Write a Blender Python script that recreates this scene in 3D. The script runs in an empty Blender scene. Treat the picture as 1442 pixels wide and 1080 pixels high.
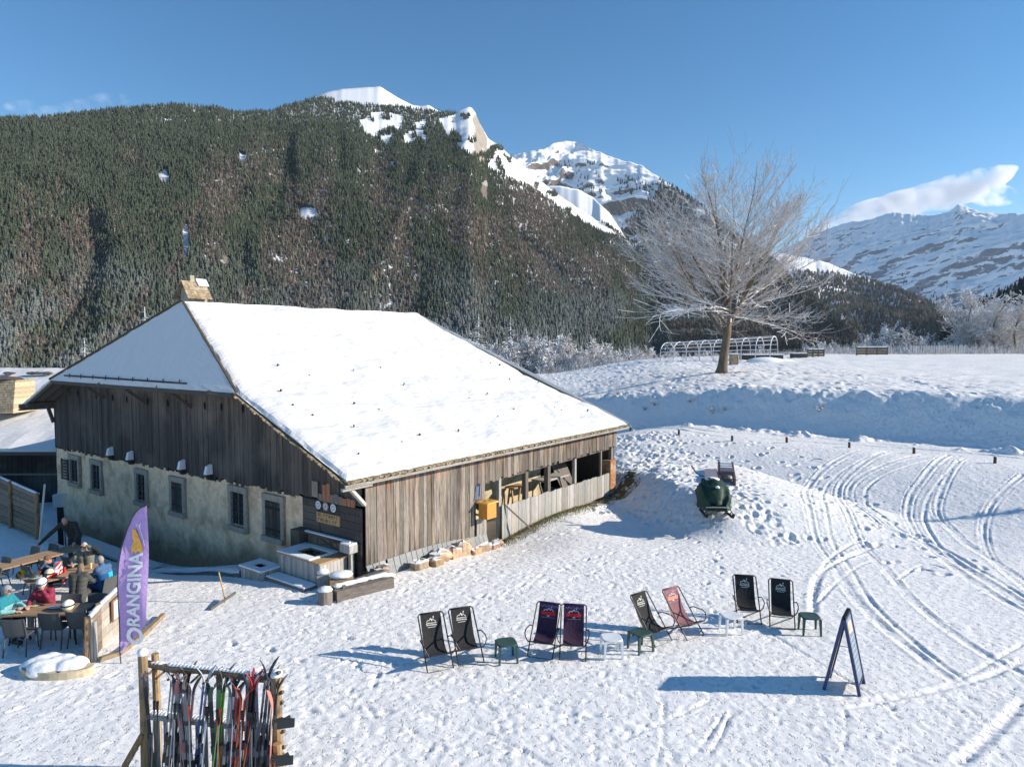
import bpy, math, random
import numpy as np
from mathutils import Vector, Matrix
R = math.radians
random.seed(7); rng = np.random.default_rng(11)
sc = bpy.context.scene; COL = sc.collection
# ---------------------------------------------------------------- camera maths
F = 970.0; PITCH = math.atan(55/970.0); H = 7.0
CP, SP = math.cos(PITCH), math.sin(PITCH)
def ray(x, y):
    r = (x-721)/F; u = (540-y)/F
    return (r, CP+u*SP, -SP+u*CP)
def atz(x, y, z=0.0):
    d = ray(x, y); t = (z-H)/d[2]
    return (d[0]*t, d[1]*t, z)
def atY(x, y, Y):
    d = ray(x, y); t = Y/d[1]
    return (d[0]*t, Y, H+d[2]*t)
cam = bpy.data.objects.new('camera', bpy.data.cameras.new('camera')); COL.objects.link(cam)
cam.location = (0, 0, H); cam.rotation_euler = (R(90)-PITCH, 0, 0)
cam.data.sensor_width = 36; cam.data.lens = 36*F/1442; cam.data.clip_end = 40000; cam.data.clip_start = .1
sc.camera = cam
# ---------------------------------------------------------------- noise
def _h(ix, iy, s):
    n = (ix.astype(np.int64)*374761393 + iy.astype(np.int64)*668265263 + s*1442695041) & 0xFFFFFFFF
    n = ((n ^ (n >> 13))*1274126177) & 0xFFFFFFFF
    return ((n ^ (n >> 16)) & 0xFFFF)/65535.0
def vn(x, y, s=0):
    x = np.asarray(x, float); y = np.asarray(y, float)
    ix = np.floor(x); iy = np.floor(y); fx = x-ix; fy = y-iy
    fx = fx*fx*(3-2*fx); fy = fy*fy*(3-2*fy)
    a = _h(ix, iy, s); b = _h(ix+1, iy, s); c = _h(ix, iy+1, s); d = _h(ix+1, iy+1, s)
    return (a*(1-fx)+b*fx)*(1-fy)+(c*(1-fx)+d*fx)*fy - .5
def fbm(x, y, s=0, o=4, g=.5):
    r = 0; a = 1.
    for i in range(o):
        r = r+a*vn(np.asarray(x)*2**i+17.3*i, np.asarray(y)*2**i-9.1*i, s+i); a *= g
    return r
def sm(t):
    t = np.clip(t, 0, 1); return t*t*(3-2*t)
# ---------------------------------------------------------------- mesh builder
class MB:
    def __init__(s): s.v = []; s.f = []; s.c = []; s.t = (1, 1, 1)
    def tint(s, *c):
        s.t = c if len(c) == 3 else (c[0],)*3; return s
    def add(s, vs, fs):
        n = len(s.v); s.v += [tuple(map(float, p)) for p in vs]
        s.f += [tuple(i+n for i in f) for f in fs]; s.c += [s.t]*len(fs)
    def hexa(s, b, t):
        s.add(list(b)+list(t), [(3, 2, 1, 0), (4, 5, 6, 7), (0, 1, 5, 4), (1, 2, 6, 5), (2, 3, 7, 6), (3, 0, 4, 7)])
    def box(s, c, d, rz=0, m=None):
        x, y, z = d[0]/2, d[1]/2, d[2]/2
        P = [(-x, -y, -z), (x, -y, -z), (x, y, -z), (-x, y, -z), (-x, -y, z), (x, -y, z), (x, y, z), (-x, y, z)]
        if m is None: m = Matrix.Rotation(rz, 3, 'Z')
        P = [m @ Vector(p)+Vector(c) for p in P]
        s.hexa(P[:4], P[4:])
    def mm(s, a, b):   # axis aligned from min to max
        s.box([(a[i]+b[i])/2 for i in range(3)], [abs(b[i]-a[i]) for i in range(3)])
    def beam(s, p, q, w, h, up=(0, 0, 1)):
        p = Vector(p); q = Vector(q); d = (q-p); L = d.length; d.normalize()
        sd = d.cross(Vector(up))
        if sd.length < 1e-4: sd = Vector((1, 0, 0))
        sd.normalize(); u = sd.cross(d)
        m = Matrix((sd, d, u)).transposed()
        s.box((p+q)/2, (w, L, h), m=m)
    def cyl(s, p, q, r0, r1=None, n=8, cap=True):
        r1 = r0 if r1 is None else r1
        p = Vector(p); q = Vector(q); d = (q-p).normalized()
        a = d.orthogonal().normalized(); b = d.cross(a)
        vs = []
        for (c, r) in ((p, r0), (q, r1)):
            for i in range(n):
                t = 2*math.pi*i/n; vs.append(c+(a*math.cos(t)+b*math.sin(t))*r)
        fs = [(i, (i+1) % n, n+(i+1) % n, n+i) for i in range(n)]
        if cap: fs += [tuple(range(n-1, -1, -1)), tuple(range(n, 2*n))]
        s.add(vs, fs)
    def tube(s, pts, r, n=6, closed=False):
        pts = [Vector(p) for p in pts]; N = len(pts)
        rr = r if isinstance(r, (list, tuple)) else [r]*N
        vs = []; prev = None
        for i, p in enumerate(pts):
            if closed: d = pts[(i+1) % N]-pts[i-1]
            else: d = pts[min(i+1, N-1)]-pts[max(i-1, 0)]
            if d.length < 1e-9: d = Vector((0, 0, 1))
            d.normalize()
            if prev is None: a = d.orthogonal().normalized()
            else:
                a = prev-d*prev.dot(d)
                a = a.normalized() if a.length > 1e-6 else d.orthogonal().normalized()
            prev = a; b = d.cross(a)
            for k in range(n):
                t = 2*math.pi*k/n; vs.append(p+(a*math.cos(t)+b*math.sin(t))*rr[i])
        fs = []
        M = N if closed else N-1
        for i in range(M):
            j = (i+1) % N
            for k in range(n): fs.append((i*n+k, i*n+(k+1) % n, j*n+(k+1) % n, j*n+k))
        if not closed: fs += [tuple(range(n-1, -1, -1)), tuple((N-1)*n+k for k in range(n))]
        s.add(vs, fs)
    def ell(s, c, r, n=12, m=8, rot=None, jit=0.):
        vs = []; c = Vector(c)
        for j in range(m+1):
            ph = math.pi*j/m
            for i in range(n):
                t = 2*math.pi*i/n
                k = 1+jit*(random.random()-.5)
                p = Vector((r[0]*math.sin(ph)*math.cos(t)*k, r[1]*math.sin(ph)*math.sin(t)*k, r[2]*math.cos(ph)*k))
                if rot is not None: p = rot @ p
                vs.append(c+p)
        fs = [(j*n+i, (j+1)*n+i, (j+1)*n+(i+1) % n, j*n+(i+1) % n) for j in range(m) for i in range(n)]
        s.add(vs, fs)
    def cap(s, p, q, r0, r1=None, n=10):      # closed capsule
        r1 = r0 if r1 is None else r1
        s.ell(p, (r0,)*3, n, 6); s.ell(q, (r1,)*3, n, 6)
        if (Vector(q)-Vector(p)).length > 1e-5: s.cyl(p, q, r0, r1, n)
    def prism(s, poly, a, b, ext):     # poly 2-D, axes a,b, extrude vector
        a = Vector(a); b = Vector(b); e = Vector(ext); n = len(poly)
        P = [a*x+b*y for x, y in poly]
        s.add(P+[p+e for p in P], [tuple(range(n-1, -1, -1)), tuple(range(n, 2*n))]+[(i, (i+1) % n, n+(i+1) % n, n+i) for i in range(n)])
    def build(s, name, mat, parent=None, smooth=False, loc=None, merge=False):
        me = bpy.data.meshes.new(name); me.from_pydata(s.v, [], s.f)
        at = me.color_attributes.new('Col', 'FLOAT_COLOR', 'CORNER')
        cc = np.ones((len(me.loops), 4), np.float32)
        nl = np.array([len(f) for f in s.f]); cc[:, :3] = np.repeat(np.array(s.c, np.float32), nl, axis=0)
        at.data.foreach_set('color', cc.ravel())
        me.materials.append(mat)
        if smooth: me.shade_smooth()
        if smooth == 'auto':
            try: me.set_sharp_from_angle(angle=R(40))
            except Exception: pass
        me.update()
        o = bpy.data.objects.new(name, me); COL.objects.link(o)
        if parent: o.parent = parent
        if loc: o.location = loc
        return o
def np_mesh(name, V, Fq, mat, col=None, smooth=False, parent=None, k=4):
    me = bpy.data.meshes.new(name); V = np.asarray(V, np.float32); Fq = np.asarray(Fq, np.int32)
    me.vertices.add(len(V)); me.vertices.foreach_set('co', V.ravel())
    me.loops.add(Fq.size); me.loops.foreach_set('vertex_index', Fq.ravel())
    me.polygons.add(len(Fq)); me.polygons.foreach_set('loop_start', np.arange(0, Fq.size, k, dtype=np.int32))
    me.update(calc_edges=True)
    at = me.color_attributes.new('Col', 'FLOAT_COLOR', 'POINT')
    c = np.ones((len(V), 4), np.float32)
    if col is not None: c[:, :3] = col
    at.data.foreach_set('color', c.ravel())
    me.materials.append(mat)
    if smooth: me.shade_smooth()
    me.update()
    o = bpy.data.objects.new(name, me); COL.objects.link(o)
    if parent: o.parent = parent
    return o
def melt(mb, name, mat, parent=None, vox=.03, it=6):
    o = mb.build('tmp_'+name, mat); mod = o.modifiers.new('r', 'REMESH'); mod.mode = 'VOXEL'; mod.voxel_size = vox
    s2 = o.modifiers.new('s', 'SMOOTH'); s2.iterations = it; s2.factor = .5
    dg = bpy.context.evaluated_depsgraph_get(); dg.update(); me = bpy.data.meshes.new_from_object(o.evaluated_get(dg)); me.name = name
    bpy.data.objects.remove(o)
    for a in list(me.color_attributes): me.color_attributes.remove(a)
    me.color_attributes.new('Col', 'FLOAT_COLOR', 'POINT'); c = np.ones((len(me.vertices), 4), np.float32)
    me.color_attributes['Col'].data.foreach_set('color', c.ravel())
    if not me.materials: me.materials.append(mat)
    me.shade_smooth(); r = bpy.data.objects.new(name, me); COL.objects.link(r)
    if parent: r.parent = parent
    return r
def tag(o, label=None, cat=None, group=None, kind=None):
    if label: o['label'] = label
    if cat: o['category'] = cat
    if group: o['group'] = group
    if kind: o['kind'] = kind
    return o
def emp(name, loc=(0, 0, 0), rz=0, label=None, cat=None, group=None):
    o = bpy.data.objects.new(name, None); COL.objects.link(o); o.empty_display_size = .2
    o.location = loc; o.rotation_euler = (0, 0, rz)
    return tag(o, label, cat, group)
def copy_tree(o, parent=None):
    c = o.copy(); COL.objects.link(c)
    if parent: c.parent = parent
    for ch in [k for k in list(o.children)]: copy_tree(ch, c)
    return c
# ---------------------------------------------------------------- materials
def pm(name, base, rough=.8, var=.25, scale=6., stretch=(1, 1, 1), bump=.3, snow=0., metal=0., thr=.55, bscale=None, stain=None, spec=.3):
    m = bpy.data.materials.new(name); m.use_nodes = True; nt = m.node_tree; N = nt.nodes; Lk = nt.links
    bs = N['Principled BSDF']; bs.inputs['Roughness'].default_value = rough; bs.inputs['Metallic'].default_value = metal
    bs.inputs['Specular IOR Level'].default_value = spec
    tc = N.new('ShaderNodeTexCoord'); mp = N.new('ShaderNodeMapping'); mp.inputs['Scale'].default_value = stretch
    Lk.new(tc.outputs['Object'], mp.inputs[0])
    nz = N.new('ShaderNodeTexNoise'); nz.inputs['Scale'].default_value = scale; nz.inputs['Detail'].default_value = 6; nz.inputs['Roughness'].default_value = .65
    Lk.new(mp.outputs[0], nz.inputs['Vector'])
    mr = N.new('ShaderNodeMapRange'); mr.inputs['From Min'].default_value = .3; mr.inputs['From Max'].default_value = .7
    mr.inputs['To Min'].default_value = 1-var; mr.inputs['To Max'].default_value = 1+var
    Lk.new(nz.outputs['Fac'], mr.inputs['Value'])
    at = N.new('ShaderNodeAttribute'); at.attribute_name = 'Col'
    m1 = N.new('ShaderNodeVectorMath'); m1.operation = 'SCALE'; Lk.new(at.outputs['Color'], m1.inputs[0]); Lk.new(mr.outputs[0], m1.inputs['Scale'])
    m2 = N.new('ShaderNodeVectorMath'); m2.operation = 'MULTIPLY'; Lk.new(m1.outputs[0], m2.inputs[0]); m2.inputs[1].default_value = base
    out = m2.outputs[0]
    if stain:     # (colour, scale, lo, hi)
        n3 = N.new('ShaderNodeTexNoise'); n3.inputs['Scale'].default_value = stain[1]; n3.inputs['Detail'].default_value = 5; Lk.new(tc.outputs['Object'], n3.inputs['Vector'])
        r3 = N.new('ShaderNodeMapRange'); r3.inputs['From Min'].default_value = stain[2]; r3.inputs['From Max'].default_value = stain[3]
        Lk.new(n3.outputs['Fac'], r3.inputs['Value'])
        x3 = N.new('ShaderNodeMix'); x3.data_type = 'RGBA'; Lk.new(r3.outputs[0], x3.inputs['Factor']); Lk.new(out, x3.inputs['A']); x3.inputs['B'].default_value = (*stain[0], 1)
        out = x3.outputs['Result']
    if snow > 0:
        g = N.new('ShaderNodeNewGeometry'); sp = N.new('ShaderNodeSeparateXYZ'); Lk.new(g.outputs['Normal'], sp.inputs[0])
        n2 = N.new('ShaderNodeTexNoise'); n2.inputs['Scale'].default_value = 3.; Lk.new(tc.outputs['Object'], n2.inputs['Vector'])
        ad = N.new('ShaderNodeMath'); ad.operation = 'MULTIPLY_ADD'; Lk.new(n2.outputs['Fac'], ad.inputs[0]); ad.inputs[1].default_value = .8; Lk.new(sp.outputs['Z'], ad.inputs[2])
        r2 = N.new('ShaderNodeMapRange'); r2.inputs['From Min'].default_value = thr+.3; r2.inputs['From Max'].default_value = thr+.5; r2.inputs['To Max'].default_value = snow
        Lk.new(ad.outputs[0], r2.inputs['Value'])
        mx = N.new('ShaderNodeMix'); mx.data_type = 'RGBA'; Lk.new(r2.outputs[0], mx.inputs['Factor']); Lk.new(out, mx.inputs['A']); mx.inputs['B'].default_value = (.82, .85, .9, 1)
        out = mx.outputs['Result']
    Lk.new(out, bs.inputs['Base Color'])
    if bump:
        bp = N.new('ShaderNodeBump'); bp.inputs['Strength'].default_value = bump; bp.inputs['Distance'].default_value = .02
        if bscale:
            nb = N.new('ShaderNodeTexNoise'); nb.inputs['Scale'].default_value = bscale; nb.inputs['Detail'].default_value = 5; Lk.new(mp.outputs[0], nb.inputs['Vector']); Lk.new(nb.outputs['Fac'], bp.inputs['Height'])
        else: Lk.new(nz.outputs['Fac'], bp.inputs['Height'])
        Lk.new(bp.outputs[0], bs.inputs['Normal'])
    return m
M = {}
M['wood'] = pm('weathered_wood', (.2, .175, .155), .9, .45, 9, (6, 6, .35), .5)
M['woodh'] = pm('weathered_wood_horizontal', (.2, .175, .155), .9, .45, 9, (.5, .5, 5), .5)
M['darkwood'] = pm('dark_stained_wood', (.075, .066, .062), .9, .5, 8, (6, 6, .3), .5, stain=((.15, .13, .115), .5, .5, .75))
M['greywood'] = pm('silver_grey_boards', (.34, .33, .31), .85, .35, 9, (6, 6, .4), .5)
M['log'] = pm('round_timber', (.25, .19, .125), .85, .35, 7, (4, 4, .6), .5, stain=((.12, .1, .08), 2.5, .5, .7))
M['sawn'] = pm('sawn_timber', (.4, .27, .15), .7, .3, 7, (1, 5, 5), .3)
M['table'] = pm('table_board', (.34, .235, .15), .55, .3, 4, (1, 9, 1), .15)
M['plaster'] = pm('old_lime_plaster', (.86, .62, .42), .95, .2, 4., (1, 1, 1), .9, bscale=8, stain=((.52, .36, .22), 1.3, .5, .7))
M['plaster2'] = pm('sunlit_old_plaster', (.5, .43, .29), .95, .25, 3., (1, 1, 1), .8, bscale=9, stain=((.25, .19, .12), 1.2, .55, .7))
M['wetstone'] = pm('damp_wall_base', (.17, .145, .115), .95, .4, 5, (1, 1, 1), .9, bscale=10)
M['stone'] = pm('cut_grey_stone', (.36, .315, .265), .9, .25, 6, (1, 1, 1), .6)
M['rubble'] = pm('rough_stone', (.3, .24, .17), .95, .35, 5, (1, 1, 1), .9, snow=.9, thr=.75)
M['shingle'] = pm('wooden_shingles', (.33, .26, .17), .9, .45, 14, (1, 1, 1), .8)
M['snow'] = pm('roof_snow', (.68, .685, .70), .65, .03, 1.2, (1, 3, 1), 1., bscale=2.2, spec=.1)
for _n in M['snow'].node_tree.nodes:
    if _n.type == 'BUMP': _n.inputs['Distance'].default_value = .04
M['snowb'] = pm('lying_snow', (.84, .86, .89), .7, .03, 6, (1, 1, 1), .6, bscale=14, spec=.2)
M['iron'] = pm('dark_iron', (.03, .03, .032), .5, .3, 10, bump=.1, metal=.3)
M['blackmetal'] = pm('black_tube', (.022, .02, .022), .42, .2, 10, bump=0, spec=.5)
M['plasticgrey'] = pm('grey_woven_plastic', (.085, .09, .092), .6, .2, 60, (1, 1, 1), .4)
M['alu'] = pm('brushed_metal', (.5, .5, .5), .35, .15, 20, bump=0, metal=.8)
M['void'] = pm('dark_opening', (.01, .01, .011), .95, .2, bump=0)
M['glass'] = pm('window_glass', (.025, .03, .035), .12, .2, 2, bump=0, spec=.6)
M['white'] = pm('white_paint', (.75, .76, .78), .5, .05, 5, bump=.05)
M['paint'] = pm('tinted_paint', (1, 1, 1), .45, .06, 8, bump=.05, spec=.4)
M['cloth'] = pm('tinted_cloth', (1, 1, 1), .85, .14, 12, bump=.5, bscale=18)
M['skin'] = pm('skin', (.5, .29, .21), .55, .08, 20, bump=.1)
M['hair'] = pm('hair', (1, 1, 1), .75, .3, 50, (1, 1, .4), .6)
M['bark'] = pm('frosted_bark', (.15, .12, .095), .95, .4, 4, (2, 2, .6), .7, snow=.85, thr=.35)
M['twig'] = pm('frosted_twigs', (.40, .345, .295), .95, .3, 4, (1, 1, 1), 0, snow=.9, thr=.12)
M['trunkbark'] = pm('tree_bark', (.15, .115, .085), .95, .4, 4, (2, 2, .6), .7, snow=.75, thr=.5)
M['frost'] = pm('hoar_frost_twigs', (.5, .47, .45), .95, .3, 1., (1, 1, 1), 0, snow=.95, thr=.2)
M['needles'] = pm('spruce_needles', (.06, .075, .045), .9, .35, 2, (1, 1, 1), 0, snow=.8, thr=.5)
M['grass'] = pm('dry_grass', (.22, .17, .08), .95, .4, 8, (1, 1, 1), .3)
M['forest'] = pm('far_forest', (1, 1, 1), .95, .15, .05, (1, 1, 1), 0, spec=.05)
# ---------------------------------------------------------------- terrain
D1 = (0.5947562, 0.80390613); D2 = (-0.80390613, 0.5947562); O2 = (-4.37671564, 20.24500156)
def uvof(X, Y):
    a = X-O2[0]; b = Y-O2[1]
    return a*D1[0]+b*D1[1], a*D2[0]+b*D2[1]
def B(u, v, z=0.): return (O2[0]+u*D1[0]+v*D2[0], O2[1]+u*D1[1]+v*D2[1], z)
PN = (0.68, 0.733); PO = (7.7, 45.5)
def svals(X, Y): return (X-PO[0])*PN[0]+(Y-PO[1])*PN[1]
def terr(X, Y):
    X = np.asarray(X, float); Y = np.asarray(Y, float)
    s = svals(X, Y); u, v = uvof(X, Y)
    z = 1.65*sm((s+12)/11.)
    # mound the snowmobile stands on
    w = sm((Y-23.0)/4.)*sm((39-Y)/7.)
    mound = 1.05*sm((X-5.4+.22*(Y-29)+.9*vn(Y*.35, X*.2, 8))/2.3)*(1-.7*sm((X-10)/6.))
    z = np.maximum(z, z*(1-w)+w*(np.maximum(z*.55, mound)))-0.25*w*sm((8-X)/3.)*sm((X-2.)/3.)
    # sunk ground along the gable
    z = z-1.8*sm((v-1.2)/12.)*sm((u+4.3)/2.9)*sm((60-v)/10)
    z = z-.3*np.exp(-((u-6.)/2.5)**2)*sm((v+3.5)/3.)*sm((3-v)/1.)
    # meadow
    zm = 4.1+.55*sm((s-5)/15.)+1.05*sm((s-18)/42.)-1.85*(1-sm((X-2)/17.))
    zm = np.maximum(zm, 1.7)
    bw = 4.6
    k = sm((s-3.0)/bw)*sm((X+4+.0*Y)/6.)
    lip = .24*fbm(X*.5, Y*.5, 5, 4, .6)*np.exp(-((s-7.)/2.)**2)
    z = z*(1-k)+(zm+lip)*k
    # fall beyond the crest
    yc = 90+.12*np.abs(X-15)
    fall = np.clip(Y-yc, 0, None)
    z = z-.5*fall**1.02*np.exp(-np.clip(fall, 0, 400)/600.)
    z = np.where(Y > 300, np.maximum(z, -60), z)
    z = np.maximum(z, -60.)
    z = z-np.clip(-X-24, 0, None)*.05
    z = np.maximum(z, -60.)
    # long undulation
    z = z+.10*fbm(X*.12, Y*.12, 3, 3)*sm((Y-24)/10.)
    return z
def gz(X, Y): return float(terr(np.array([X]), np.array([Y]))[0])
def gp(x, y):
    d = ray(x, y); t = 8*1.004**np.arange(1000); zt = terr(d[0]*t, d[1]*t)
    k = np.where(zt > H+d[2]*t)[0]
    if len(k) == 0 or t[k[0]] > 400:     # grazes the crest: take the closest approach
        q = np.argmax(np.where(t < 110, zt-(H+d[2]*t), -1e9)); return (d[0]*t[q], d[1]*t[q], float(zt[q]))
    a, b = t[max(k[0]-1, 0)], t[k[0]]
    for i in range(14):
        m = (a+b)/2
        if gz(d[0]*m, d[1]*m) > H+d[2]*m: b = m
        else: a = m
    return (d[0]*b, d[1]*b, gz(d[0]*b, d[1]*b))
xs = np.concatenate([-26-np.cumsum(.5*1.16**np.arange(34))[::-1], np.arange(-26, -16, .11), np.arange(-16, 27.5, .048), 27.5+np.cumsum(.09*1.05**np.arange(150))])
ys = np.concatenate([np.arange(5.0, 8.2, .12), np.arange(8.2, 34, .048), 34+np.cumsum(.05*1.0118**np.arange(290)), ])
ys = np.concatenate([ys, ys[-1]+np.cumsum(1.2*1.13**np.arange(48))])
nx, ny = len(xs), len(ys)
XX, YY = np.meshgrid(xs, ys)
ZZ = terr(XX, YY)
ss = svals(XX, YY); uu, vv = uvof(XX, YY)
near = sm((70-YY)/25.)*sm((34-XX)/4.)*sm((XX+24)/4.)
def band(a, lo, hi, f): return sm((a-lo)/f)*sm((hi-a)/f)
inbarn = band(uu, -.4, 16.2, .4)*band(vv, -.4, 24, .4)
# packed snow texture
rough = .02*fbm(XX*1.1, YY*1.1, 21, 4, .55)+.010*fbm(XX*7.5, YY*7.5, 31, 2, .8)*(.6+1.2*np.clip(vn(XX*.4, YY*.4, 33)+.4, 0, 1))
# trampled zones
tr = np.clip(sm((ss+17)/5.)*sm((-1.2-ss)/1.0)*sm((10.5-XX)/2.5)*(.6+.8*vn(XX*.3, YY*.3, 77)+.2), 0, 1.1)      # between barn and path
mead = sm((ss-5.5)/1.5)
lump = fbm(XX*1.25, YY*1.6, 41, 3, .55)
ZZ = ZZ+near*(rough*(1-.55*mead)+.17*tr*lump)+sm((ss-4.5)/1)*.11*fbm(XX*.8, YY*.8, 51, 3, .6)*sm((110-YY)/15)
bk = band(ss, 2.9, 6.2, .5)
ZZ = ZZ+bk*.07*fbm(XX*1.3, YY*1.3, 61, 4, .6)
# ploughed clods at the foot of the bank
cl = np.clip(fbm(XX*1.1, YY*1.1, 71, 3)-.05, 0, 1)*np.exp(-((ss-2.7)/.55)**2)
ZZ = ZZ+.8*cl
# road
rd = band(ss, -.6, 2.3, .4); ZZ = ZZ-.03*rd*near
def stamp(px, py, rx, ry, ang, depth, rim=.25):
    w = max(rx, ry)*2.2
    i0 = np.searchsorted(xs, px-w); i1 = np.searchsorted(xs, px+w); j0 = np.searchsorted(ys, py-w); j1 = np.searchsorted(ys, py+w)
    if i1-i0 < 2 or j1-j0 < 2: return
    X = XX[j0:j1, i0:i1]-px; Y = YY[j0:j1, i0:i1]-py
    c, s_ = math.cos(ang), math.sin(ang)
    a = (X*c+Y*s_)/rx; b = (-X*s_+Y*c)/ry; q = a*a+b*b
    ZZ[j0:j1, i0:i1] += -depth*np.exp(-q*1.6)+rim*depth*np.exp(-((np.sqrt(q)-1.35)/.3)**2)
def walk(p, q, n=None, step=.62, jit=.15, depth=.05):
    p = np.array(p[:2]); q = np.array(q[:2]); L = np.linalg.norm(q-p); n = int(L/step)
    d = (q-p)/max(L, 1e-6); a = math.atan2(d[1], d[0])
    for i in range(n):
        c = p+d*step*i+np.array([-d[1], d[0]])*(.12 if i % 2 else -.12)+rng.normal(0, jit, 2)
        stamp(c[0], c[1], .17, .075, a+rng.normal(0, .25), depth*rng.uniform(.6, 1.3))
# random footprints over the used area
for i in range(15000):
    x = rng.uniform(-15, 24); y = rng.uniform(8.3, 33)
    s_ = (x-PO[0])*PN[0]+(y-PO[1])*PN[1]; u_, v_ = uvof(x, y)
    if -.3 < u_ < 16 and v_ > -.3: continue
    if vn(np.array([x*.25]), np.array([y*.25]), 90)[0]+.25*vn(np.array([x]), np.array([y]), 91)[0] < .02 or (x > 9 and y > 15 and rng.random() < .6): continue
    big = rng.random() < .3
    stamp(x, y, (.14 if big else .075)*rng.uniform(.7, 1.3), (.065 if big else .05)*rng.uniform(.7, 1.2), rng.uniform(0, 6.3), .021*rng.uniform(.3, 1.4), .3)
for i in range(2600):     # the deep-trodden slope
    x = rng.uniform(-3, 15); y = rng.uniform(19, 44)
    s_ = (x-PO[0])*PN[0]+(y-PO[1])*PN[1]; u_, v_ = uvof(x, y)
    if (-.3 < u_ < 16 and v_ > -.5) or s_ > -1.2 or s_ < -15 or (x > 10 and rng.random() < .8): continue
    stamp(x, y, .2*rng.uniform(.7, 1.3), .12*rng.uniform(.7, 1.3), rng.uniform(0, 6.3), .075*rng.uniform(.4, 1.2), .35)
for i in range(4500):     # meadow
    x = rng.uniform(3, 75); y = rng.uniform(36, 90)
    if svals(x, y) < 6: continue
    stamp(x, y, .33*rng.uniform(.7, 1.3), .22*rng.uniform(.7, 1.3), rng.uniform(0, 6.3), .09*rng.uniform(.3, 1.2), .3)
for a, b in [((200, 870), (480, 960)), ((430, 860), (620, 800)), ((560, 830), (760, 770)), ((620, 870), (900, 760)), ((150, 960), (240, 1000)), ((40, 1000), (210, 930)), ((700, 840), (1000, 740)), ((500, 900), (560, 1060)), ((430, 1000), (900, 1000)), ((1000, 860), (1020, 760)), ((650, 780), (860, 740))]:
    walk(gp(*a), gp(*b))
def track(pts, w=.055, depth=.05, rim=.3, gap=None):
    P = [np.array(gp(*p)[:2]) for p in pts]
    # Catmull-Rom
    Q = []
    for i in range(len(P)-1):
        p0 = P[max(i-1, 0)]; p1 = P[i]; p2 = P[i+1]; p3 = P[min(i+2, len(P)-1)]
        n = max(2, int(np.linalg.norm(p2-p1)/.035))
        for k in range(n):
            t = k/n; Q.append(.5*((2*p1)+(-p0+p2)*t+(2*p0-5*p1+4*p2-p3)*t*t+(-p0+3*p1-3*p2+p3)*t**3))
    Q = np.array(Q)
    for off in ([0] if gap is None else [-gap/2, gap/2]):
        last = None
        for i in range(0, len(Q)-1):
            d = Q[min(i+2, len(Q)-1)]-Q[max(i-2, 0)]; L = np.linalg.norm(d)
            if L < 1e-6: continue
            d /= L; c = Q[i]+np.array([-d[1], d[0]])*off
            W = w*3.2
            i0 = np.searchsorted(xs, c[0]-W); i1 = np.searchsorted(xs, c[0]+W); j0 = np.searchsorted(ys, c[1]-W); j1 = np.searchsorted(ys, c[1]+W)
            if i1 <= i0 or j1 <= j0: continue
            X = XX[j0:j1, i0:i1]-c[0]; Y = YY[j0:j1, i0:i1]-c[1]
            al = X*d[0]+Y*d[1]; ac = np.abs(-X*d[1]+Y*d[0])
            m = (np.abs(al) < .05)
            tgt = depth*(-np.exp(-(ac/w)**2*1.3)+rim*np.exp(-((ac-1.9*w)/(.6*w))**2))
            T = TR[j0:j1, i0:i1]
            T[m] = np.where(np.abs(tgt[m]) > np.abs(T[m]), tgt[m], T[m])
TR = np.zeros_like(ZZ)
t1 = [(1218, 632), (1160, 660), (1135, 690), (1143, 735), (1170, 790), (1205, 845), (1270, 905), (1345, 960)]
t2 = [(1250, 635), (1195, 668), (1180, 700), (1200, 740), (1245, 800), (1290, 850), (1360, 905), (1442, 950)]
t3 = [(1300, 640), (1215, 668), (1195, 700), (1235, 735), (1300, 765), (1360, 800), (1442, 850)]
t4 = [(1335, 640), (1300, 672), (1280, 705), (1283, 740), (1330, 790), (1400, 838), (1460, 870)]
t5 = [(1350, 648), (1330, 680), (1320, 720), (1350, 755), (1400, 790), (1460, 830)]
t6 = [(1440, 668), (1400, 705), (1385, 745), (1400, 790), (1460, 840)]
for t in (t1, t2, t3, t4, t5, t6):
    track(t, .085, .036, .5); track([(x+8, y+2) for x, y in t], .04, .03, .5)
    track([(x-7, y-1) for x, y in t], .04, .025, .5)
for t in (t1, t3, t4): track([(x+24, y+5) for x, y in t], .06, .04, .5)
track([(1160, 800), (1150, 830), (1165, 790), (1200, 765), (1240, 760)], .06, .05)
track([(1145, 860), (1150, 815), (1180, 790), (1240, 765)], .09, .07)
track([(1150, 850), (1185, 815), (1230, 790), (1310, 795)], .05, .05)
track([(1265, 815), (1300, 795), (1330, 800)], .05, .05)
track([(1442, 930), (1380, 955), (1300, 975), (1220, 985)], .07, .05)
track([(1442, 905), (1330, 965), (1180, 1000)], .04, .035)
track([(1442, 985), (1400, 1030), (1350, 1075)], .09, .06)
for a, b in [((935, 990), (925, 1078)), ((1030, 1000), (1000, 1060)), ((1020, 1003), (965, 1075)), ((1190, 1000), (1188, 1055)), ((690, 1045), (780, 1080)), ((590, 1035), (690, 1060)), ((1000, 985), (880, 1040)), ((1090, 895), (1260, 1000)), ((480, 985), (620, 1000)), ((660, 1020), (770, 1075)), ((1140, 885), (1250, 870))]:
    track([a, ((a[0]+b[0])/2+3, (a[1]+b[1])/2), b], .035, .03)
track([(895, 600), (1000, 612), (1100, 619), (1300, 632), (1442, 645)], .12, .07)
track([(895, 596), (1000, 606), (1100, 613), (1300, 624), (1442, 634)], .12, .07)
ZZ = ZZ*1+TR*(.75+.9*vn(XX*1.3, YY*1.3, 88))+(np.abs(TR) > .004)*.012*fbm(XX*6, YY*6, 89, 2, .7)
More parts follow.
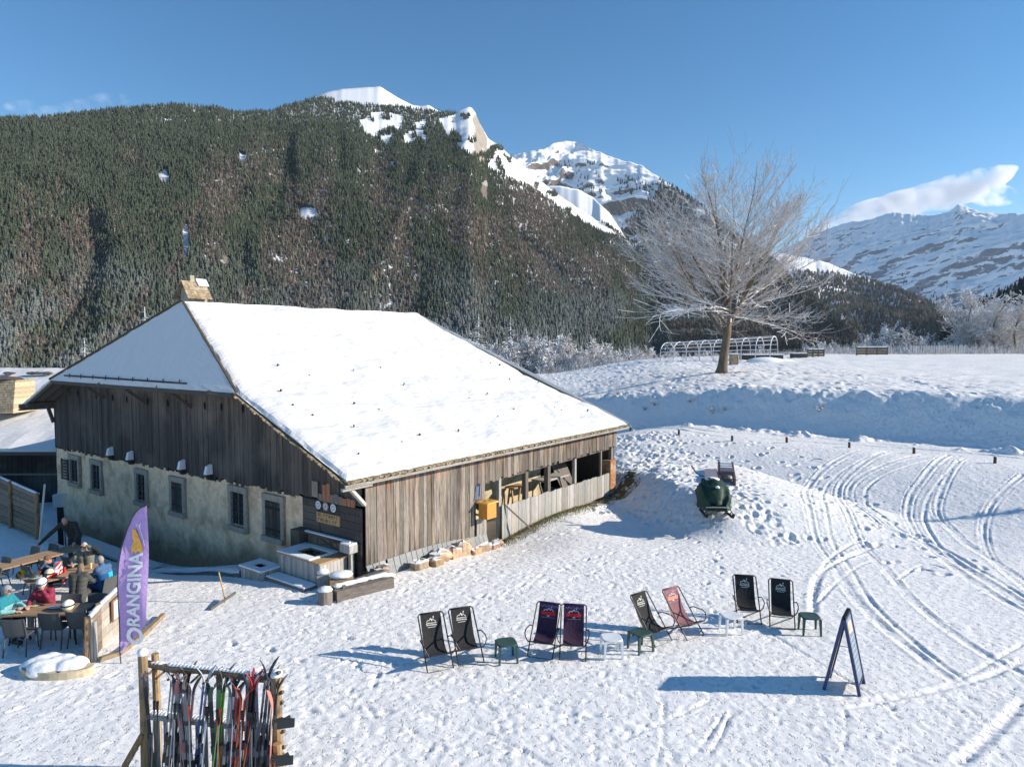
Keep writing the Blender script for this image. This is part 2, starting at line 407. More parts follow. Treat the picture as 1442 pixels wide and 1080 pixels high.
# heap of cleared snow round the ski rack, edge of terrace
ZZ = np.where((inbarn > .5) & (vv < 3.2) & (vv > 0) & (uu > .4), np.minimum(ZZ, terr(XX, YY)-.02), ZZ)
ZZ -= .10*inbarn
V = np.stack([XX.ravel(), YY.ravel(), ZZ.ravel()], 1)
ii = (np.arange(ny-1)[:, None]*nx+np.arange(nx-1)[None, :]).ravel()
Fq = np.stack([ii, ii+1, ii+1+nx, ii+nx], 1)
def snow_ground():
    m = bpy.data.materials.new('ground_snow'); m.use_nodes = True; nt = m.node_tree; N = nt.nodes; Lk = nt.links
    bs = N['Principled BSDF']; bs.inputs['Roughness'].default_value = .6; bs.inputs['Specular IOR Level'].default_value = .25
    tc = N.new('ShaderNodeTexCoord')
    a = N.new('ShaderNodeTexNoise'); a.inputs['Scale'].default_value = 11; a.inputs['Detail'].default_value = 8; a.inputs['Roughness'].default_value = .7; Lk.new(tc.outputs['Object'], a.inputs['Vector'])
    b = N.new('ShaderNodeTexVoronoi'); b.inputs['Scale'].default_value = 5; Lk.new(tc.outputs['Object'], b.inputs['Vector'])
    bp = N.new('ShaderNodeBump'); bp.inputs['Strength'].default_value = .38; bp.inputs['Distance'].default_value = .05; Lk.new(a.outputs['Fac'], bp.inputs['Height'])
    b2 = N.new('ShaderNodeBump'); b2.inputs['Strength'].default_value = .25; b2.inputs['Distance'].default_value = .05; Lk.new(b.outputs['Distance'], b2.inputs['Height']); Lk.new(bp.outputs[0], b2.inputs['Normal'])
    Lk.new(b2.outputs[0], bs.inputs['Normal'])
    pn = N.new('ShaderNodeTexNoise'); pn.inputs['Scale'].default_value = 7.5; pn.inputs['Detail'].default_value = 4; pn.inputs['Roughness'].default_value = .65; Lk.new(tc.outputs['Object'], pn.inputs['Vector'])
    pr = N.new('ShaderNodeMapRange'); pr.inputs['From Min'].default_value = .56; pr.inputs['From Max'].default_value = .66; pr.inputs['To Min'].default_value = 1; pr.inputs['To Max'].default_value = 0; Lk.new(pn.outputs['Fac'], pr.inputs['Value'])
    b3 = N.new('ShaderNodeBump'); b3.inputs['Strength'].default_value = .8; b3.inputs['Distance'].default_value = .035; Lk.new(pr.outputs[0], b3.inputs['Height']); Lk.new(b2.outputs[0], b3.inputs['Normal']); Lk.new(b3.outputs[0], bs.inputs['Normal'])
    # scattered small darker specks
    c = N.new('ShaderNodeTexNoise'); c.inputs['Scale'].default_value = 16; c.inputs['Detail'].default_value = 3; Lk.new(tc.outputs['Object'], c.inputs['Vector'])
    r = N.new('ShaderNodeMapRange'); r.inputs['From Min'].default_value = .68; r.inputs['From Max'].default_value = .75; Lk.new(c.outputs['Fac'], r.inputs['Value']); r.inputs['To Max'].default_value = .35
    mx = N.new('ShaderNodeMix'); mx.data_type = 'RGBA'; Lk.new(r.outputs[0], mx.inputs['Factor']); mx.inputs['A'].default_value = (.86, .855, .845, 1); mx.inputs['B'].default_value = (.5, .52, .56, 1)
    Lk.new(mx.outputs['Result'], bs.inputs['Base Color'])
    return m
M['ground'] = snow_ground()
g = np_mesh('snow_ground', V, Fq, M['ground'], smooth=True); tag(g, kind='structure')
# surface height of the built ground, for placing things
def surf(X, Y):
    i = int(np.clip(np.searchsorted(xs, X), 1, nx-1)); j = int(np.clip(np.searchsorted(ys, Y), 1, ny-1))
    return float(ZZ[j-1:j+1, i-1:i+1].mean())
def gps(x, y):
    p = gp(x, y); return (p[0], p[1], surf(p[0], p[1]))
# far valley floor sheet
mb = MB(); vf = []
n = 24
mb.add([(-30000, 250, -75), (30000, 250, -75), (30000, 30000, -75), (-30000, 30000, -75)], [(0, 1, 2, 3)])
mb.add([(-30000, -8000, -75), (30000, -8000, -75), (30000, 250, -75), (-30000, 250, -75)], [(0, 1, 2, 3)])
tag(mb.build('valley_floor', M['snowb']), kind='structure')
# ---------------------------------------------------------------- sky, sun, view
SUN_EL, SX, SY = 22.7, 1.0, -0.03
w = bpy.data.worlds.new('World'); sc.world = w; w.use_nodes = True
nt = w.node_tree; bg = nt.nodes['Background']; sky = nt.nodes.new('ShaderNodeTexSky'); sky.sky_type = 'NISHITA'; sky.sun_disc = False
sky.sun_elevation = R(SUN_EL); sky.sun_rotation = math.atan2(SX, SY); sky.altitude = 1200; sky.air_density = 1.0; sky.dust_density = .05; sky.ozone_density = 2.2
hs = nt.nodes.new('ShaderNodeHueSaturation'); hs.inputs['Saturation'].default_value = 1.28; hs.inputs['Hue'].default_value = .497; hs.inputs['Value'].default_value = 1.34; nt.links.new(sky.outputs[0], hs.inputs['Color']); nt.links.new(hs.outputs[0], bg.inputs[0]); bg.inputs[1].default_value = .08
sd = bpy.data.lights.new('sun', 'SUN'); sd.energy = 5.0; sd.angle = R(.5); sd.color = (1, .90, .765)
so = bpy.data.objects.new('sun', sd); COL.objects.link(so); so.location = (30, 0, 40)
dv = Vector((SX*math.cos(R(SUN_EL)), SY, math.sin(R(SUN_EL)))).normalized()
so.rotation_euler = dv.to_track_quat('Z', 'Y').to_euler()
vs_ = sc.view_settings; vs_.view_transform = 'Standard'; vs_.look = 'None'; vs_.gamma = 1; vs_.exposure = .57; vs_.use_curve_mapping = False
sc.cycles.use_denoising = True; sc.cycles.max_bounces = 6; sc.cycles.diffuse_bounces = 3; sc.cycles.glossy_bounces = 2; sc.cycles.volume_bounces = 4
def projpx(X, Y, Z):
    f = Y*CP-(Z-H)*SP; u = Y*SP+(Z-H)*CP
    return 721+F*X/f, 540-F*u/f
def inpoly(x, y, P):
    r = np.zeros(len(x), bool); n = len(P)
    for i in range(n):
        x0, y0 = P[i]; x1, y1 = P[(i+1) % n]
        if y0 == y1: continue
        c = ((y0 > y) != (y1 > y)) & (x < (x1-x0)*(y-y0)/(y1-y0)+x0); r ^= c
    return r
# ---------------------------------------------------------------- mountains
def interp(tab, x, k): return np.interp(x, [t[0] for t in tab], [t[k] for t in tab])
def mountain(name, tab, mat, ncol=320, nrow=150, zbase=-90, prof=1.0, amp=60., gully=1., seed=0, xnoise=18., topn=1.2, back=True, me_extra=(), iso=False):
    """tab rows: (px, py, D_top, D_base)"""
    px = np.linspace(tab[0][0], tab[-1][0], ncol)
    py = interp(tab, px, 1)+topn*fbm(px/7., px*0, seed+90, 3)
    Dt = interp(tab, px, 2); Db = interp(tab, px, 3)
    rx = (px-721)/F; u = (540-py)/F; ry = CP+u*SP; rz = -SP+u*CP
    hl = np.sqrt(rx*rx+ry*ry); tx, ty, tz = rx/hl*Dt, ry/hl*Dt, H+rz/hl*Dt
    rb = np.sqrt(rx*rx+CP*CP); bx, by = rx/rb*Db, CP/rb*Db
    t = np.linspace(0, 1, nrow)[:, None]
    X = bx+(tx-bx)*t; Y = by+(ty-by)*t; Z = zbase+(tz-zbase)*t**prof; SLOT = None
    env = np.sin(np.pi*np.clip(t, 0, 1))**.7*(1-t*.25)
    L = Dt.mean()
    k = 9./L
    X0, Y0 = X.copy(), Y.copy()
    rid = 1-2*np.abs(fbm(px[None, :]/110.*gully+1.2*vn(t*3, px[None, :]/90., seed+3), t*1.1, seed+7, 4, .5))
    fine = fbm(X0*k*1.6, Y0*k*1.6, seed+13, 5, .55)
    if iso:
        a_ = X0*.62+Y0*.78; b_ = -X0*.78+Y0*.62
        rid = 1-2*np.abs(fbm(a_*k*.55, b_*k*.55+2*t, seed+7, 6, .55)); fine = fine*.5
        env = np.sin(np.pi*np.clip(t, 0, 1)**1.3)**.5*(1-t*.15)+.05
    d = env*amp*((rid-.55)*1.2+fine*.8)
    Z = Z+d*.8; Y = Y-d*.9
    if back:
        Xb = [X[-1]]; Yb = [Y[-1]]; Zb = [Z[-1]]
        for q in (.05, .15, .4): Xb.append(tx*(1+q)); Yb.append(ty*(1+q)); Zb.append(tz-q*Dt*.9)
        X = np.vstack([X]+Xb[1:]); Y = np.vstack([Y]+Yb[1:]); Z = np.vstack([Z]+Zb[1:])
    nr = X.shape[0]
    V = np.stack([X.ravel(), Y.ravel(), Z.ravel()], 1)
    ii = (np.arange(nr-1)[:, None]*ncol+np.arange(ncol-1)[None, :]).ravel()
    Fq = np.stack([ii, ii+1, ii+1+ncol, ii+ncol], 1)
    o = np_mesh(name, V, Fq, mat, smooth=True); tag(o, kind='structure')
    if len(me_extra):
        mt, fn = me_extra[0]; o.data.materials.append(mt); fcx = X.ravel()[Fq].mean(1); fcy = Y.ravel()[Fq].mean(1); fcz = Z.ravel()[Fq].mean(1); o.data.polygons.foreach_set('material_index', fn(fcx, fcy, fcz).astype(np.int32)); o.data.update()
    return dict(X=X[:nrow], Y=Y[:nrow], Z=Z[:nrow], px=px, nrow=nrow)
def mat_mtn(name, snowc, rockc, zscale, lo, hi, band=False, slope=(.25, .6), nscale=.004, thr=.5, stretch=(1, 1, 1), bandmix=.5, brk=0):
    m = bpy.data.materials.new(name); m.use_nodes = True; nt = m.node_tree; N = nt.nodes; Lk = nt.links
    bs = N['Principled BSDF']; bs.inputs['Roughness'].default_value = .9; bs.inputs['Specular IOR Level'].default_value = .05
    tc = N.new('ShaderNodeTexCoord'); mp = N.new('ShaderNodeMapping'); mp.inputs['Scale'].default_value = stretch; Lk.new(tc.outputs['Object'], mp.inputs[0])
    a = N.new('ShaderNodeTexNoise'); a.inputs['Scale'].default_value = nscale; a.inputs['Detail'].default_value = 9; a.inputs['Roughness'].default_value = .68; Lk.new(mp.outputs[0], a.inputs['Vector'])
    g = N.new('ShaderNodeNewGeometry'); sp = N.new('ShaderNodeSeparateXYZ'); Lk.new(g.outputs['Normal'], sp.inputs[0])
    s = N.new('ShaderNodeMapRange'); s.inputs['From Min'].default_value = slope[0]; s.inputs['From Max'].default_value = slope[1]; s.inputs['To Min'].default_value = .35; s.inputs['To Max'].default_value = -.35; Lk.new(sp.outputs['Z'], s.inputs['Value'])
    ad = N.new('ShaderNodeMath'); ad.operation = 'ADD'; Lk.new(a.outputs['Fac'], ad.inputs[0]); Lk.new(s.outputs[0], ad.inputs[1])
    src = ad.outputs[0]
    if band:
        wv = N.new('ShaderNodeTexWave'); wv.wave_type = 'BANDS'; wv.bands_direction = 'Z'; wv.inputs['Scale'].default_value = band; wv.inputs['Distortion'].default_value = 14; wv.inputs['Detail'].default_value = 5; wv.inputs['Detail Scale'].default_value = 1.6; wv.inputs['Detail Roughness'].default_value = .65
        m3 = N.new('ShaderNodeMapping'); m3.inputs['Rotation'].default_value = (R(0), R(28), 0); m3.inputs['Scale'].default_value = (.35, .35, 1); Lk.new(tc.outputs['Object'], m3.inputs[0]); Lk.new(m3.outputs[0], wv.inputs['Vector'])
        mm = N.new('ShaderNodeMath'); mm.operation = 'MULTIPLY_ADD'; Lk.new(wv.outputs['Fac'], mm.inputs[0]); mm.inputs[1].default_value = bandmix; Lk.new(src, mm.inputs[2]); src = mm.outputs[0]
    if brk:
        bk_ = N.new('ShaderNodeTexNoise'); bk_.inputs['Scale'].default_value = nscale*7; bk_.inputs['Detail'].default_value = 8; bk_.inputs['Roughness'].default_value = .75; mpb = N.new('ShaderNodeMapping'); mpb.inputs['Scale'].default_value = (1, 1, 2.6); mpb.inputs['Rotation'].default_value = (0, R(28), 0); Lk.new(tc.outputs['Object'], mpb.inputs[0]); Lk.new(mpb.outputs[0], bk_.inputs['Vector'])
        ba = N.new('ShaderNodeMath'); ba.operation = 'MULTIPLY_ADD'; Lk.new(bk_.outputs['Fac'], ba.inputs[0]); ba.inputs[1].default_value = brk; ba.inputs[2].default_value = -brk*.5; bb = N.new('ShaderNodeMath'); bb.operation = 'ADD'; Lk.new(ba.outputs[0], bb.inputs[0]); Lk.new(src, bb.inputs[1]); src = bb.outputs[0]
    r = N.new('ShaderNodeMapRange'); r.inputs['From Min'].default_value = lo; r.inputs['From Max'].default_value = hi; Lk.new(src, r.inputs['Value'])
    cr = N.new('ShaderNodeTexNoise'); cr.inputs['Scale'].default_value = nscale*6; cr.inputs['Detail'].default_value = 6; Lk.new(tc.outputs['Object'], cr.inputs['Vector'])
    rk = N.new('ShaderNodeMix'); rk.data_type = 'RGBA'; Lk.new(cr.outputs['Fac'], rk.inputs['Factor']); rk.inputs['A'].default_value = (*[c*.45 for c in rockc], 1); rk.inputs['B'].default_value = (*[c*1.5 for c in rockc], 1)
    mx = N.new('ShaderNodeMix'); mx.data_type = 'RGBA'; Lk.new(r.outputs[0], mx.inputs['Factor']); mx.inputs['A'].default_value = (*snowc, 1); Lk.new(rk.outputs['Result'], mx.inputs['B'])
    Lk.new(mx.outputs['Result'], bs.inputs['Base Color'])
    bp = N.new('ShaderNodeBump'); bp.inputs['Strength'].default_value = .5; bp.inputs['Distance'].default_value = .12/nscale*.1; Lk.new(a.outputs['Fac'], bp.inputs['Height']); Lk.new(bp.outputs[0], bs.inputs['Normal'])
    return m
SN = (.82, .84, .87)
mm1 = mat_mtn('forest_mountain_ground', (.7, .72, .75), (.15, .13, .11), 1, .2, .34, slope=(.3, .85), nscale=.012)
mm1b = mat_mtn('cliff_ground', SN, (.3, .27, .23), 1, .42, .5, slope=(.25, .85), nscale=.012, brk=.5)
mm2 = mat_mtn('snow_peak_ground', SN, (.16, .14, .13), 1, .64, .78, slope=(.2, .7), nscale=.006, brk=.5)
mm4 = mat_mtn('far_massif_ground', SN, (.2, .21, .24), 1, .80, .97, band=.0045, slope=(.1, .8), nscale=.0022, bandmix=.55, brk=.9)
# forested mountain on the left
T1 = [(-260, 205, 1700, 520), (-60, 172, 1800, 540), (0, 168, 1850, 560), (60, 166, 1850, 570), (110, 160, 1900, 580), (180, 153, 1950, 600), (250, 148, 2000, 620), (300, 151, 2000, 640), (330, 158, 2000, 640), (380, 156, 2050, 650),
      (430, 142, 2150, 660), (450, 137, 2200, 670), (500, 147, 2200, 680), (560, 150, 2250, 700), (610, 156, 2250, 700), (640, 158, 2250, 710), (655, 152, 2260, 710), (663, 150, 2270, 715), (670, 160, 2280, 715), (676, 176, 2280, 720), (688, 196, 2300, 725), (705, 207, 2300, 730), (722, 222, 2300, 740),
      (745, 240, 2300, 750), (770, 262, 2300, 760), (800, 284, 2280, 780), (840, 310, 2260, 800), (875, 330, 2200, 820), (900, 362, 2100, 840), (915, 395, 1900, 850), (930, 440, 1500, 860), (950, 500, 1100, 900)]
m1 = mountain('forested_mountain', T1, mm1, 420, 150, amp=20, seed=1, prof=1.08, topn=2.2, gully=.55, me_extra=[(mm1b, lambda a, b, c: (lambda q: inpoly(q[0], q[1], [(480, 120), (700, 130), (900, 330), (880, 360), (800, 320), (700, 270), (640, 240), (560, 225), (480, 200)]))(projpx(a, b, c)))])
# snowy dome just behind its ridge
Td = [(415, 150, 2750, 1800), (440, 137, 2750, 1800), (460, 130, 2750, 1800), (480, 126, 2750, 1800), (505, 124, 2750, 1800), (535, 122, 2750, 1800), (543, 127, 2750, 1800), (560, 138, 2750, 1800), (580, 148, 2700, 1800), (592, 150, 2700, 1800), (603, 148, 2700, 1800), (615, 155, 2700, 1800), (640, 165, 2700, 1800)]
mountain('snow_dome', Td, mm2, 120, 40, amp=2.5, seed=5, topn=.5, zbase=400)
# second snowy peak with wooded flank
T2 = [(640, 232, 4600, 2600), (700, 222, 4500, 2600), (720, 219, 4500, 2600), (745, 214, 4500, 2600), (765, 212, 4500, 2550), (780, 203, 4550, 2500), (795, 199, 4600, 2500), (810, 200, 4600, 2450), (830, 208, 4500, 2400), (860, 221, 4400, 2300), (880, 227, 4300, 2200), (905, 234, 4200, 2100),
      (935, 255, 4000, 2000), (960, 269, 3900, 1900), (990, 290, 3800, 1800), (1020, 315, 3700, 1700), (1050, 335, 3600, 1600), (1075, 355, 3500, 1500), (1110, 385, 3300, 1450), (1150, 430, 3000, 1400), (1200, 485, 2400, 1400)]
m2 = mountain('snowy_peak', T2, mm2, 420, 200, iso=True, amp=150, seed=11, prof=1.15, topn=1.6, gully=.8)
# the bright snow shoulder between the two
Ts = [(740, 255, 3300, 2500), (765, 262, 3250, 2500), (790, 262, 3200, 2500), (815, 267, 3150, 2450), (835, 278, 3100, 2450), (845, 288, 3000, 2400), (858, 300, 2950, 2400), (875, 325, 2900, 2400), (890, 350, 2800, 2400)]
mountain('snow_shoulder', Ts, mm2, 80, 40, amp=4, seed=15, zbase=250, topn=1.)
# lower ridge on the right with snow on its back
T3 = [(1000, 352, 5200, 3000), (1060, 353, 5200, 2900), (1095, 356, 5200, 2900), (1130, 362, 5100, 2800), (1165, 370, 5000, 2700), (1195, 382, 4900, 2600), (1225, 395, 4700, 2500), (1260, 408, 4500, 2400), (1300, 424, 4200, 2200), (1330, 436, 3900, 2000), (1360, 455, 3200, 1800), (1400, 490, 2600, 1700)]
m3 = mountain('wooded_ridge', T3, mm2, 240, 90, amp=90, seed=21, prof=1., topn=1.2)
# right-hand shaded wooded slope
T5 = [(1320, 482, 1500, 900), (1350, 455, 1500, 850), (1375, 438, 1450, 800), (1400, 424, 1400, 780), (1442, 408, 1350, 760), (1560, 350, 1300, 700), (1700, 310, 1200, 650)]
m5 = mountain('shaded_wooded_slope', T5, mm1, 120, 60, amp=25, seed=31, topn=2.)
# far massif
T4 = [(960, 420, 11500, 6000), (1040, 390, 11000, 6000), (1075, 372, 10500, 6000), (1105, 352, 10200, 6000), (1140, 332, 9800, 5900), (1170, 322, 9500, 5800), (1200, 314, 9200, 5700), (1230, 309, 9000, 5600), (1258, 301, 8900, 5500), (1290, 303, 8700, 5300), (1320, 303, 8500, 5100), (1338, 298, 8400, 5000), (1348, 288, 8350, 5000), (1360, 291, 8300, 4900), (1372, 296, 8200, 4900), (1384, 300, 8100, 4800), (1395, 304, 8000, 4700), (1442, 303, 7600, 4500), (1520, 300, 7000, 4100), (1700, 290, 6000, 3600)]
m4 = mountain('far_massif', T4, mm4, 520, 240, iso=True, zbase=-300, amp=300, seed=41, prof=1.2, topn=2., gully=1.6)
# ---------------------------------------------------------------- forests
def tmpl_conifer(tiers=4, n=7, seed=0):
    r = random.Random(seed); V = []; Fc = []
    for k in range(tiers):
        z0 = .06+.86*k/tiers; z1 = min(1., z0+1.5/tiers*.9); rr = .19*(1-k/tiers)**.85+.02
        b = len(V)
        for i in range(n):
            a = 2*math.pi*(i+.5*(k % 2))/n+r.uniform(-.2, .2); q = rr*r.uniform(.6, 1.25)
            V.append((q*math.cos(a), q*math.sin(a), z0+r.uniform(-.03, .02)))
        V.append((r.uniform(-.01, .01), 0, z1))
        for i in range(n): Fc.append((b+i, b+(i+1) % n, b+n))
    return np.array(V), np.array(Fc)
def tmpl_bare(seed=0, n=34):
    r = random.Random(seed); V = []; Fc = []
    for k in range(n):
        a = r.uniform(0, 6.283); z0 = r.uniform(.05, .6); L = r.uniform(.22, .42)*(1.1-z0*.5); el = r.uniform(.75, 1.35)
        p = Vector((.03*math.cos(a), .03*math.sin(a), z0)); q = p+Vector((math.cos(a)*math.cos(el), math.sin(a)*math.cos(el), math.sin(el)))*L
        s = Vector((-math.sin(a), math.cos(a), 0))*.022; b = len(V)
        V += [tuple(p-s), tuple(p+s), tuple(q+s*.9), tuple(q-s*.9)]; Fc += [(b, b+1, b+2), (b, b+2, b+3)]
    return np.array(V), np.array(Fc)
TC = [tmpl_conifer(4, 7, i) for i in range(4)]; TB = [tmpl_bare(i) for i in range(3)]
def grow(pos, h, wid, kind, col):
    """merge templates: kind -> index into templates"""
    Vs = []; Fs = []; Cs = []; off = 0
    T = TC+TB
    for k, (TV, TF) in enumerate(T):
        I = np.where(kind == k)[0]
        if len(I) == 0: continue
        a = rng.uniform(0, 6.283, len(I)); c, s = np.cos(a)[:, None], np.sin(a)[:, None]
        x = TV[None, :, 0]*c-TV[None, :, 1]*s; y = TV[None, :, 0]*s+TV[None, :, 1]*c
        hh = h[I][:, None]; ww = (h[I]*wid[I])[:, None]
        P = np.stack([x*ww+pos[I, 0][:, None], y*ww+pos[I, 1][:, None], TV[None, :, 2]*hh+pos[I, 2][:, None]], 2)
        n = TV.shape[0]
        Vs.append(P.reshape(-1, 3)); Fs.append((TF[None]+(np.arange(len(I))*n)[:, None, None]).reshape(-1, 3)+off)
        cc = np.repeat(col[I], n, axis=0); Cs.append(cc); off += len(I)*n
    return np.concatenate(Vs), np.concatenate(Fs), np.concatenate(Cs)
def forest(name, m, n, hmin, hmax, mask, colf, label, tmin=0., tmax=1.):
    nr = m['nrow']; nc = len(m['px'])
    c = rng.uniform(0, nc-1.001, n); r = rng.uniform(tmin*(nr-1), tmax*(nr-1)-.001, n)
    ci = c.astype(int); ri = r.astype(int); fc = c-ci; fr = r-ri
    def S(A): return (A[ri, ci]*(1-fc)+A[ri, ci+1]*fc)*(1-fr)+(A[ri+1, ci]*(1-fc)+A[ri+1, ci+1]*fc)*fr
    X, Y, Z = S(m['X']), S(m['Y']), S(m['Z']); t = r/(nr-1)
    x, y = projpx(X, Y, Z)
    keep = mask(x, y, t, X, Y, Z) & (Z > -80)
    X, Y, Z, t, x, y = [q[keep] for q in (X, Y, Z, t, x, y)]
    kind, col, hs, wd = colf(x, y, t, X, Y, Z)
    h = rng.uniform(hmin, hmax, len(X))*hs
    V, Ft, C = grow(np.stack([X, Y, Z-1.5], 1), h, wd, kind, col)
    o = np_mesh(name, V, Ft, M['forest'], col=C, k=3); tag(o, label, 'forest', kind='stuff')
    return o
bare1 = [(650, 146), (672, 150), (692, 196), (725, 220), (775, 262), (812, 290), (850, 316), (872, 332), (850, 330), (800, 300), (745, 262), (710, 248), (680, 232), (650, 210), (628, 190), (618, 168), (640, 162)]
rocks1 = [(500, 160), (540, 158), (600, 170), (600, 205), (560, 210), (515, 190)]
clear = [(232, 250, 8, 10), (341, 225, 7, 8), (434, 301, 15, 8), (683, 268, 6, 16), (318, 372, 8, 8), (262, 345, 5, 26)]
def mask1(x, y, t, X, Y, Z):
    nn = fbm(x/16., y/11., 200, 3)
    k = ~(inpoly(x, y, bare1) & (nn > -.28)) & ~(inpoly(x, y, rocks1) & (nn > 0.02))
    for (a, b, rx, ry) in clear: k &= ((x-a)/rx)**2+((y-b)/ry)**2 > 1+nn
    return k & (y < 560)
def col1(x, y, t, X, Y, Z):
    n = len(x)
    g = np.array([.070, .084, .058]); br = np.array([.215, .18, .15]); fr = np.array([.27, .29, .31])
    q = fbm(x/38., y/55., 210, 4, .6)
    pb = np.clip(.10+.95*np.clip((y-190)/120., 0, 1)*(1-.35*np.clip((y-410)/70, 0, 1))*(.5+1.7*q)+.7*(q-.2)*(y > 180), 0, .9)
    isb = rng.random(n) < pb
    col = np.where(isb[:, None], br*rng.uniform(.6, 1.05, n)[:, None], g*rng.uniform(.65, 1.25, n)[:, None])
    col = col*(1+.05*(y < 200)[:, None])
    col = col*(1+.18*(rng.random((n, 3))-.5))
    f = np.clip((y-340)/150., 0, 1)*np.clip(.45+1.1*fbm(x/60., y/40., 220, 3)+rng.uniform(-.3, .3, n), 0, 1)*.6
    col = col*(1-f[:, None])+fr*f[:, None]
    kind = np.where(isb & (rng.random(n) < .75), rng.integers(4, 7, n), rng.integers(0, 4, n))
    hs = np.where(isb, .85, 1.)*np.where(y < 175, .8, 1.)
    wd = np.where(kind > 3, 1.0, rng.uniform(.75, 1.15, n))
    return kind, col, hs, wd
forest('mountain_forest', m1, 150000, 9, 16.5, mask1, col1, 'mixed spruce and bare larch forest covering the near mountain')
def mask2(x, y, t, X, Y, Z):
    nn = fbm(x/22., y/16., 230, 3)
    line = np.interp(x, [700, 800, 860, 900, 930, 960, 1000, 1100], [420, 372, 335, 290, 262, 250, 250, 250])
    dens = np.clip((y-line)/22., 0, 1)+ (x > 735)*(x < 935)*(y > 228)*(y < 275)*.16*(nn > .05)*((x-735)/120.)
    patch = ((x-985)/9.)**2+((y-300)/8.)**2 < 1
    return (rng.random(len(x)) < dens) & ~patch
def cold(x, y, t, X, Y, Z):
    n = len(x); g = np.array([.045, .06, .046]); br = np.array([.12, .10, .085])
    isb = rng.random(n) < np.clip(.25+.8*fbm(x/40., y/40., 240, 3)+.3*(y > 380), 0, .8)
    col = np.where(isb[:, None], br, g)*rng.uniform(.6, 1.4, n)[:, None]
    return np.where(isb, rng.integers(0, 7, n), rng.integers(0, 4, n)), col, np.ones(n), np.full(n, 1.15)
forest('peak_forest', m2, 60000, 16, 26, mask2, cold, 'dark spruce forest on the flank of the second snowy peak')
def mask3(x, y, t, X, Y, Z):
    top = interp(T3, x, 1)
    return rng.random(len(x)) < np.clip((y-top-np.where(x > 1200, -4, 6)-np.clip(1200-x, 0, 99)*.18)/5., 0, 1)
forest('ridge_forest', m3, 14000, 20, 32, mask3, cold, 'hazy dark forest on the low ridge below the far massif')
def mask5(x, y, t, X, Y, Z): return y < 520
def col5(x, y, t, X, Y, Z):
    n = len(x); g = np.array([.03, .036, .032])
    return rng.integers(0, 4, n), g*rng.uniform(.5, 1.6, n)[:, None]+.05*(rng.random(n)[:, None] < .12), np.ones(n), np.full(n, 1.1)
forest('slope_forest', m5, 5000, 16, 26, mask5, col5, 'dark shaded spruce forest behind the frosted trees on the right')
def mask4(x, y, t, X, Y, Z):
    line = np.interp(x, [1150, 1225, 1270, 1330, 1380, 1420, 1442], [372, 385, 395, 418, 425, 405, 395])
    nn = fbm(x/9., y/9., 260, 3)
    return (y > line) | ((nn > .28) & (y > 372) & (rng.random(len(x)) < .3))
forest('massif_forest', m4, 6000, 25, 40, mask4, cold, 'distant spruces scattered along the foot of the far massif')
# ---------------------------------------------------------------- barn  (local x = u along the ridge, y = v along the gable)
BR = math.atan2(D1[1], D1[0])
barn = emp('barn', (O2[0], O2[1], 0), BR, 'large old alpine farmhouse barn with weathered boards, stone ground floor and snow covered hipped roof', 'barn')
ZR = [(-.45, 3.33), (4.9, 5.57), (11.2, 8.75), (19.8, 5.5), (23.6, 4.05)]
def zroof(v): return float(np.interp(v, [p[0] for p in ZR], [p[1] for p in ZR]))
def ul(v):
    if v <= 4.9: return -1.05
    if v <= 11.2: return -1.05+(v-4.9)/6.3*1.63
    if v <= 19.8: return -1.05+(19.8-v)/8.6*1.63
    return -1.05
def ur(v): return 16.1-2.4*(v+.45)/11.65 if v <= 11.2 else 13.7+2.4*(v-11.2)/12.4
def slab(mb, fn, na, nb, th, noise=.03, seed=0, skirt=.03):
    """fn(a,b)->(u,v,z) top surface"""
    top = []; bot = []
    for j in range(nb+1):
        for i in range(na+1):
            p = fn(i/na, j/nb); e = min(i, na-i, j, nb-j)
            n = noise*float(fbm(np.array([p[0]*.9+seed]), np.array([p[1]*.9]), seed, 3)[0])
            e2 = {0: .13, 1: .05, 2: .015}.get(e, 0.) if na > 60 else (.0 if e else .05)
            r = .11*float(vn(np.array([p[0]*3.]), np.array([p[1]*3.]), seed+4)) if e == 0 else 0
            n += .03*float(vn(np.array([p[0]*.6]), np.array([p[1]*3.5]), seed+6))
            top.append((p[0]+r, p[1]+r, p[2]+n-e2)); bot.append((p[0], p[1], p[2]-th))
    N = (na+1)*(nb+1); W = na+1; fs = []
    for j in range(nb):
        for i in range(na):
            q = j*W+i; fs.append((q, q+1, q+1+W, q+W)); fs.append((N+q, N+q+W, N+q+1+W, N+q+1))
    for i in range(na):
        fs.append((i, N+i, N+i+1, i+1)); k = nb*W+i; fs.append((k, k+1, N+k+1, N+k))
    for j in range(nb):
        k = j*W; fs.append((k, k+W, N+k+W, N+k)); k = j*W+na; fs.append((k, N+k, N+k+W, k+W))
    mb.add(top+bot, fs)
def vv_(b, lo, hi): return lo+(hi-lo)*b
def face_r(a, b):
    v = vv_(b, -.45, 11.2); return (ul(v)+(ur(v)-ul(v))*a, v, zroof(v))
def face_l(a, b):
    v = vv_(b, 11.2, 23.6); return (ul(v)+(ur(v)-ul(v))*a, v, zroof(v))
def face_f(a, b):
    v0 = 4.9+(11.2-4.9)*b; v1 = 19.8+(11.2-19.8)*b; v = v0+(v1-v0)*a
    return (-1.05+1.63*b, v, 5.57-.07*a*(1-b)+(8.75-5.57)*b)
def face_b(a, b):
    v0 = -.45+(11.65)*b; v1 = 23.6-12.4*b; v = v0+(v1-v0)*a
    return (16.1-2.4*b, v, 3.33+.7*a*(1-b)+(8.75-3.33)*b)
roof = emp('roof'); roof.parent = barn
mb = MB()
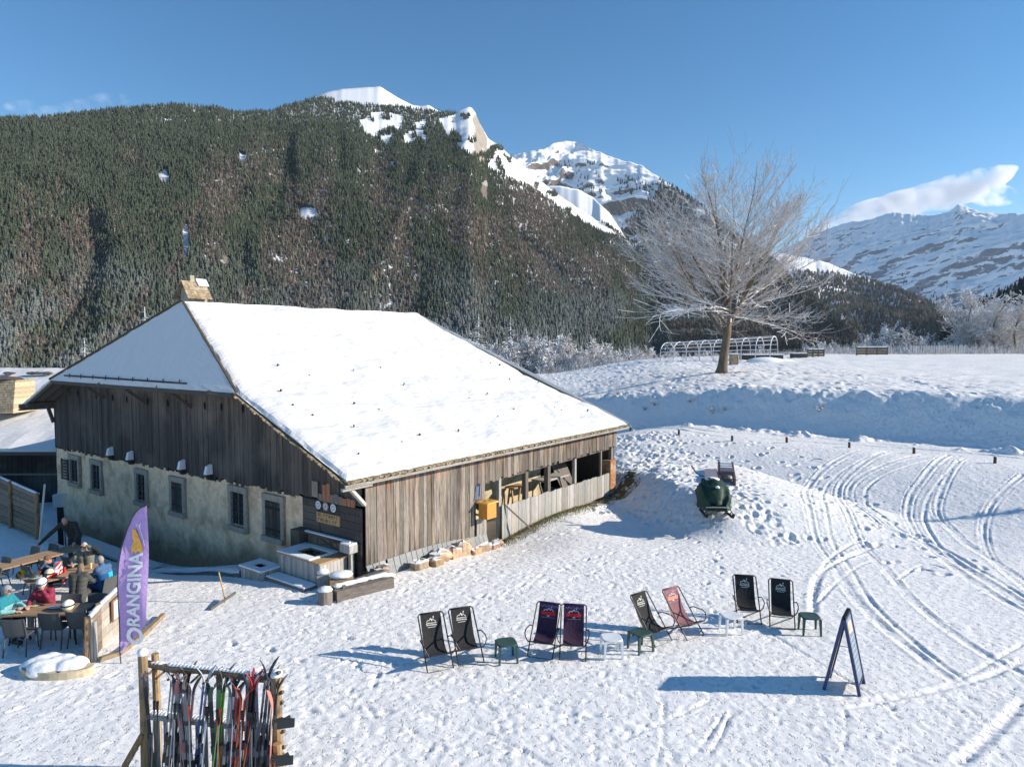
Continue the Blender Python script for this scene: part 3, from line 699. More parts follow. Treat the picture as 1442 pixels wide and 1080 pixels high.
slab(mb, face_r, 150, 110, .17, .11, 3); slab(mb, face_l, 50, 40, .17, .05, 7); slab(mb, face_b, 20, 20, .15, .04, 13)
mb.build('snow_cover', M['snow'], roof, smooth=False)
mb = MB(); slab(mb, lambda a, b: tuple(np.add(face_f(a, b), (0, 0, -.05))), 36, 26, .1, .02, 9); mb.build('snow_cover', M['snow'], roof)
mb = MB()
off = lambda f, d, g=0: (lambda a, b: (f(a, b)[0], f(a, b)[1], f(a, b)[2]-d))
mb.tint(.8)
slab(mb, lambda a, b: (lambda p: (p[0]+(.04 if a > .5 else -.04), p[1]-(.07 if b == 0 else 0), p[2]-.18))(face_r(a, b)), 90, 14, .1, .02, 2)
slab(mb, lambda a, b: (lambda p: (p[0]+(.04 if a > .5 else -.04), p[1]+(.07 if b == 1 else 0), p[2]-.18))(face_l(a, b)), 40, 14, .1, .02, 2)
slab(mb, off(face_f, .16), 40, 8, .09, .02, 4); slab(mb, off(face_b, .16), 20, 8, .09, .02, 4)
# ragged shingle butts along the front eave
for i in range(190):
    u = -1.1+17.2*i/190; d = random.uniform(0, .09); mb.tint(random.uniform(.5, 1.2))
    mb.hexa([(u, -.55-d, 3.1), (u+.085, -.55-d, 3.1), (u+.085, -.3, 3.17), (u, -.3, 3.17)], [(u, -.55-d, 3.14), (u+.085, -.55-d, 3.14), (u+.085, -.3, 3.21), (u, -.3, 3.21)])
# ragged verge
for i in range(70):
    v = -.4+5.3*i/70; z = zroof(v)-.2; mb.tint(random.uniform(.4, 1.1)); d = random.uniform(0, .1)
    mb.hexa([(-1.12-d, v, z-.05), (-.8, v, z-.05), (-.8, v+.07, z-.02), (-1.12-d, v+.07, z-.02)], [(-1.12-d, v, z-.02), (-.8, v, z-.02), (-.8, v+.07, z+.01), (-1.12-d, v+.07, z+.01)])
mb.build('shingle_layer', M['shingle'], roof)
mb = MB(); mb.tint(.9)
mb.beam((-1.15, -.5, 3.02), (16.1, -.5, 3.02), .05, .09); mb.beam((-1.2, -.42, 2.93), (-.1, -.42, 2.93), .09, .09)
mb.build('eave_board', M['greywood'], roof)
# hip boards
mb = MB(); mb.tint(.3)
for (p, q) in (((-1.08, 4.86, 5.47), (.58, 11.2, 8.74)), ((-1.08, 19.84, 5.43), (.58, 11.2, 8.76))):
    mb.beam(p, q, .07, .07)
mb.build('hip_board', M['shingle'], roof)
mb = MB(); mb.tint(.45)
mb.beam((-1.06, 5.1, 5.33), (-1.06, 19.7, 5.3), .05, .14)
mb.build('eave_board', M['wood'], roof)
rail = MB(); rail.tint(.5)
rail.tube([(-1.0, 8.1, 5.62), (-1.0, 13, 5.63), (-1.0, 18.4, 5.63)], .035, 6)
for v in np.linspace(8.6, 17.9, 9): rail.beam((-1.0, v, 5.5), (-.99, v, 5.74), .035, .02)
rail.build('snow_guard', M['darkwood'], roof)
# rafters seen under the left overhang
mb = MB(); mb.tint(.6)
for (u, w_) in ((-.95, .08), (-.5, .08), (-.05, .08)):
    mb.beam((u, 19.4, 5.38), (u, 23.5, 3.84), .09, .12)
mb.beam((-1.2, 22.3, 4.12), (15.5, 22.3, 4.12), .2, .2)
mb.build('rafter', M['wood'], roof)
# snow hooks poking through the snow
hooks = [(390, 520), (435, 532), (395, 554), (412, 575), (440, 590), (497, 522), (535, 520), (568, 545), (498, 572), (533, 577), (498, 602), (504, 640), (565, 626), (590, 617), (645, 608), (660, 563), (685, 558), (700, 590), (723, 579), (757, 541), (780, 577), (790, 579), (827, 580), (703, 515), (690, 514), (717, 536)]
def roofhit(x, y):
    d = ray(x, y); best = None
    for k in range(200):
        t = 12+k*.25; P = (d[0]*t, d[1]*t, H+d[2]*t); u, v = uvof(P[0], P[1])
        if -.45 < v < 11.2 and ul(v) < u < ur(v) and P[2] < zroof(v): 
            return (float(u), float(v), zroof(v))
hm = None
for (x, y) in hooks:
    p = roofhit(x, y)
    if not p: continue
    if hm is None:
        m_ = MB(); m_.tint(.7); m_.beam((0, 0, -.1), (0, -.03, .07), .035, .025); m_.beam((0, -.03, .06), (.02, -.07, .03), .035, .02)
        hm = m_.build('snow_hook', M['darkwood'], roof); h_ = hm
    else:
        h_ = hm.copy(); COL.objects.link(h_)
    h_.location = p; h_.rotation_euler = (0, 0, random.uniform(-.6, .6)); h_.scale = (random.uniform(.7, 1.3),)*3
# ---- gable boards
def planks_v(mb, v0, v1, zb, zt, u=0., w=(.14, .24), th=.035, dark=None, axis='v', vary=.35, gap=.006):
    v = v0
    while v < v1-.02:
        ww = min(random.uniform(*w), v1-v); a = v+gap; b = v+ww-gap
        t = random.uniform(1-vary, 1+vary); mb.tint(t*random.uniform(.95, 1.08), t, t*random.uniform(.92, 1.05))
        uo = random.uniform(0, .02)
        z0a = zb(a); z0b = z0a; z1a, z1b = zt(a), zt(b)
        if axis == 'v':
            mb.hexa([(u-th-uo, a, z0a), (u-uo, a, z0a), (u-uo, b, z0b), (u-th-uo, b, z0b)], [(u-th-uo, a, z1a), (u-uo, a, z1a), (u-uo, b, z1b), (u-th-uo, b, z1b)])
        else:
            mb.hexa([(a, u-th-uo, z0a), (b, u-th-uo, z0b), (b, u-uo, z0b), (a, u-uo, z0a)], [(a, u-th-uo, z1a), (b, u-th-uo, z1b), (b, u-uo, z1b), (a, u-uo, z1a)])
        v += ww
gtop = lambda v: min(zroof(v)-.33, 5.32)
mb = MB()
planks_v(mb, 2.9, 22.35, lambda v: 2.12-.0*v+random.uniform(-.06, .1)-.008*v, gtop)
planks_v(mb, .1, 2.9, lambda v: 2.14+random.uniform(-.02, .05), gtop, vary=.3)
gb = mb.build('gable_boarding', None or M['darkwood'], barn)
def gable_mat():
    m = M['darkwood'].copy(); m.name = 'gable_boards'; nt = m.node_tree; N = nt.nodes; Lk = nt.links
    # weather stain: blackened lower boards, silvered upper boards, following the old soot line
    tc = [n for n in N if n.type == 'TEX_COORD'][0]; bs = N['Principled BSDF']
    sp = N.new('ShaderNodeSeparateXYZ'); Lk.new(tc.outputs['Object'], sp.inputs[0])
    n = N.new('ShaderNodeTexNoise'); n.inputs['Scale'].default_value = 1.6; n.inputs['Detail'].default_value = 6
    mp = N.new('ShaderNodeMapping'); mp.inputs['Scale'].default_value = (1, 1.6, .25); Lk.new(tc.outputs['Object'], mp.inputs[0]); Lk.new(mp.outputs[0], n.inputs['Vector'])
    # u/v coordinates: y = v
    a = N.new('ShaderNodeMath'); a.operation = 'MULTIPLY_ADD'; Lk.new(n.outputs['Fac'], a.inputs[0]); a.inputs[1].default_value = 4.; Lk.new(sp.outputs['Z'], a.inputs[2])
    b = N.new('ShaderNodeMath'); b.operation = 'MULTIPLY_ADD'; Lk.new(sp.outputs['Y'], b.inputs[0]); b.inputs[1].default_value = -.13; Lk.new(a.outputs[0], b.inputs[2])
    r = N.new('ShaderNodeMapRange'); r.inputs['From Min'].default_value = 4.1; r.inputs['From Max'].default_value = 6.7; Lk.new(b.outputs[0], r.inputs['Value'])
    lk = [l for l in nt.links if l.to_socket == bs.inputs['Base Color']][0]; src = lk.from_socket
    mu = N.new('ShaderNodeVectorMath'); mu.operation = 'MULTIPLY'; Lk.new(src, mu.inputs[0]); mu.inputs[1].default_value = (2.1, 1.9, 1.75)
    mx = N.new('ShaderNodeMix'); mx.data_type = 'RGBA'; Lk.new(r.outputs[0], mx.inputs['Factor']); Lk.new(src, mx.inputs['A']); Lk.new(mu.outputs[0], mx.inputs['B'])
    Lk.new(mx.outputs['Result'], bs.inputs['Base Color']); return m
gb.data.materials[0] = gable_mat()
# joint line (upper board ends), brackets, square holes
for v in (20.4, 16.9, 13.2, 9.6): mb = MB(); mb.tint(.7); mb.beam((-.04, v, 4.62), (-.85, v, 5.28), .1, .12); mb.build('eave_bracket', M['wood'], barn)
mb = MB(); mb.tint(.7); mb.beam((-.3, 22.4, 4.05), (-.05, 22.42, 3.2), .12, .14)
mb.beam((-1.35, 22.75, 4.05), (-.02, 22.75, 4.05), .2, .2); mb.build('wall_strut', M['wood'], barn)
hm = None
for v, z in ((19.5, 4.75), (17.6, 4.72), (16., 4.7), (14.7, 4.69), (12.9, 4.68), (11.3, 4.7), (9.9, 4.74), (8.6, 4.74), (7.5, 4.76), (6.15, 4.77), (4.75, 4.75)):
    if hm is None:
        m_ = MB(); m_.ell((0, 0, 0), (.012, .07, .15), 10, 8); hm = m_.build('ventilation_hole', M['void'], barn); h_ = hm
    else: h_ = hm.copy(); COL.objects.link(h_)
    h_.location = (-.066, v, z)
mb = MB(); mb.mm((-.068, 3.35, 3.9), (-.06, 3.75, 4.25)); mb.build('hatch_opening', M['void'], barn)
# ---- stone ground floor of the gable
mb = MB()
nv = 90; nz_ = 14; P = []
for j in range(nz_+1):
    for i in range(nv+1):
        v = 2.9+19.4*i/nv; zt = 2.15-.008*v; z = -2.4+(zt+2.4)*j/nz_
        P.append((-.02-.05*float(fbm(np.array([v*1.6]), np.array([z*1.6]), 4, 3)), v, z+(random.uniform(-.05, .06) if j == nz_ else 0)))
mb.add(P, [(j*(nv+1)+i+1, j*(nv+1)+i, (j+1)*(nv+1)+i, (j+1)*(nv+1)+i+1) for j in range(nz_) for i in range(nv)])
mb.add([(0, 2.9, -2.4), (.6, 2.9, -2.4), (.6, 2.9, 2.1), (-.02, 2.9, 2.1)], [(0, 1, 2, 3)])
ws = mb.build('stone_wall', M['plaster'], barn, smooth=True)
def wall_mat():
    m = M['plaster'].copy(); m.name = 'gable_masonry'; nt = m.node_tree; N = nt.nodes; Lk = nt.links
    tc = [n for n in N if n.type == 'TEX_COORD'][0]; bs = N['Principled BSDF']
    sp = N.new('ShaderNodeSeparateXYZ'); Lk.new(tc.outputs['Object'], sp.inputs[0])
    n = N.new('ShaderNodeTexNoise'); n.inputs['Scale'].default_value = .9; n.inputs['Detail'].default_value = 6; Lk.new(tc.outputs['Object'], n.inputs['Vector'])
    g = N.new('ShaderNodeMath'); g.operation = 'MULTIPLY_ADD'; Lk.new(sp.outputs['Y'], g.inputs[0]); g.inputs[1].default_value = .075; Lk.new(sp.outputs['Z'], g.inputs[2])
    a = N.new('ShaderNodeMath'); a.operation = 'MULTIPLY_ADD'; Lk.new(n.outputs['Fac'], a.inputs[0]); a.inputs[1].default_value = 2.0; Lk.new(g.outputs[0], a.inputs[2])
    r = N.new('ShaderNodeMapRange'); r.inputs['From Min'].default_value = 1.6; r.inputs['From Max'].default_value = .7; Lk.new(a.outputs[0], r.inputs['Value'])
    n2 = N.new('ShaderNodeTexNoise'); n2.inputs['Scale'].default_value = 5; n2.inputs['Detail'].default_value = 5; Lk.new(tc.outputs['Object'], n2.inputs['Vector'])
    cr = N.new('ShaderNodeMix'); cr.data_type = 'RGBA'; Lk.new(n2.outputs['Fac'], cr.inputs['Factor']); cr.inputs['A'].default_value = (.2, .13, .08, 1); cr.inputs['B'].default_value = (.48, .33, .21, 1)
    lk = [l for l in nt.links if l.to_socket == bs.inputs['Base Color']][0]; src = lk.from_socket
    mx = N.new('ShaderNodeMix'); mx.data_type = 'RGBA'; Lk.new(r.outputs[0], mx.inputs['Factor']); Lk.new(src, mx.inputs['A']); Lk.new(cr.outputs['Result'], mx.inputs['B'])
    # pinholes where stones show
    vo = N.new('ShaderNodeTexVoronoi'); vo.inputs['Scale'].default_value = 2.6; Lk.new(tc.outputs['Object'], vo.inputs['Vector'])
    r2 = N.new('ShaderNodeMapRange'); r2.inputs['From Min'].default_value = .13; r2.inputs['From Max'].default_value = .07; r2.inputs['To Max'].default_value = .6; Lk.new(vo.outputs['Distance'], r2.inputs['Value'])
    m2 = N.new('ShaderNodeMix'); m2.data_type = 'RGBA'; Lk.new(r2.outputs[0], m2.inputs['Factor']); Lk.new(mx.outputs['Result'], m2.inputs['A']); m2.inputs['B'].default_value = (.12, .09, .07, 1)
    Lk.new(m2.outputs['Result'], bs.inputs['Base Color']); return m
ws.data.materials[0] = wall_mat()
# windows with stone surrounds
def gable_window(v0, v1, z0, z1, kind):
    f = MB()
    s = .17
    for (a, b, c, d) in ((v0-s, v0, z0-.05, z1+.05), (v1, v1+s, z0-.05, z1+.05)):
        f.mm((-.13, a, c), (-.03, b, d))
    f.mm((-.14, v0-s*1.1, z1+.05), (-.03, v1+s*1.1, z1+.26)); f.mm((-.2, v0-s, z0-.24), (-.03, v1+s, z0-.05))
    fo = f.build('window', M['stone'], barn)
    if kind == 'shut':
        p = MB(); n = 4
        for i in range(n):
            a = v0+(v1-v0)*i/n; t = random.uniform(.6, 1.1); p.tint(t); p.mm((-.12, a+.008, z0), (-.075, a+(v1-v0)/n-.008, z1))
        p.tint(.5); p.mm((-.14, v0+.02, z0+.15), (-.12, v1-.02, z0+.23)); p.mm((-.14, v0+.02, z1-.23), (-.12, v1-.02, z1-.15))
        p.build('shutter', M['darkwood'], fo)
    else:
        p = MB(); p.mm((-.045, v0, z0), (-.03, v1, z1)); p.build('pane', M['glass'], fo)
        p = MB()
        for i in range(1, 4):
            v = v0+(v1-v0)*i/4; p.cyl((-.1, v, z0), (-.1, v, z1), .013, n=5)
        for i in range(1, 5): z = z0+(z1-z0)*i/5; p.cyl((-.1, v0, z), (-.1, v1, z), .013, n=5)
        p.build('bars', M['iron'], fo)
        p = MB(); p.tint(1.2); c = (v0+v1)/2; p.mm((-.075, c-.03, z0), (-.05, c+.03, z1))
        p.mm((-.075, v0, z0), (-.05, v0+.05, z1)); p.mm((-.075, v1-.05, z0), (-.05, v1, z1)); p.build('frame', M['wood'], fo)
        if kind == 'leaf':
            p = MB(); p.tint(.8); w_ = (v1-v0)*.9
            for i in range(7): p.mm((-.19, v1+.12, z0+(z1-z0)*i/7+.02), (-.15, v1+.12+w_, z0+(z1-z0)*(i+1)/7-.03))
            p.mm((-.2, v1+.12, z0), (-.14, v1+.17, z1)); p.mm((-.2, v1+.07+w_, z0), (-.14, v1+.12+w_, z1)); p.build('shutter', M['darkwood'], fo)
    return fo
gable_window(19.7, 20.5, .55, 1.55, 'leaf'); gable_window(17.4, 18.2, .5, 1.55, 'bars'); gable_window(13.25, 13.95, .55, 1.6, 'bars')
gable_window(10.3, 11.1, .55, 1.6, 'shut'); gable_window(6.15, 6.95, .63, 1.75, 'bars'); gable_window(4.02, 4.86, .6, 1.72, 'shut')
# consoles under the boards with snow on their heads
bm_ = None
for v in ():
    pass
cm = None
for (x, y) in ((161, 637), (189, 643), (262, 656), (300, 663)):
    d = ray(x, y); t = (0-(-(O2[0]*D1[0]+O2[1]*D1[1])))/(d[0]*D1[0]+d[1]*D1[1]); Pp = (d[0]*t, d[1]*t, H+d[2]*t); _, v = uvof(Pp[0], Pp[1])
    c_ = MB(); c_.tint(.6); c_.hexa([(-.2, v-.09, Pp[2]-.3), (-.03, v-.09, Pp[2]-.3), (-.03, v+.09, Pp[2]-.3), (-.2, v+.09, Pp[2]-.3)], [(-.3, v-.09, Pp[2]-.1), (-.03, v-.09, Pp[2]-.1), (-.03, v+.09, Pp[2]-.1), (-.3, v+.09, Pp[2]-.1)])
    co = c_.build('beam_end', M['darkwood'], barn)
    c_ = MB(); c_.hexa([(-.32, v-.1, Pp[2]-.1), (-.07, v-.1, Pp[2]-.1), (-.07, v+.1, Pp[2]-.1), (-.32, v+.1, Pp[2]-.1)], [(-.26, v-.07, Pp[2]+.2), (-.07, v-.08, Pp[2]+.26), (-.07, v+.08, Pp[2]+.26), (-.26, v+.07, Pp[2]+.2)])
    c_.build('snow_cap', M['snowb'], co)
# horizontal boards at the right end of the gable
mb = MB(); z = -.15
while z < 2.1:
    h = random.uniform(.16, .24); z1 = min(z+h, 2.12)
    for (a, b) in ((.08, 2.02), (2.06, 2.88)):
        t = random.uniform(.55, 1.3); mb.tint(t); uo = random.uniform(0, .015)
        mb.mm((-.07-uo, a, z+.006), (-.02, b, z1-.006))
    z = z1
mb.tint(.5); mb.mm((-.1, 2.0, -.15), (-.03, 2.1, 2.15))
mb.build('board_wall', M['darkwood'], barn)
# rust-red patch boards above it
mb = MB()
for i in range(9):
    v = .35+i*.19; mb.tint(1.9, 1.0, .7) if i in (0, 1, 6, 7, 2) else mb.tint(1.1); mb.mm((-.1, v, 2.12), (-.06, v+.17, 2.3+random.uniform(0, .12)+(.3 if i in (7, 6) else 0)))
mb.build('patch_boards', M['wood'], barn)
# ---- side wall facing the sun
def side_mat(name, top=(1.7, .95, .6)):
    m = pm('tmpw', (.20, .172, .148), .9, .55, 9, (6, 6, .35), .7); m.name = name; nt = m.node_tree; N = nt.nodes; Lk = nt.links
    tc = [n for n in N if n.type == 'TEX_COORD'][0]; bs = N['Principled BSDF']
    sp = N.new('ShaderNodeSeparateXYZ'); Lk.new(tc.outputs['Object'], sp.inputs[0])
    n = N.new('ShaderNodeTexNoise'); n.inputs['Scale'].default_value = 1.3; n.inputs['Detail'].default_value = 6
    mp = N.new('ShaderNodeMapping'); mp.inputs['Scale'].default_value = (3.5, 3.5, .6); Lk.new(tc.outputs['Object'], mp.inputs[0]); Lk.new(mp.outputs[0], n.inputs['Vector'])
    a = N.new('ShaderNodeMath'); a.operation = 'MULTIPLY_ADD'; Lk.new(n.outputs['Fac'], a.inputs[0]); a.inputs[1].default_value = 3.4; Lk.new(sp.outputs['Z'], a.inputs[2])
    r = N.new('ShaderNodeMapRange'); r.inputs['From Min'].default_value = 4.4; r.inputs['From Max'].default_value = 4.9; Lk.new(a.outputs[0], r.inputs['Value'])
    lk = [l for l in nt.links if l.to_socket == bs.inputs['Base Color']][0]; src = lk.from_socket
    mu = N.new('ShaderNodeVectorMath'); mu.operation = 'MULTIPLY'; Lk.new(src, mu.inputs[0]); mu.inputs[1].default_value = top
    mx = N.new('ShaderNodeMix'); mx.data_type = 'RGBA'; Lk.new(r.outputs[0], mx.inputs['Factor']); Lk.new(src, mx.inputs['A']); Lk.new(mu.outputs[0], mx.inputs['B'])
    # dark streaks
    n4 = N.new('ShaderNodeTexNoise'); n4.inputs['Scale'].default_value = 2.; mp4 = N.new('ShaderNodeMapping'); mp4.inputs['Scale'].default_value = (5, 5, .3); Lk.new(tc.outputs['Object'], mp4.inputs[0]); Lk.new(mp4.outputs[0], n4.inputs['Vector'])
    r4 = N.new('ShaderNodeMapRange'); r4.inputs['From Min'].default_value = .5; r4.inputs['From Max'].default_value = .66; r4.inputs['To Max'].default_value = .8; Lk.new(n4.outputs['Fac'], r4.inputs['Value'])
    m4_ = N.new('ShaderNodeMix'); m4_.data_type = 'RGBA'; Lk.new(r4.outputs[0], m4_.inputs['Factor']); Lk.new(mx.outputs['Result'], m4_.inputs['A']); m4_.inputs['B'].default_value = (.05, .04, .035, 1)
    Lk.new(m4_.outputs['Result'], bs.inputs['Base Color']); return m
M['side'] = side_mat('sunny_side_boards')
mb = MB()
gb_ = lambda u: (-.05-.32*math.exp(-((u-6)/2.3)**2))
planks_v(mb, .0, 5.05, lambda u: .42+gb_(u)+random.uniform(-.03, .03), lambda u: 3.06, w=(.13, .27), axis='u', vary=.45)
planks_v(mb, 5.05, 15.7, lambda u: 1.98+.014*(u-5)+random.uniform(-.05, .05)-(.0 if u > 5.6 else .9), lambda u: 3.06, w=(.13, .27), axis='u', vary=.45)
mb.build('side_boarding', M['side'], barn)
mb = MB(); mb.tint(1.05)
u = .05
while u < 5.5:
    w_ = random.uniform(.2, .27); t = random.uniform(.75, 1.1); mb.tint(t*.93, t, t*1.06)
    sl = .05 if u > .8 else .12; g0 = gb_(u)
    mb.hexa([(u+.01, -.24, g0-.12), (u+w_, -.24, g0-.12), (u+w_, -.2, g0-.12), (u+.01, -.2, g0-.12)], [(u+.01-sl, -.1, g0+.47), (u+w_-sl, -.1, g0+.47), (u+w_-sl, -.07, g0+.47), (u+.01-sl, -.07, g0+.47)])
    u += w_+.015
mb.build('base_boards', M['greywood'], barn)
mb = MB()
planks_v(mb, 5.12, 5.7, lambda u: gb_(u)-.1, lambda u: .75, u=-.05, w=(.13, .17), axis='u'); mb.build('door_jamb_boards', M['greywood'], barn)
mb = MB()
planks_v(mb, 6.75, 15.25, lambda u: gb_(u)-.15+.1*(u > 13), lambda u: .93+random.uniform(-.04, .03), w=(.14, .27), axis='u', vary=.25)
planks_v(mb, 6.6, 6.9, lambda u: -.4, lambda u: .98, w=(.1, .14), axis='u', u=-.05)
mb.build('parapet_boards', M['greywood'], barn)
for (u, r_) in ((6.65, .07), (8.4, .09), (10.0, .1), (12.1, .07), (14.4, .05), (15.45, .08)):
    mb = MB(); mb.tint(.7 if u in (10., 8.4) else 1.0)
    mb.mm((u-r_, .03, -.4), (u+r_, .03+2*r_, 2.1)); mb.build('post', M['greywood'] if u in (6.65, 12.1) else M['wood'], barn)
mb = MB(); mb.beam((.0, .08, 3.0), (15.7, .08, 3.0), .16, .16); mb.tint(.6); mb.beam((5.6, .1, 1.98), (15.6, .1, 2.1), .1, .14)
mb.build('wall_plate', M['wood'], barn)
mb = MB(); mb.tint(1.3); mb.beam((-.9, -.38, 2.95), (-.03, -.03, 2.25), .1, .1); mb.build('corner_brace', M['greywood'], barn)
# interior of the lean-to
mb = MB(); P = []
for j in range(9):
    for i in range(41):
        u = 5.3+6.9*i/40; z = -.5+3.5*j/8; P.append((u, 1.95+.06*float(fbm(np.array([u*1.5]), np.array([z*1.5]), 8, 3)), z))
mb.add(P, [(j*41+i, j*41+i+1, (j+1)*41+i+1, (j+1)*41+i) for j in range(8) for i in range(40)])
mb.build('inner_wall', M['plaster2'], barn, smooth=True)
for (a, b, nm) in (((12.2, 4.2, -.5), (15.9, 4.3, 3.2), 'partition'), ((15.55, .05, -.6), (15.68, 4.2, 3.2), 'end_boarding'), ((12.1, 2.0, -.5), (12.25, 4.3, 3.2), 'partition'), ((5.2, .1, -.5), (5.3, 2.0, 3.0), 'partition'), ((15.6, 4.3, -2.4), (15.68, 22.4, 3.6), 'end_boarding'), ((-.0, 22.3, -2.4), (15.6, 22.4, 4.0), 'rear_boarding')):
    mb = MB(); mb.tint(.5); mb.mm(a, b); mb.build(nm, M['wood'], barn)
mb = MB(); mb.tint(.9); mb.mm((15.1, -.08, -.1), (15.62, .4, 1.5)); mb.build('brick_pier', pm('worn_brick', (.42, .2, .1), .95, .5, 9, bump=.8, stain=((.4, .34, .25), 2, .5, .6)), barn)
# chimney
ch = emp('chimney'); ch.parent = barn
mb = MB(); mb.mm((1.3, 11.95, 7.6), (2.05, 12.65, 9.35)); mb.build('stack', M['stone'], ch)
mb = MB()
for sgn in (-1, 1):
    for r_ in range(9):
        f0 = r_/9; f1 = (r_+1.35)/9
        n = 9 if sgn < 0 else 1
        for k in range(n):
            u0 = 1.12-.08*f0+(1.03+.03*f0)*k/n; u1 = u0+(1.03)/n-.004
            mb.tint(random.uniform(.8, 1.5)); w_ = .66
            va, vb = 12.3+sgn*w_*f0, 12.3+sgn*w_*min(f1, 1.02); za, zb_ = 9.62-.78*f0, 9.62-.78*min(f1, 1.02)+.03
            q = [(u0, va, za-.02), (u1, va, za-.02), (u1, vb, zb_), (u0, vb, zb_)]
            q2 = [(a, b+sgn*.02, c+.03) for a, b, c in q]
            mb.hexa(q, q2)
mb.build('cowl', M['shingle'], ch)
mb = MB(); mb.mm((1.5, 12.24, 9.6), (1.68, 12.38, 9.86)); mb.build('ridge_stone', M['stone'], ch)
mb = MB(); mb.hexa([(1.75, 12.05, 9.42), (2.2, 12.05, 9.42), (2.2, 12.3, 9.66), (1.75, 12.3, 9.66)], [(1.75, 12.02, 9.45), (2.2, 12.02, 9.43), (2.2, 12.28, 9.74), (1.75, 12.28, 9.74)]); mb.build('snow_cap', M['snowb'], ch)
# gable ornaments: straw star, paper notice, three dishes and carved board
mb = MB()
for k in range(10):
    a = k*math.pi/5; L_ = .24 if k % 2 == 0 else .17; d = (math.cos(a), math.sin(a)); n_ = (-d[1]*.035, d[0]*.035)
    mb.add([(-.12, 1.5+n_[0], 3.27+n_[1]), (-.12, 1.5-n_[0], 3.27-n_[1]), (-.12, 1.5+d[0]*L_, 3.27+d[1]*L_), (-.1, 1.5, 3.27)], [(0, 1, 2), (0, 2, 3), (1, 3, 2), (0, 3, 1)])
so_ = mb.build('star_ornament', M['sawn'])
so_.location = (O2[0], O2[1], 0); so_.rotation_euler = (0, 0, BR); tag(so_, 'straw coloured star nailed to the gable boards just under the low end of the roof', 'ornament')
def onbarn(o, label, cat, group=None):
    o.location = (O2[0], O2[1], 0); o.rotation_euler = (0, 0, BR); return tag(o, label, cat, group)
mb = MB(); mb.tint(1.5, 1.45, 1.3); mb.mm((-.1, 2.08, 2.2), (-.085, 2.36, 2.7)); mb.tint(.5)
onbarn(mb.build('notice_board', M['wood']), 'small pale notice fixed to the gable boards above and left of the carved sign', 'notice')
for k, (v, r_, t, lab) in enumerate(((2.02, .13, 1.5, 'left white enamel plate of the three above the carved wooden sign'), (1.66, .14, .55, 'dark middle plate of the three above the carved wooden sign'), (1.3, .13, 1.5, 'right white enamel plate of the three above the carved wooden sign'))):
    mb = MB(); mb.tint(t*.5, t*.52, t*.55); mb.cyl((-.13, v, 1.98), (-.095, v, 1.98), r_, r_*.8, 16); mb.tint(.25 if t > 1 else .9)
    for q in range(8):
        a = q*math.pi/4; mb.cyl((-.14, v+.5*r_*math.cos(a), 1.98+.5*r_*math.sin(a)), (-.128, v+.5*r_*math.cos(a), 1.98+.5*r_*math.sin(a)), .02, n=6)
    onbarn(mb.build('wall_plate', M['paint']), lab, 'plate', 'three round plates on the gable')
    if t > 1:
        pass
sg = emp('carved_sign', (O2[0], O2[1], 0), BR, 'carved tan wooden name board on the dark boards under three round plates', 'sign')
mb = MB(); mb.tint(1.25, 1.2, 1.1); mb.mm((-.12, 1.02, 1.44), (-.085, 2.12, 1.76)); mb.build('board', M['sawn'], sg)
mb = MB(); mb.tint(.12, .07, .04); random.seed(5)
for row in range(2):
    v = 2.04; zc = 1.68-.15*row
    while v > 1.12:
        w_ = random.uniform(.05, .1); k = random.randint(0, 3)
        mb.mm((-.126, v-.02, zc-.05), (-.119, v, zc+.05))
        if k > 0: mb.mm((-.126, v-w_, zc+.03), (-.119, v-.02, zc+.05))
        if k > 1: mb.mm((-.126, v-w_, zc-.05), (-.119, v-w_+.02, zc+.05))
        if k == 3: mb.mm((-.126, v-w_, zc-.01), (-.119, v-.02, zc+.01))
        v -= w_+.045
mb.build('lettering', M['paint'], sg)
# orange hanging box by the doorway
bx_ = emp('hanging_box', (*B(5.42, -.34)[:2], 0), BR, 'orange yellow wooden box with round holes on top hung beside the barn doorway', 'box')
mb = MB(); mb.tint(1.5, 1.0, .4)
mb.mm((-.26, -.2, .8), (.26, .2, 1.34)); mb.build('body', M['sawn'], bx_)
mb = MB(); mb.tint(1.7, 1.4, .6); mb.mm((-.32, -.26, 1.34), (.32, .26, 1.4)); mb.build('lid', M['sawn'], bx_)
for (a, b) in ((-.15, 0), (.15, 0), (0, .13)):
    mb = MB(); mb.tint(.1, .12, .06); mb.cyl((a, b, 1.395), (a, b, 1.41), .055, n=12); mb.build('hole', M['paint'], bx_)
mb = MB(); mb.beam((0, .2, 1.3), (0, .42, 1.3), .08, .08); mb.beam((-.2, .2, .9), (-.2, .42, .9), .06, .06); mb.build('bracket', M['wood'], bx_)
for (x0, t, lab, dz) in ((.62, 1.3, 'white skis leaning inside the barn doorway', 0), ):
    mb = MB(); mb.tint(.6, .65, .7)
    for k in range(2): mb.beam((5.05+.12*k, -.14, 1.5), (5.15+.12*k, -.1, 1.95), .09, .015)
    mb.tint(.05, .1, .3); mb.beam((5.15, -.16, 1.6), (5.2, -.12, 2.05), .08, .012)
    onbarn(mb.build('ski_tips', M['paint']), 'white and blue ski ends hung on the barn boards above the orange box', 'skis')
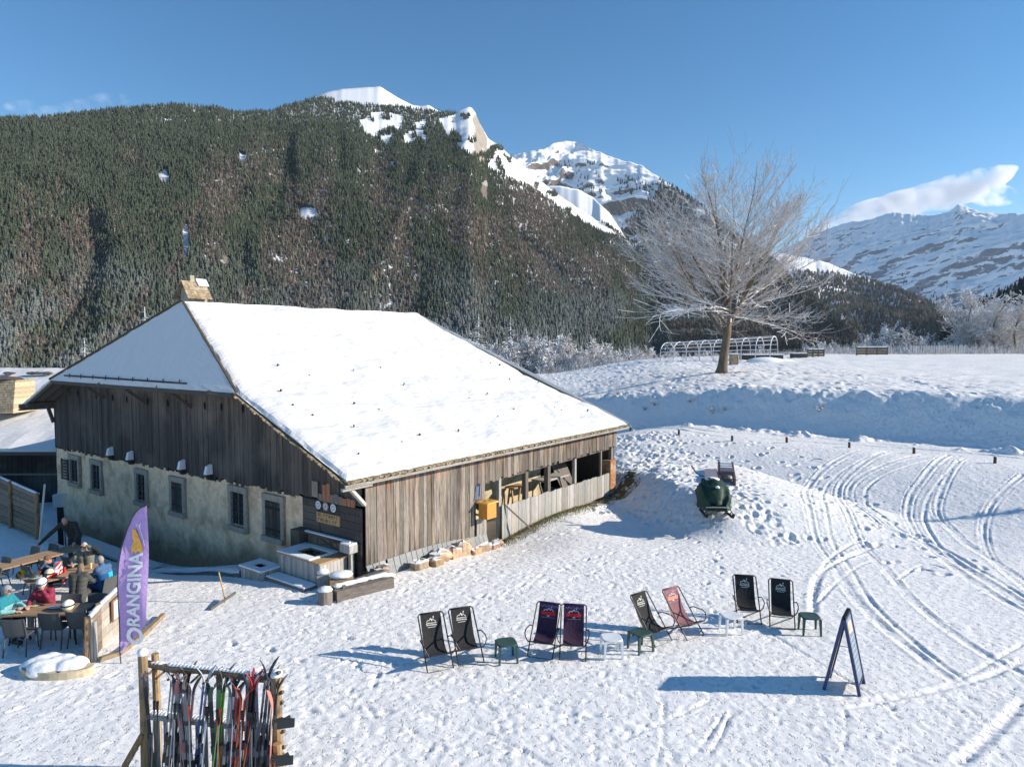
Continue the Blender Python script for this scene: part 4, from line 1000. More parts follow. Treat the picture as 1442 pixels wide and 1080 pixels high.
# things inside the lean-to
bn = emp('bench_table', (*B(9.4, 1.3)[:2], 0), BR, 'small wooden table against the plaster wall seen through the left lean-to opening', 'table')
mb = MB(); mb.tint(1.1); mb.mm((-.45, -.25, 1.05), (.45, .25, 1.1)); mb.build('tabletop', M['sawn'], bn)
for a in (-.38, .38):
    mb = MB(); mb.beam((a, -.2, -.1), (a, -.05, 1.05), .06, .06); mb.build('leg', M['sawn'], bn); mb = MB(); mb.beam((a, .2, -.1), (a, .05, 1.05), .06, .06); mb.build('leg', M['sawn'], bn)
bn = emp('workbench', (*B(11.5, 1.0)[:2], 0), BR, 'grey plank workbench behind the parapet in the right lean-to opening', 'workbench')
mb = MB(); mb.tint(1.1); mb.mm((-.9, -.35, 1.1), (1.1, .35, 1.18)); mb.build('top', M['greywood'], bn)
for a in (-.7, .9):
    mb = MB(); mb.beam((a, -.3, -.1), (a-.15, .0, 1.1), .07, .07); mb.build('leg', M['greywood'], bn)
mb = MB(); mb.tint(.22, .025, .03); mb.mm((11.0, 2.4, 0), (12.05, 3.2, 1.75)); mb.ell((11.5, 2.8, 1.75), (.5, .38, .15), 12, 6)
onbarn(mb.build('covered_machine', M['cloth']), 'dark red covered machine standing inside the barn lean-to', 'machine')
mb = MB(); mb.tint(1.1); 
for k in range(4): mb.beam((12.9+.28*k, .9, -.1), (13.4+.34*k, 2.8, 2.6), .22, .04)
onbarn(mb.build('stored_planks', M['wood']), 'loose planks leaning inside the far end of the barn lean-to', 'planks')
mb = MB(); mb.tint(.9); mb.beam((7.9, -.9, -.35), (6.75, -.12, .98), .06, .06)
onbarn(mb.build('prop_pole', M['wood']), 'thin pole leaning on the parapet beside the barn doorway', 'pole')
# ---------------------------------------------------------------- stones, grass and timber round the barn
def rock(loc, r, seed=0, rz=0, mat=None, name='stone', snow=True):
    mb = MB(); random.seed(seed); st = random.uniform(.75, 1.35); mb.tint(st*random.uniform(1, 1.25), st, st*random.uniform(.75, 1))
    n, m = 9, 6; P = []
    for j in range(m+1):
        for i in range(n):
            a = 2*math.pi*i/n; ph = math.pi*j/m; k = .8+.45*random.random()
            q = [math.sin(ph)*math.cos(a), math.sin(ph)*math.sin(a), math.cos(ph)]
            q = [math.copysign(abs(c)**.6, c)*k for c in q]; P.append((q[0]*r[0], q[1]*r[1], q[2]*r[2]))
    mb.add(P, [(j*n+i, (j+1)*n+i, (j+1)*n+(i+1) % n, j*n+(i+1) % n) for j in range(m) for i in range(n)])
    o = mb.build(name, mat or M['rubble']); o.location = loc; o.rotation_euler = (0, 0, rz); return o
stn = [(.3, -.42, .24, .2, .28), (1.75, -.55, .34, .22, .2), (2.35, -.62, .3, .25, .16), (2.75, -.5, .4, .25, .26), (3.35, -.5, .3, .22, .24), (3.95, -.45, .36, .22, .33), (4.35, -.65, .25, .18, .15), (4.9, -.5, .42, .2, .17), (5.5, -.55, .3, .18, .14), (5.95, -.4, .2, .16, .12)]
names = ['reddish boulder at the barn corner beside the snowy beam', 'low brown stone second from the barn corner', 'flat stone lying nearest the snowy beam end', 'big tan stone under the base boards', 'rounded brown stone between the big tan and the greenish one', 'tall greenish grey stone, highest under the base boards', 'small low stone in front of the greenish one', 'long flat tan stone right of the greenish one', 'pale stone near the barn doorway', 'smallest stone, right by the barn doorway']
for i, (u, v, a, b, c) in enumerate(stn):
    x, y, _ = B(u, v); o = rock((x, y, surf(x, y)+c*.45), (a, b, c), 100+i, BR); tag(o, names[i], 'stone', 'stones along the barn side')
# dry grass strip under the parapet
random.seed(3); mb = MB()
for k in range(7000):
    u = random.uniform(5.8, 17.2); v = -.2-abs(random.gauss(0, .3)); 
    if u > 14.5: v = -.3-random.uniform(0, 1.0)*(1-(u-15.6)**2/3.5)
    if u > 16: v += random.uniform(0, 1.5)
    x, y, _ = B(u, v); z = surf(x, y)-.02; h = random.uniform(.04, .15); a = random.uniform(0, 6.28); w_ = .012
    t = random.uniform(.6, 1.4); g_ = random.random(); mb.tint(t*(1 if g_ > .35 else .55), t, t*.8)
    lx, ly = random.uniform(-.1, .1), random.uniform(-.1, .1)
    mb.add([(x-w_*math.cos(a), y-w_*math.sin(a), z), (x+w_*math.cos(a), y+w_*math.sin(a), z), (x+lx, y+ly, z+h)], [(0, 1, 2)])
tag(mb.build('grass', M['grass']), 'dry yellow grass along the foot of the barn parapet', 'grass', kind='stuff')
mb = MB(); P = []
for i in range(46):
    u = 5.7+11.2*i/45; wv = .42+.25*float(fbm(np.array([u*.9]), np.array([3.]), 9, 3))+(.75*math.exp(-((u-15.9)/1.)**2))
    for q in range(4):
        v = .0-wv*q/3; x, y, _ = B(u, v); P.append((x, y, surf(x, y)+.028-(.06 if q == 3 else 0)+random.uniform(-.01, .01)))
mb.add(P, [(i*4+q, i*4+q+1, (i+1)*4+q+1, (i+1)*4+q) for i in range(45) for q in range(3)])
tag(mb.build('bare_earth', pm('earth_and_moss', (.12, .1, .05), .95, .6, 7, bump=1., stain=((.75, .77, .8), 4., .56, .62))), kind='structure')
# fountain: boarded trough with panelled back
fo = emp('fountain', (O2[0], O2[1], 0), BR, 'square boarded water trough with snowy rim and dark basin at the barn corner', 'fountain')
gf = -.12
def board_box(mb, u0, u1, v0, v1, z0, z1, w=.11, vary=.25):
    n = max(1, int((u1-u0)/w)); 
    for i in range(n):
        t = random.uniform(1-vary, 1+vary)*1.1; mb.tint(t); a = u0+(u1-u0)*i/n; b = u0+(u1-u0)*(i+1)/n-.01
        mb.mm((a, v0-.02, z0), (b, v0, z1)); mb.mm((a, v1, z0), (b, v1+.02, z1))
    n = max(1, int((v1-v0)/w))
    for i in range(n):
        t = random.uniform(1-vary, 1+vary)*1.1; mb.tint(t); a = v0+(v1-v0)*i/n; b = v0+(v1-v0)*(i+1)/n-.01
        mb.mm((u0-.02, a, z0), (u0, b, z1)); mb.mm((u1, a, z0), (u1+.02, b, z1))
u0, u1, v0, v1 = -1.28, -.3, .5, 2.45
mb = MB(); board_box(mb, u0, u1, v0, v1, gf, .66); mb.build('boarded_sides', M['greywood'], fo)
mb = MB(); mb.mm((u0-.1, v0-.12, gf-.1), (u1, v1+.1, gf+.1)); mb.build('plinth', M['wood'], fo)
def ring(mb, u0, u1, v0, v1, iu0, iu1, iv0, iv1, z0, z1):
    mb.mm((u0, v0, z0), (iu0, v1, z1)); mb.mm((iu1, v0, z0), (u1, v1, z1)); mb.mm((iu0, v0, z0), (iu1, iv0, z1)); mb.mm((iu0, iv1, z0), (iu1, v1, z1))
mb = MB(); ring(mb, u0-.05, u1+.05, v0-.05, v1+.05, u0+.26, u1-.16, v0+.5, v1-.45, .66, .71); mb.build('rim', M['sawn'], fo)
mb = MB(); ring(mb, u0-.04, u1+.04, v0+.42, v1+.04, u0+.24, u1-.15, v0+.52, v1-.44, .712, .75); mb.build('snow_on_rim', M['snowb'], fo)
mb = MB(); mb.mm((u0+.1, v0+.1, .38), (u1-.1, v1-.1, .42)); mb.build('water', M['glass'], fo)
mb = MB(); mb.tint(.9, .75, .6)
for i in range(18):
    a = .55+1.9*i/18; t = random.uniform(.7, 1.2); mb.tint(t, t*.85, t*.7); mb.mm((-.22, a, gf), (-.19, a+.095, 1.02))
mb.build('back_panel', M['wood'], fo)
mb = MB(); mb.tint(.9); mb.beam((-.24, .3, 1.06), (-.24, 2.6, 1.06), .12, .08); mb.beam((-.24, 1.0, .75), (-.24, 1.9, 1.0), .03, .04); mb.beam((-.24, 1.0, 1.0), (-.24, 1.9, .75), .03, .04); mb.build('top_rail', M['darkwood'], fo)
mb = MB(); 
for i in range(22): a = .35+2.2*i/22; mb.mm((-.3, a, 1.1), (-.19, a+.085, 1.14))
mb.build('snow_on_rail', M['snowb'], fo)
mb = MB(); mb.tint(1.1); mb.mm((-.45, .18, .82), (-.12, .62, 1.06)); mb.mm((-.3, .3, gf), (-.18, .42, .85)); mb.build('corner_box', M['greywood'], fo)
mb = MB(); mb.mm((-.44, .2, 1.062), (-.13, .6, 1.11)); mb.build('snow_cap', M['snowb'], fo)
mb = MB(); mb.tint(.6); mb.mm((-.5, 2.5, gf), (-.1, 2.95, 1.15)); mb.build('side_box', M['darkwood'], fo)
# planter and steps
pl = emp('planter', (O2[0], O2[1], 0), BR, 'small square boarded planter rimmed with snow left of the water trough', 'planter')
mb = MB(); board_box(mb, -1.9, -1.25, 2.45, 3.5, -.25, .22); mb.build('boarded_sides', M['greywood'], pl)
mb = MB(); ring(mb, -1.95, -1.2, 2.4, 3.55, -1.72, -1.42, 2.75, 3.2, .222, .27); mb.build('snow_on_rim', M['snowb'], pl)
mb = MB(); mb.mm((-1.8, 2.6, .1), (-1.35, 3.4, .15)); mb.build('basin', M['void'], pl)
pf = emp('platform', (O2[0], O2[1], 0), BR, 'low wooden platform under snow between planter and water trough', 'platform')
mb = MB(); mb.mm((-1.8, .55, -.2), (-1.35, 2.4, .07)); mb.build('boards', M['woodh'], pf)
mb = MB(); mb.mm((-1.78, .57, .072), (-1.36, 2.38, .12)); mb.build('snow_cover', M['snowb'], pf)
# snowy kerb and timber walk along the gable
def strip(name, pts, w, h, mat, lab, cat, jit=.02, nseg=40):
    mb = MB(); P = []
    for i in range(nseg+1):
        t = i/nseg*(len(pts)-1); k = min(int(t), len(pts)-2); f = t-k
        u = pts[k][0]*(1-f)+pts[k+1][0]*f; v = pts[k][1]*(1-f)+pts[k+1][1]*f
        x, y, _ = B(u, v); z = surf(x, y); j = random.uniform(-jit, jit)
        for (du, dz) in ((-w/2, -.1), (-w/2*.9, h+j), (0, h+j+.02), (w/2*.9, h+j), (w/2, -.1)):
            X, Y_, _ = B(u+du, v); P.append((X, Y_, z+dz))
    mb.add(P, [(i*5+q, i*5+q+1, (i+1)*5+q+1, (i+1)*5+q) for i in range(nseg) for q in range(4)])
    o = mb.build(name, mat, smooth=False); tag(o, lab, cat); return o
kb = strip('timber_kerb', [(-1.75, 3.6), (-1.7, 14.5), (-1.6, 19)], .3, .12, M['woodh'], 'long dark timber edging under snow running along the barn gable', 'kerb')
kp = strip('snow_cover', [(-1.72, 3.7), (-1.66, 14.5), (-1.56, 19)], .27, .2, M['snowb'], None, None, .035, 90); kp.parent = kb
for k in ('label', 'category'):
    if k in kp: del kp[k]
random.seed(12)
pk = emp('slat_stack', (*B(-1.0, 13.2)[:2], 0), BR, 'snow covered stack of boards with open slats lying along the gable wall', 'stack')
x_, y_, _ = B(-1.0, 13.2); z_ = surf(x_, y_)
mb = MB(); mb.mm((-.35, -2.2, z_-.1), (.35, 4.2, z_+.2)); mb.build('boards', M['woodh'], pk)
mb = MB(); mb.mm((-.37, -2.2, z_+.202), (.37, 4.2, z_+.3))
for i in range(9): mb.box((-.4, -2.1+i*.22, z_+.1), (.05, .1, .28))
mb.build('snow_cover', M['snowb'], pk)
# blocks, stumps and old beam with snow in front of the trough
def snowtop(parent, loc, r):
    mb = MB(); mb.ell(loc, r, 12, 6, jit=.12); return mb.build('snow_cap', M['snowb'], parent, smooth=True)
def stump(px, lab, r, h, cat='stump', mat='wood', sq=False, t=1., rz=0.3):
    p = gps(*px); e = emp('stump' if not sq else 'timber_block', p, rz, lab, cat); mb = MB(); mb.tint(t)
    if sq: mb.box((0, 0, h/2-.05), (r*2, r*1.5, h))
    else: mb.cyl((0, 0, -.05), (.01, 0, h), r, r*.93, 12)
    mb.build('block' if sq else 'trunk', M[mat], e); snowtop(e, (0, 0, h+.02), (r*(1.05 if sq else 1.0), r*.95, .09)); return e
stump((458, 848), 'short round stump capped with snow at the near end of the beam', .2, .34, t=1.1)
stump((455, 826), 'grey block with a snow cap standing behind the round stump', .17, .42, 'block', 'greywood', True)
stump((481, 829), 'wide pale block topped with snow between the trough and the beam', .33, .4, 'block', 'sawn', True, .9)
bm = emp('old_beam', (0, 0, 0), 0, 'heavy old timber beam topped with snow lying before the barn corner', 'beam')
a_ = Vector(gps(472, 846)); b_ = Vector(gps(552, 826))
mb = MB(); mb.tint(.8); mb.beam(a_+Vector((0, 0, .13)), b_+Vector((0, 0, .15)), .26, .3); mb.tint(.65); mb.beam(a_+Vector((.1, .22, .2)), b_+Vector((-.3, .2, .24)), .2, .36); mb.build('timber', M['woodh'], bm)
mb = MB()
for i in range(30):
    t = i/30; p = a_.lerp(b_, t)+Vector((.02, .16, .36 if t < .85 else .3)); 
    if .48 < t < .56: continue
    mb.ell(p, (.12, .09, .05+random.uniform(0, .03)), 8, 5)
melt(mb, 'snow_cap', M['snowb'], bm, .025, 4)
# wooden snow pusher stuck in the snow
sh = emp('snow_pusher', gps(317, 848), 0, 'tall wooden handled snow pusher with dark wide blade planted in the snow', 'snow tool')
p = Vector(gps(317, 849))
top = Vector(atY(308, 806, p.y)); mb = MB(); mb.tint(1.1); mb.tube([(0, 0, -.05), (.0, 0, .1), tuple(top-p)], .02, 6); mb.build('handle', M['sawn'], sh)
a_ = Vector(gps(297, 861))-p; b_ = Vector(gps(332, 846))-p
mb = MB(); mb.tint(.6); mb.beam(a_+Vector((0, 0, .05)), b_+Vector((0, 0, .22)), .03, .07); mb.build('blade', M['wood'], sh)
# half round stone bench under snow, left foreground
bp = gps(82, 948); e = emp('stone_slab', bp, 0, 'curved pale stone slab heaped with snow in front of the terrace chairs', 'stone slab')
mb = MB(); P = []
for i in range(15):
    a = math.pi*(-.02)+math.pi*1.12*i/14-math.pi*.95; P.append((.75*math.cos(a), .33*math.sin(a)-.0))
P += [(-.6, .25), (.4, .45)]
mb.tint(1.5, 1.45, 1.2); mb.prism(P, (1, 0, 0), (0, 1, 0), (0, 0, .2)); mb.build('slab', M['stone'], e, loc=(0, 0, -.03))
mb = MB(); 
for k in range(34):
    a = random.uniform(0, 6.28); r_ = random.random()**.5; mb.ell((-.12+.55*r_*math.cos(a), .1+.30*r_*math.sin(a), .12), (.26, .2, random.uniform(.08, .2)), 10, 6)
melt(mb, 'snow_cap', M['snowb'], e, .03, 10)
mb = MB(); mb.tint(1.1)
pts = [gps(*q) for q in ((140, 932), (168, 923), (198, 900), (230, 868))]
for a_, b_ in zip(pts[:-1], pts[1:]): mb.beam((a_[0], a_[1], a_[2]+.03), (b_[0], b_[1], b_[2]+.03), .1, .14)
tag(mb.build('timber_edging', M['log']), 'rough brown timber edging in the snow at the foot of the purple flag', 'edging')
# ---------------------------------------------------------------- left neighbours
lc = emp('chalet', (0, 0, 0), 0, 'dark boarded chalet with a bright snowy roof behind the barn on the far left', 'house')
eL, eR = Vector((-44.9, 38, 1.2-.0)), Vector((-23.6, 38, 1.45)); 
def chq(f, g): # f along, g up slope
    x = -46+23.4*f; return (x+0*g, 37.6+10.6*g, 1.3+4.1*g)
mb = MB(); slab(mb, lambda a, b: chq(a, b), 50, 24, .2, .1, 31); slab(mb, lambda a, b: (-46+23.4*a, 48.2+9*b, 5.4-3.8*b), 12, 6, .2, .05, 3); mb.build('roof', M['snow'], lc)
mb = MB(); mb.tint(.5); 
for i in range(80): x = -45+22*i/80; mb.tint(random.uniform(.3, .6)); mb.mm((x, 38.6, -4), (x+.26, 38.65, 1.4))
mb.mm((-23.2, 38.65, -4), (-23.1, 57, 1.5)); mb.build('wall', M['darkwood'], lc)
mb = MB(); mb.tint(.55); mb.beam((-46, 37.55, 1.0), (-22.6, 37.55, 1.0), .1, .14); mb.tint(1.1); mb.beam((-46, 38.5, -.35), (-24, 38.5, -.3), .06, .1); mb.build('eave_board', M['wood'], lc)
dm = emp('chimney'); dm.parent = lc
mb = MB()
for r_ in range(14):
    f0 = r_/14; f1 = (r_+1)/14; z0 = 3.0+1.9*f0; z1 = 3.0+1.9*f1
    for k in range(16):
        q = lambda k_, f, z, y: ((-31.6+2.6*k_/16)*(1-.22*f)-29.8*.22*f, y, z)
        mb.tint(random.uniform(1., 1.8)); y0 = 39.9+.55*f0
        mb.hexa([q(k, f0, z0, y0-.03), q(k+.95, f0, z0, y0-.03), q(k+.95, f0, z0, 42), q(k, f0, z0, 42)], [q(k, f1, z1, y0+.03), q(k+.95, f1, z1, y0+.03), q(k+.95, f1, z1, 42), q(k, f1, z1, 42)])
mb.build('shingle_cladding', M['shingle'], dm)
mb = MB(); mb.tint(.5); mb.ell((-30.3, 40.9, 4.95), (1.25, .7, .16), 14, 6); mb.build('cap', M['wood'], dm)
mb = MB()
for (x, y) in ((52, 521), (45, 523), (66, 519), (13, 527)):
    p = atY(x, y, 46.8); mb.tint(random.uniform(.5, .9)); mb.ell((p[0], p[1], 5.05), (.45, .2, .1), 8, 5, jit=.4)
mb.build('bare_shingles', M['wood'], lc)
# high plank fence
random.seed(8)
def fence_line(name, a, b, h0, h1, lab, post_at_b=True, mat='woodh', bh=.2, th=.05):
    a = Vector(a); b = Vector(b); e = emp(name, (a+b)/2, 0, lab, 'fence'); o = (a+b)/2; n = 9; mb = MB(); L_ = (b-a).length
    k = int(h0/bh)+1
    for i in range(k):
        t = random.uniform(.7, 1.3); mb.tint(t); f0, f1 = i/k, (i+1)/k
        for (s0, s1) in ((0, .5), (.505, 1)):
            t2 = t*random.uniform(.85, 1.15); mb.tint(t2, t2*.93, t2*.85)
            p, q = a.lerp(b, s0)-o, a.lerp(b, s1)-o; hp = h0+(h1-h0)*s0; hq = h0+(h1-h0)*s1
            mb.beam(p+Vector((0, 0, hp*(f0+f1)/2)), q+Vector((0, 0, hq*(f0+f1)/2)), th*random.uniform(.8, 1.1), hp/k*.96)
    mb.build('boards', M[mat], e)
    d = (b-a).normalized()
    for s_ in (.0, .5, 1.) if L_ > 3 else (0., 1.):
        mb = MB(); mb.tint(1.2, 1., .8); p = a.lerp(b, s_)-o; h = h0+(h1-h0)*s_
        mb.cyl(p+Vector((-.06*d.y, .06*d.x, -.2))*1+Vector((0, -.07, 0)), p+Vector((0, -.07, h+.05)), .06, n=8); mb.build('post', M['log'], e)
    mb = MB()
    for i in range(int(L_/.07)):
        s_ = (i+.5)/int(L_/.07); p = a.lerp(b, s_)-o; h = h0+(h1-h0)*s_
        mb.ell(p+Vector((0, 0, h+.01)), (.08, .05, .02+.025*random.random()), 8, 4)
    melt(mb, 'snow_cap', M['snowb'], e, .02, 2); return e
fence_line('plank_fence', (-17.1, 24.6, surf(-17.1, 24.6)-.1), (-21.2, 27.6, surf(-21.2, 27.6)-.1), 1.75, 2.0, 'high brown horizontal plank fence at the back of the terrace on the far left')
pb = (-17.0, 24.5, surf(-17, 24.5)); mb = MB(); mb.tint(1.6); mb.beam((pb[0]+.35, pb[1]-.6, pb[2]), (pb[0]+.15, pb[1]+.1, pb[2]+2.0), .06, .04)
tag(mb.build('white_lath', M['greywood']), 'pale slanting lath leaning at the end of the high plank fence', 'lath')
# meter box on dark post
p = atY(84, 712, 27.3); gzz = surf(p[0], p[1]); e = emp('meter_box', (p[0], p[1], gzz), 0, 'small white box on a dark post at the far left corner of the barn', 'meter box')
mb = MB(); mb.box((0, 0, p[2]-gzz+.22), (.36, .3, .5)); mb.build('box', M['white'], e)
mb = MB(); mb.cyl((0, 0, -.1), (0, 0, p[2]-gzz), .1, n=8); mb.cyl((.2, 0, -.1), (.12, 0, p[2]-gzz), .02, n=6); mb.build('post', M['iron'], e)
# low terrace fence with notice board
f1a, f1b = gps(128, 932), gps(143, 912); f2b = gps(171, 884)
fence_line('terrace_fence', f1a, f1b, 1.0, 1.02, 'near dark plank panel of the low fence closing the terrace beside the flag', bh=.25)
fence_line('terrace_fence', f1b, f2b, 1.02, 1.06, 'pale plank panel carrying a notice board, behind the near panel of the terrace fence', bh=.25, mat='greywood')
nb = emp('notice_board', ((f1b[0]*.35+f2b[0]*.65)+.09, f1b[1]*.35+f2b[1]*.65, f1b[2]), math.atan2(f2b[1]-f1b[1], f2b[0]-f1b[0]), 'framed white notice board with lines of writing on the terrace fence', 'notice board')
mb = MB(); mb.tint(.3, .16, .1); mb.box((0, -.0, .68), (.62, .04, .5)); mb.build('frame', M['paint'], nb)
mb = MB(); mb.tint(.75, .75, .72); mb.box((0, -.024, .68), (.52, .01, .42)); mb.build('sheet', M['paint'], nb)
mb = MB(); mb.tint(.25)
for i in range(6):
    x = -.2
    while x < .18: w_ = random.uniform(.04, .1); mb.box((x+w_/2, -.031, .84-.06*i), (w_, .004, .02)); x += w_+.025
mb.build('lettering', M['paint'], nb)
mb = MB(); mb.tint(1.1)
for k in range(3): mb.cyl((f1a[0]-.05+.07*k, f1a[1]-.02+.03*k, f1a[2]-.1), (f1a[0]-.05+.07*k, f1a[1]-.02+.03*k, f1a[2]+1.02-.06*k), .04, n=8)
tag(mb.build('post_cluster', M['greywood']), 'three round grey posts standing together at the near end of the terrace fence', 'posts')
# path stakes
sts = [((888, 607), 'stake nearest the barn roof corner of the row along the path'), ((956, 612), 'second stake from the barn in the row along the path'), ((1031, 621), 'third stake from the barn, behind the snowmobile sledge'), ((1108, 623), 'fourth stake from the barn along the path, left of the ski tracks'), ((1196, 630), 'fifth stake from the barn, where the ski tracks meet the path'), ((1287, 638), 'sixth stake from the barn along the path, slightly tilted'), ((1401, 652), 'last and biggest stake of the row, nearest the right edge')]
for (x, y), lab in sts:
    p = gps(x, y); e = emp('stake', p, random.uniform(0, 1), 'short brown wooden '+lab, 'stake', 'stakes along the snowy path')
    mb = MB(); mb.tint(.35, .3, .28); mb.cyl((0, 0, -.1), (random.uniform(-.03, .03), 0, .3), .07, .065, 8); mb.build('post', M['log'], e)
    mb = MB(); mb.ell((0, 0, .31), (.065, .065, .025), 8, 4); mb.build('snow_cap', M['snowb'], e, smooth=True)
# ---------------------------------------------------------------- deck chairs
random.seed(21)
def strokes(mb, P, w, off, fn):
    """flat thin strokes mapped by fn(x,z)->3D on the fabric"""
    for a, b in zip(P[:-1], P[1:]):
        dx, dz = b[0]-a[0], b[1]-a[1]; L_ = math.hypot(dx, dz) or 1e-6; nx_, nz_ = -dz/L_*w/2, dx/L_*w/2
        q = [(a[0]+nx_, a[1]+nz_), (b[0]+nx_, b[1]+nz_), (b[0]-nx_, b[1]-nz_), (a[0]-nx_, a[1]-nz_)]
        mb.add([fn(*p, off) for p in q], [(0, 1, 2, 3)])
def make_deckchair(kind, label, group='folding deck chairs on the snow'):
    e = emp('deck_chair', (0, 0, 0), 0, label, 'deck chair', group)
    W = .29
    fr = MB()
    top = (.50, .98); foot = (-.34, .0)     # long frame, y,z
    fr.tube([(-W, foot[0], foot[1]+.02), (-W, top[0]-.03, top[1]-.03), (-W+.04, top[0], top[1]), (W-.04, top[0], top[1]), (W, top[0]-.03, top[1]-.03), (W, foot[0], foot[1]+.02)], .017, 7, closed=True)
    fr.build('long_frame', M['blackmetal'], e)
    fr = MB(); w2 = W-.025
    fr.tube([(-w2, .42, .02), (-w2, -.36, .38), (-w2+.03, -.40, .40), (w2-.03, -.40, .40), (w2, -.36, .38), (w2, .42, .02)], .016, 7, closed=True)
    fr.build('cross_frame', M['blackmetal'], e)
    for s in (-1, 1):
        a = MB(); x = s*(W+.03)
        a.tube([(s*W, .12, .545), (x+s*.03, .05, .58), (x+s*.04, -.22, .585), (x+s*.03, -.33, .55), (x, -.37, .47), (s*w2, -.38, .395)], .014, 6)
        a.build('armrest', M['blackmetal'], e)
    # sling profile
    prof = [(.50, .99), (.43, .84), (.33, .63), (.22, .44), (.10, .315), (-.04, .27), (-.18, .29), (-.30, .345), (-.40, .41)]
    cum = [0]
    for a, b in zip(prof[:-1], prof[1:]): cum.append(cum[-1]+math.dist(a, b))
    Lt = cum[-1]
    def fab(x, s, off):      # s distance from the top
        k = 0
        while k < len(cum)-2 and cum[k+1] < s: k += 1
        f = (s-cum[k])/(cum[k+1]-cum[k]); a, b = prof[k], prof[k+1]; y = a[0]+(b[0]-a[0])*f; z = a[1]+(b[1]-a[1])*f
        dy, dz = b[0]-a[0], b[1]-a[1]; L_ = math.hypot(dy, dz); ny, nz_ = dz/L_, -dy/L_
        if nz_ < 0: ny, nz_ = -ny, -nz_
        sag = .02*(1-(x/.23)**2)*math.sin(math.pi*min(1, s/Lt))
        return (x, y+ny*(off-sag), z+nz_*(off-sag))
    base = {'black': (.028, .028, .030), 'purple': (.06, .028, .06), 'pink': (.25, .12, .13)}[kind]
    fw = .235; mb = MB(); N_ = 26
    for side, of in ((1, .0), (-1, -.006)):
        P = []
        for i in range(N_+1):
            for j in range(7): P.append(fab(-fw+2*fw*j/6, Lt*i/N_, of))
        fs = [(i*7+j, i*7+j+1, (i+1)*7+j+1, (i+1)*7+j) for i in range(N_) for j in range(6)]
        if side < 0: fs = [f[::-1] for f in fs]
        mb.tint(*base); mb.add(P, fs)
    # sleeve wrapped over the top bar
    mb.tube([(-fw, .5, .98), (fw, .5, .98)], .02, 8)
    f_ = mb.build('fabric', M['cloth'], e, smooth=True)
    lg = MB()
    if kind == 'black':
        lg.tint(.72, .72, .66); c = .17
        mtn = [(-.11, c+.03), (-.07, c-.01), (-.045, c+.005), (-.01, c-.05), (.02, c-.01), (.045, c-.03), (.075, c+.01), (.11, c+.03)]
        strokes(lg, mtn, .012, .003, fab); strokes(lg, [(-.005, c-.03), (.015, c+.01), (.03, c+.0)], .02, .003, fab)
        strokes(lg, [(.055, c-.05), (.06, c-.085)], .02, .003, fab)
        for row, (z_, n_) in enumerate(((c+.06, 7), (c+.10, 8))):
            P = []
            for i in range(n_*3+1): P.append((-.12+.24*i/(n_*3), z_+.018*math.sin(i*2.2+row)*(1 if i % 3 else .4)))
            strokes(lg, P, .011, .003, fab)
        strokes(lg, [(-.09, c+.145), (.09, c+.145)], .01, .003, fab)
    else:
        c = .22
        lg.tint(.22, .18, .4) if kind == 'purple' else lg.tint(.45, .25, .35)
        for i in range(16):
            x = -.19+.38*i/15; z_ = .07+.02*math.sin(i*1.7); strokes(lg, [(x, z_), (x+.015, z_+.035), (x+.022, z_+.005)], .01, .003, fab)
        lg.tint(.7, .68, .7)
        strokes(lg, [(-.12, c-.02), (-.07, c-.06), (-.04, c-.035), (0, c-.09), (.04, c-.045), (.07, c-.07), (.12, c-.02)], .014, .003, fab)
        strokes(lg, [(.06, c-.09), (.07, c-.12)], .014, .003, fab)
        lg.tint(.72, .03, .035) if kind == 'purple' else lg.tint(.9, .28, .2)
        strokes(lg, [(-.17, c+.03), (.17, c+.03)], .075, .003, fab)
        lg.tint(.85, .75, .75)
        P = [(-.13+.26*i/20, c+.03+.016*math.sin(i*2.3)) for i in range(21)]; strokes(lg, P, .01, .005, fab)
        strokes(lg, [(-.03, c+.085), (.03, c+.085)], .02, .003, fab); lg.tint(.4, .35, .45); strokes(lg, [(-.16, c+.12), (.16, c+.12)], .008, .003, fab)
    lg.build('printed_emblem', M['cloth'], f_)
    return e
protos = {}
def chair_at(kind, pl, pr, tops, label):
    a = Vector(gps(*pl)); b = Vector(gps(*pr)); c = (a+b)/2; yaw = math.atan2(b.y-a.y, b.x-a.x)
    if kind not in protos: protos[kind] = make_deckchair(kind, label); o = protos[kind]
    else: o = copy_tree(protos[kind])
    o['label'] = label; s = 1.0
    o.rotation_euler = (0, 0, yaw); o.scale = (s, s, s)
    off = Vector((0, -.34, 0)); off.rotate(o.rotation_euler); o.location = (c.x-off.x, c.y-off.y, c.z-.02)
    return o
chair_at('black', (604, 947), (637, 941), None, 'leftmost black deck chair, turned to the right, with a pale mountain emblem')
chair_at('black', (647, 938), (681, 932), None, 'black deck chair between the leftmost one and a green stool')
chair_at('purple', (743, 924), (777, 929), None, 'left one of two dark purple deck chairs with a red band')
chair_at('purple', (788, 929), (825, 931), None, 'right one of two dark purple deck chairs, beside a white stool')
chair_at('black', (923, 911), (947, 902), None, 'black deck chair seen side on, between a green stool and the faded pink chair')
chair_at('pink', (968, 902), (991, 894), None, 'faded pink deck chair with an orange red emblem')
chair_at('black', (1038, 877), (1073, 879), None, 'black deck chair behind the white stool, facing the camera')
chair_at('black', (1084, 883), (1120, 887), None, 'rightmost black deck chair beside the last green stool')
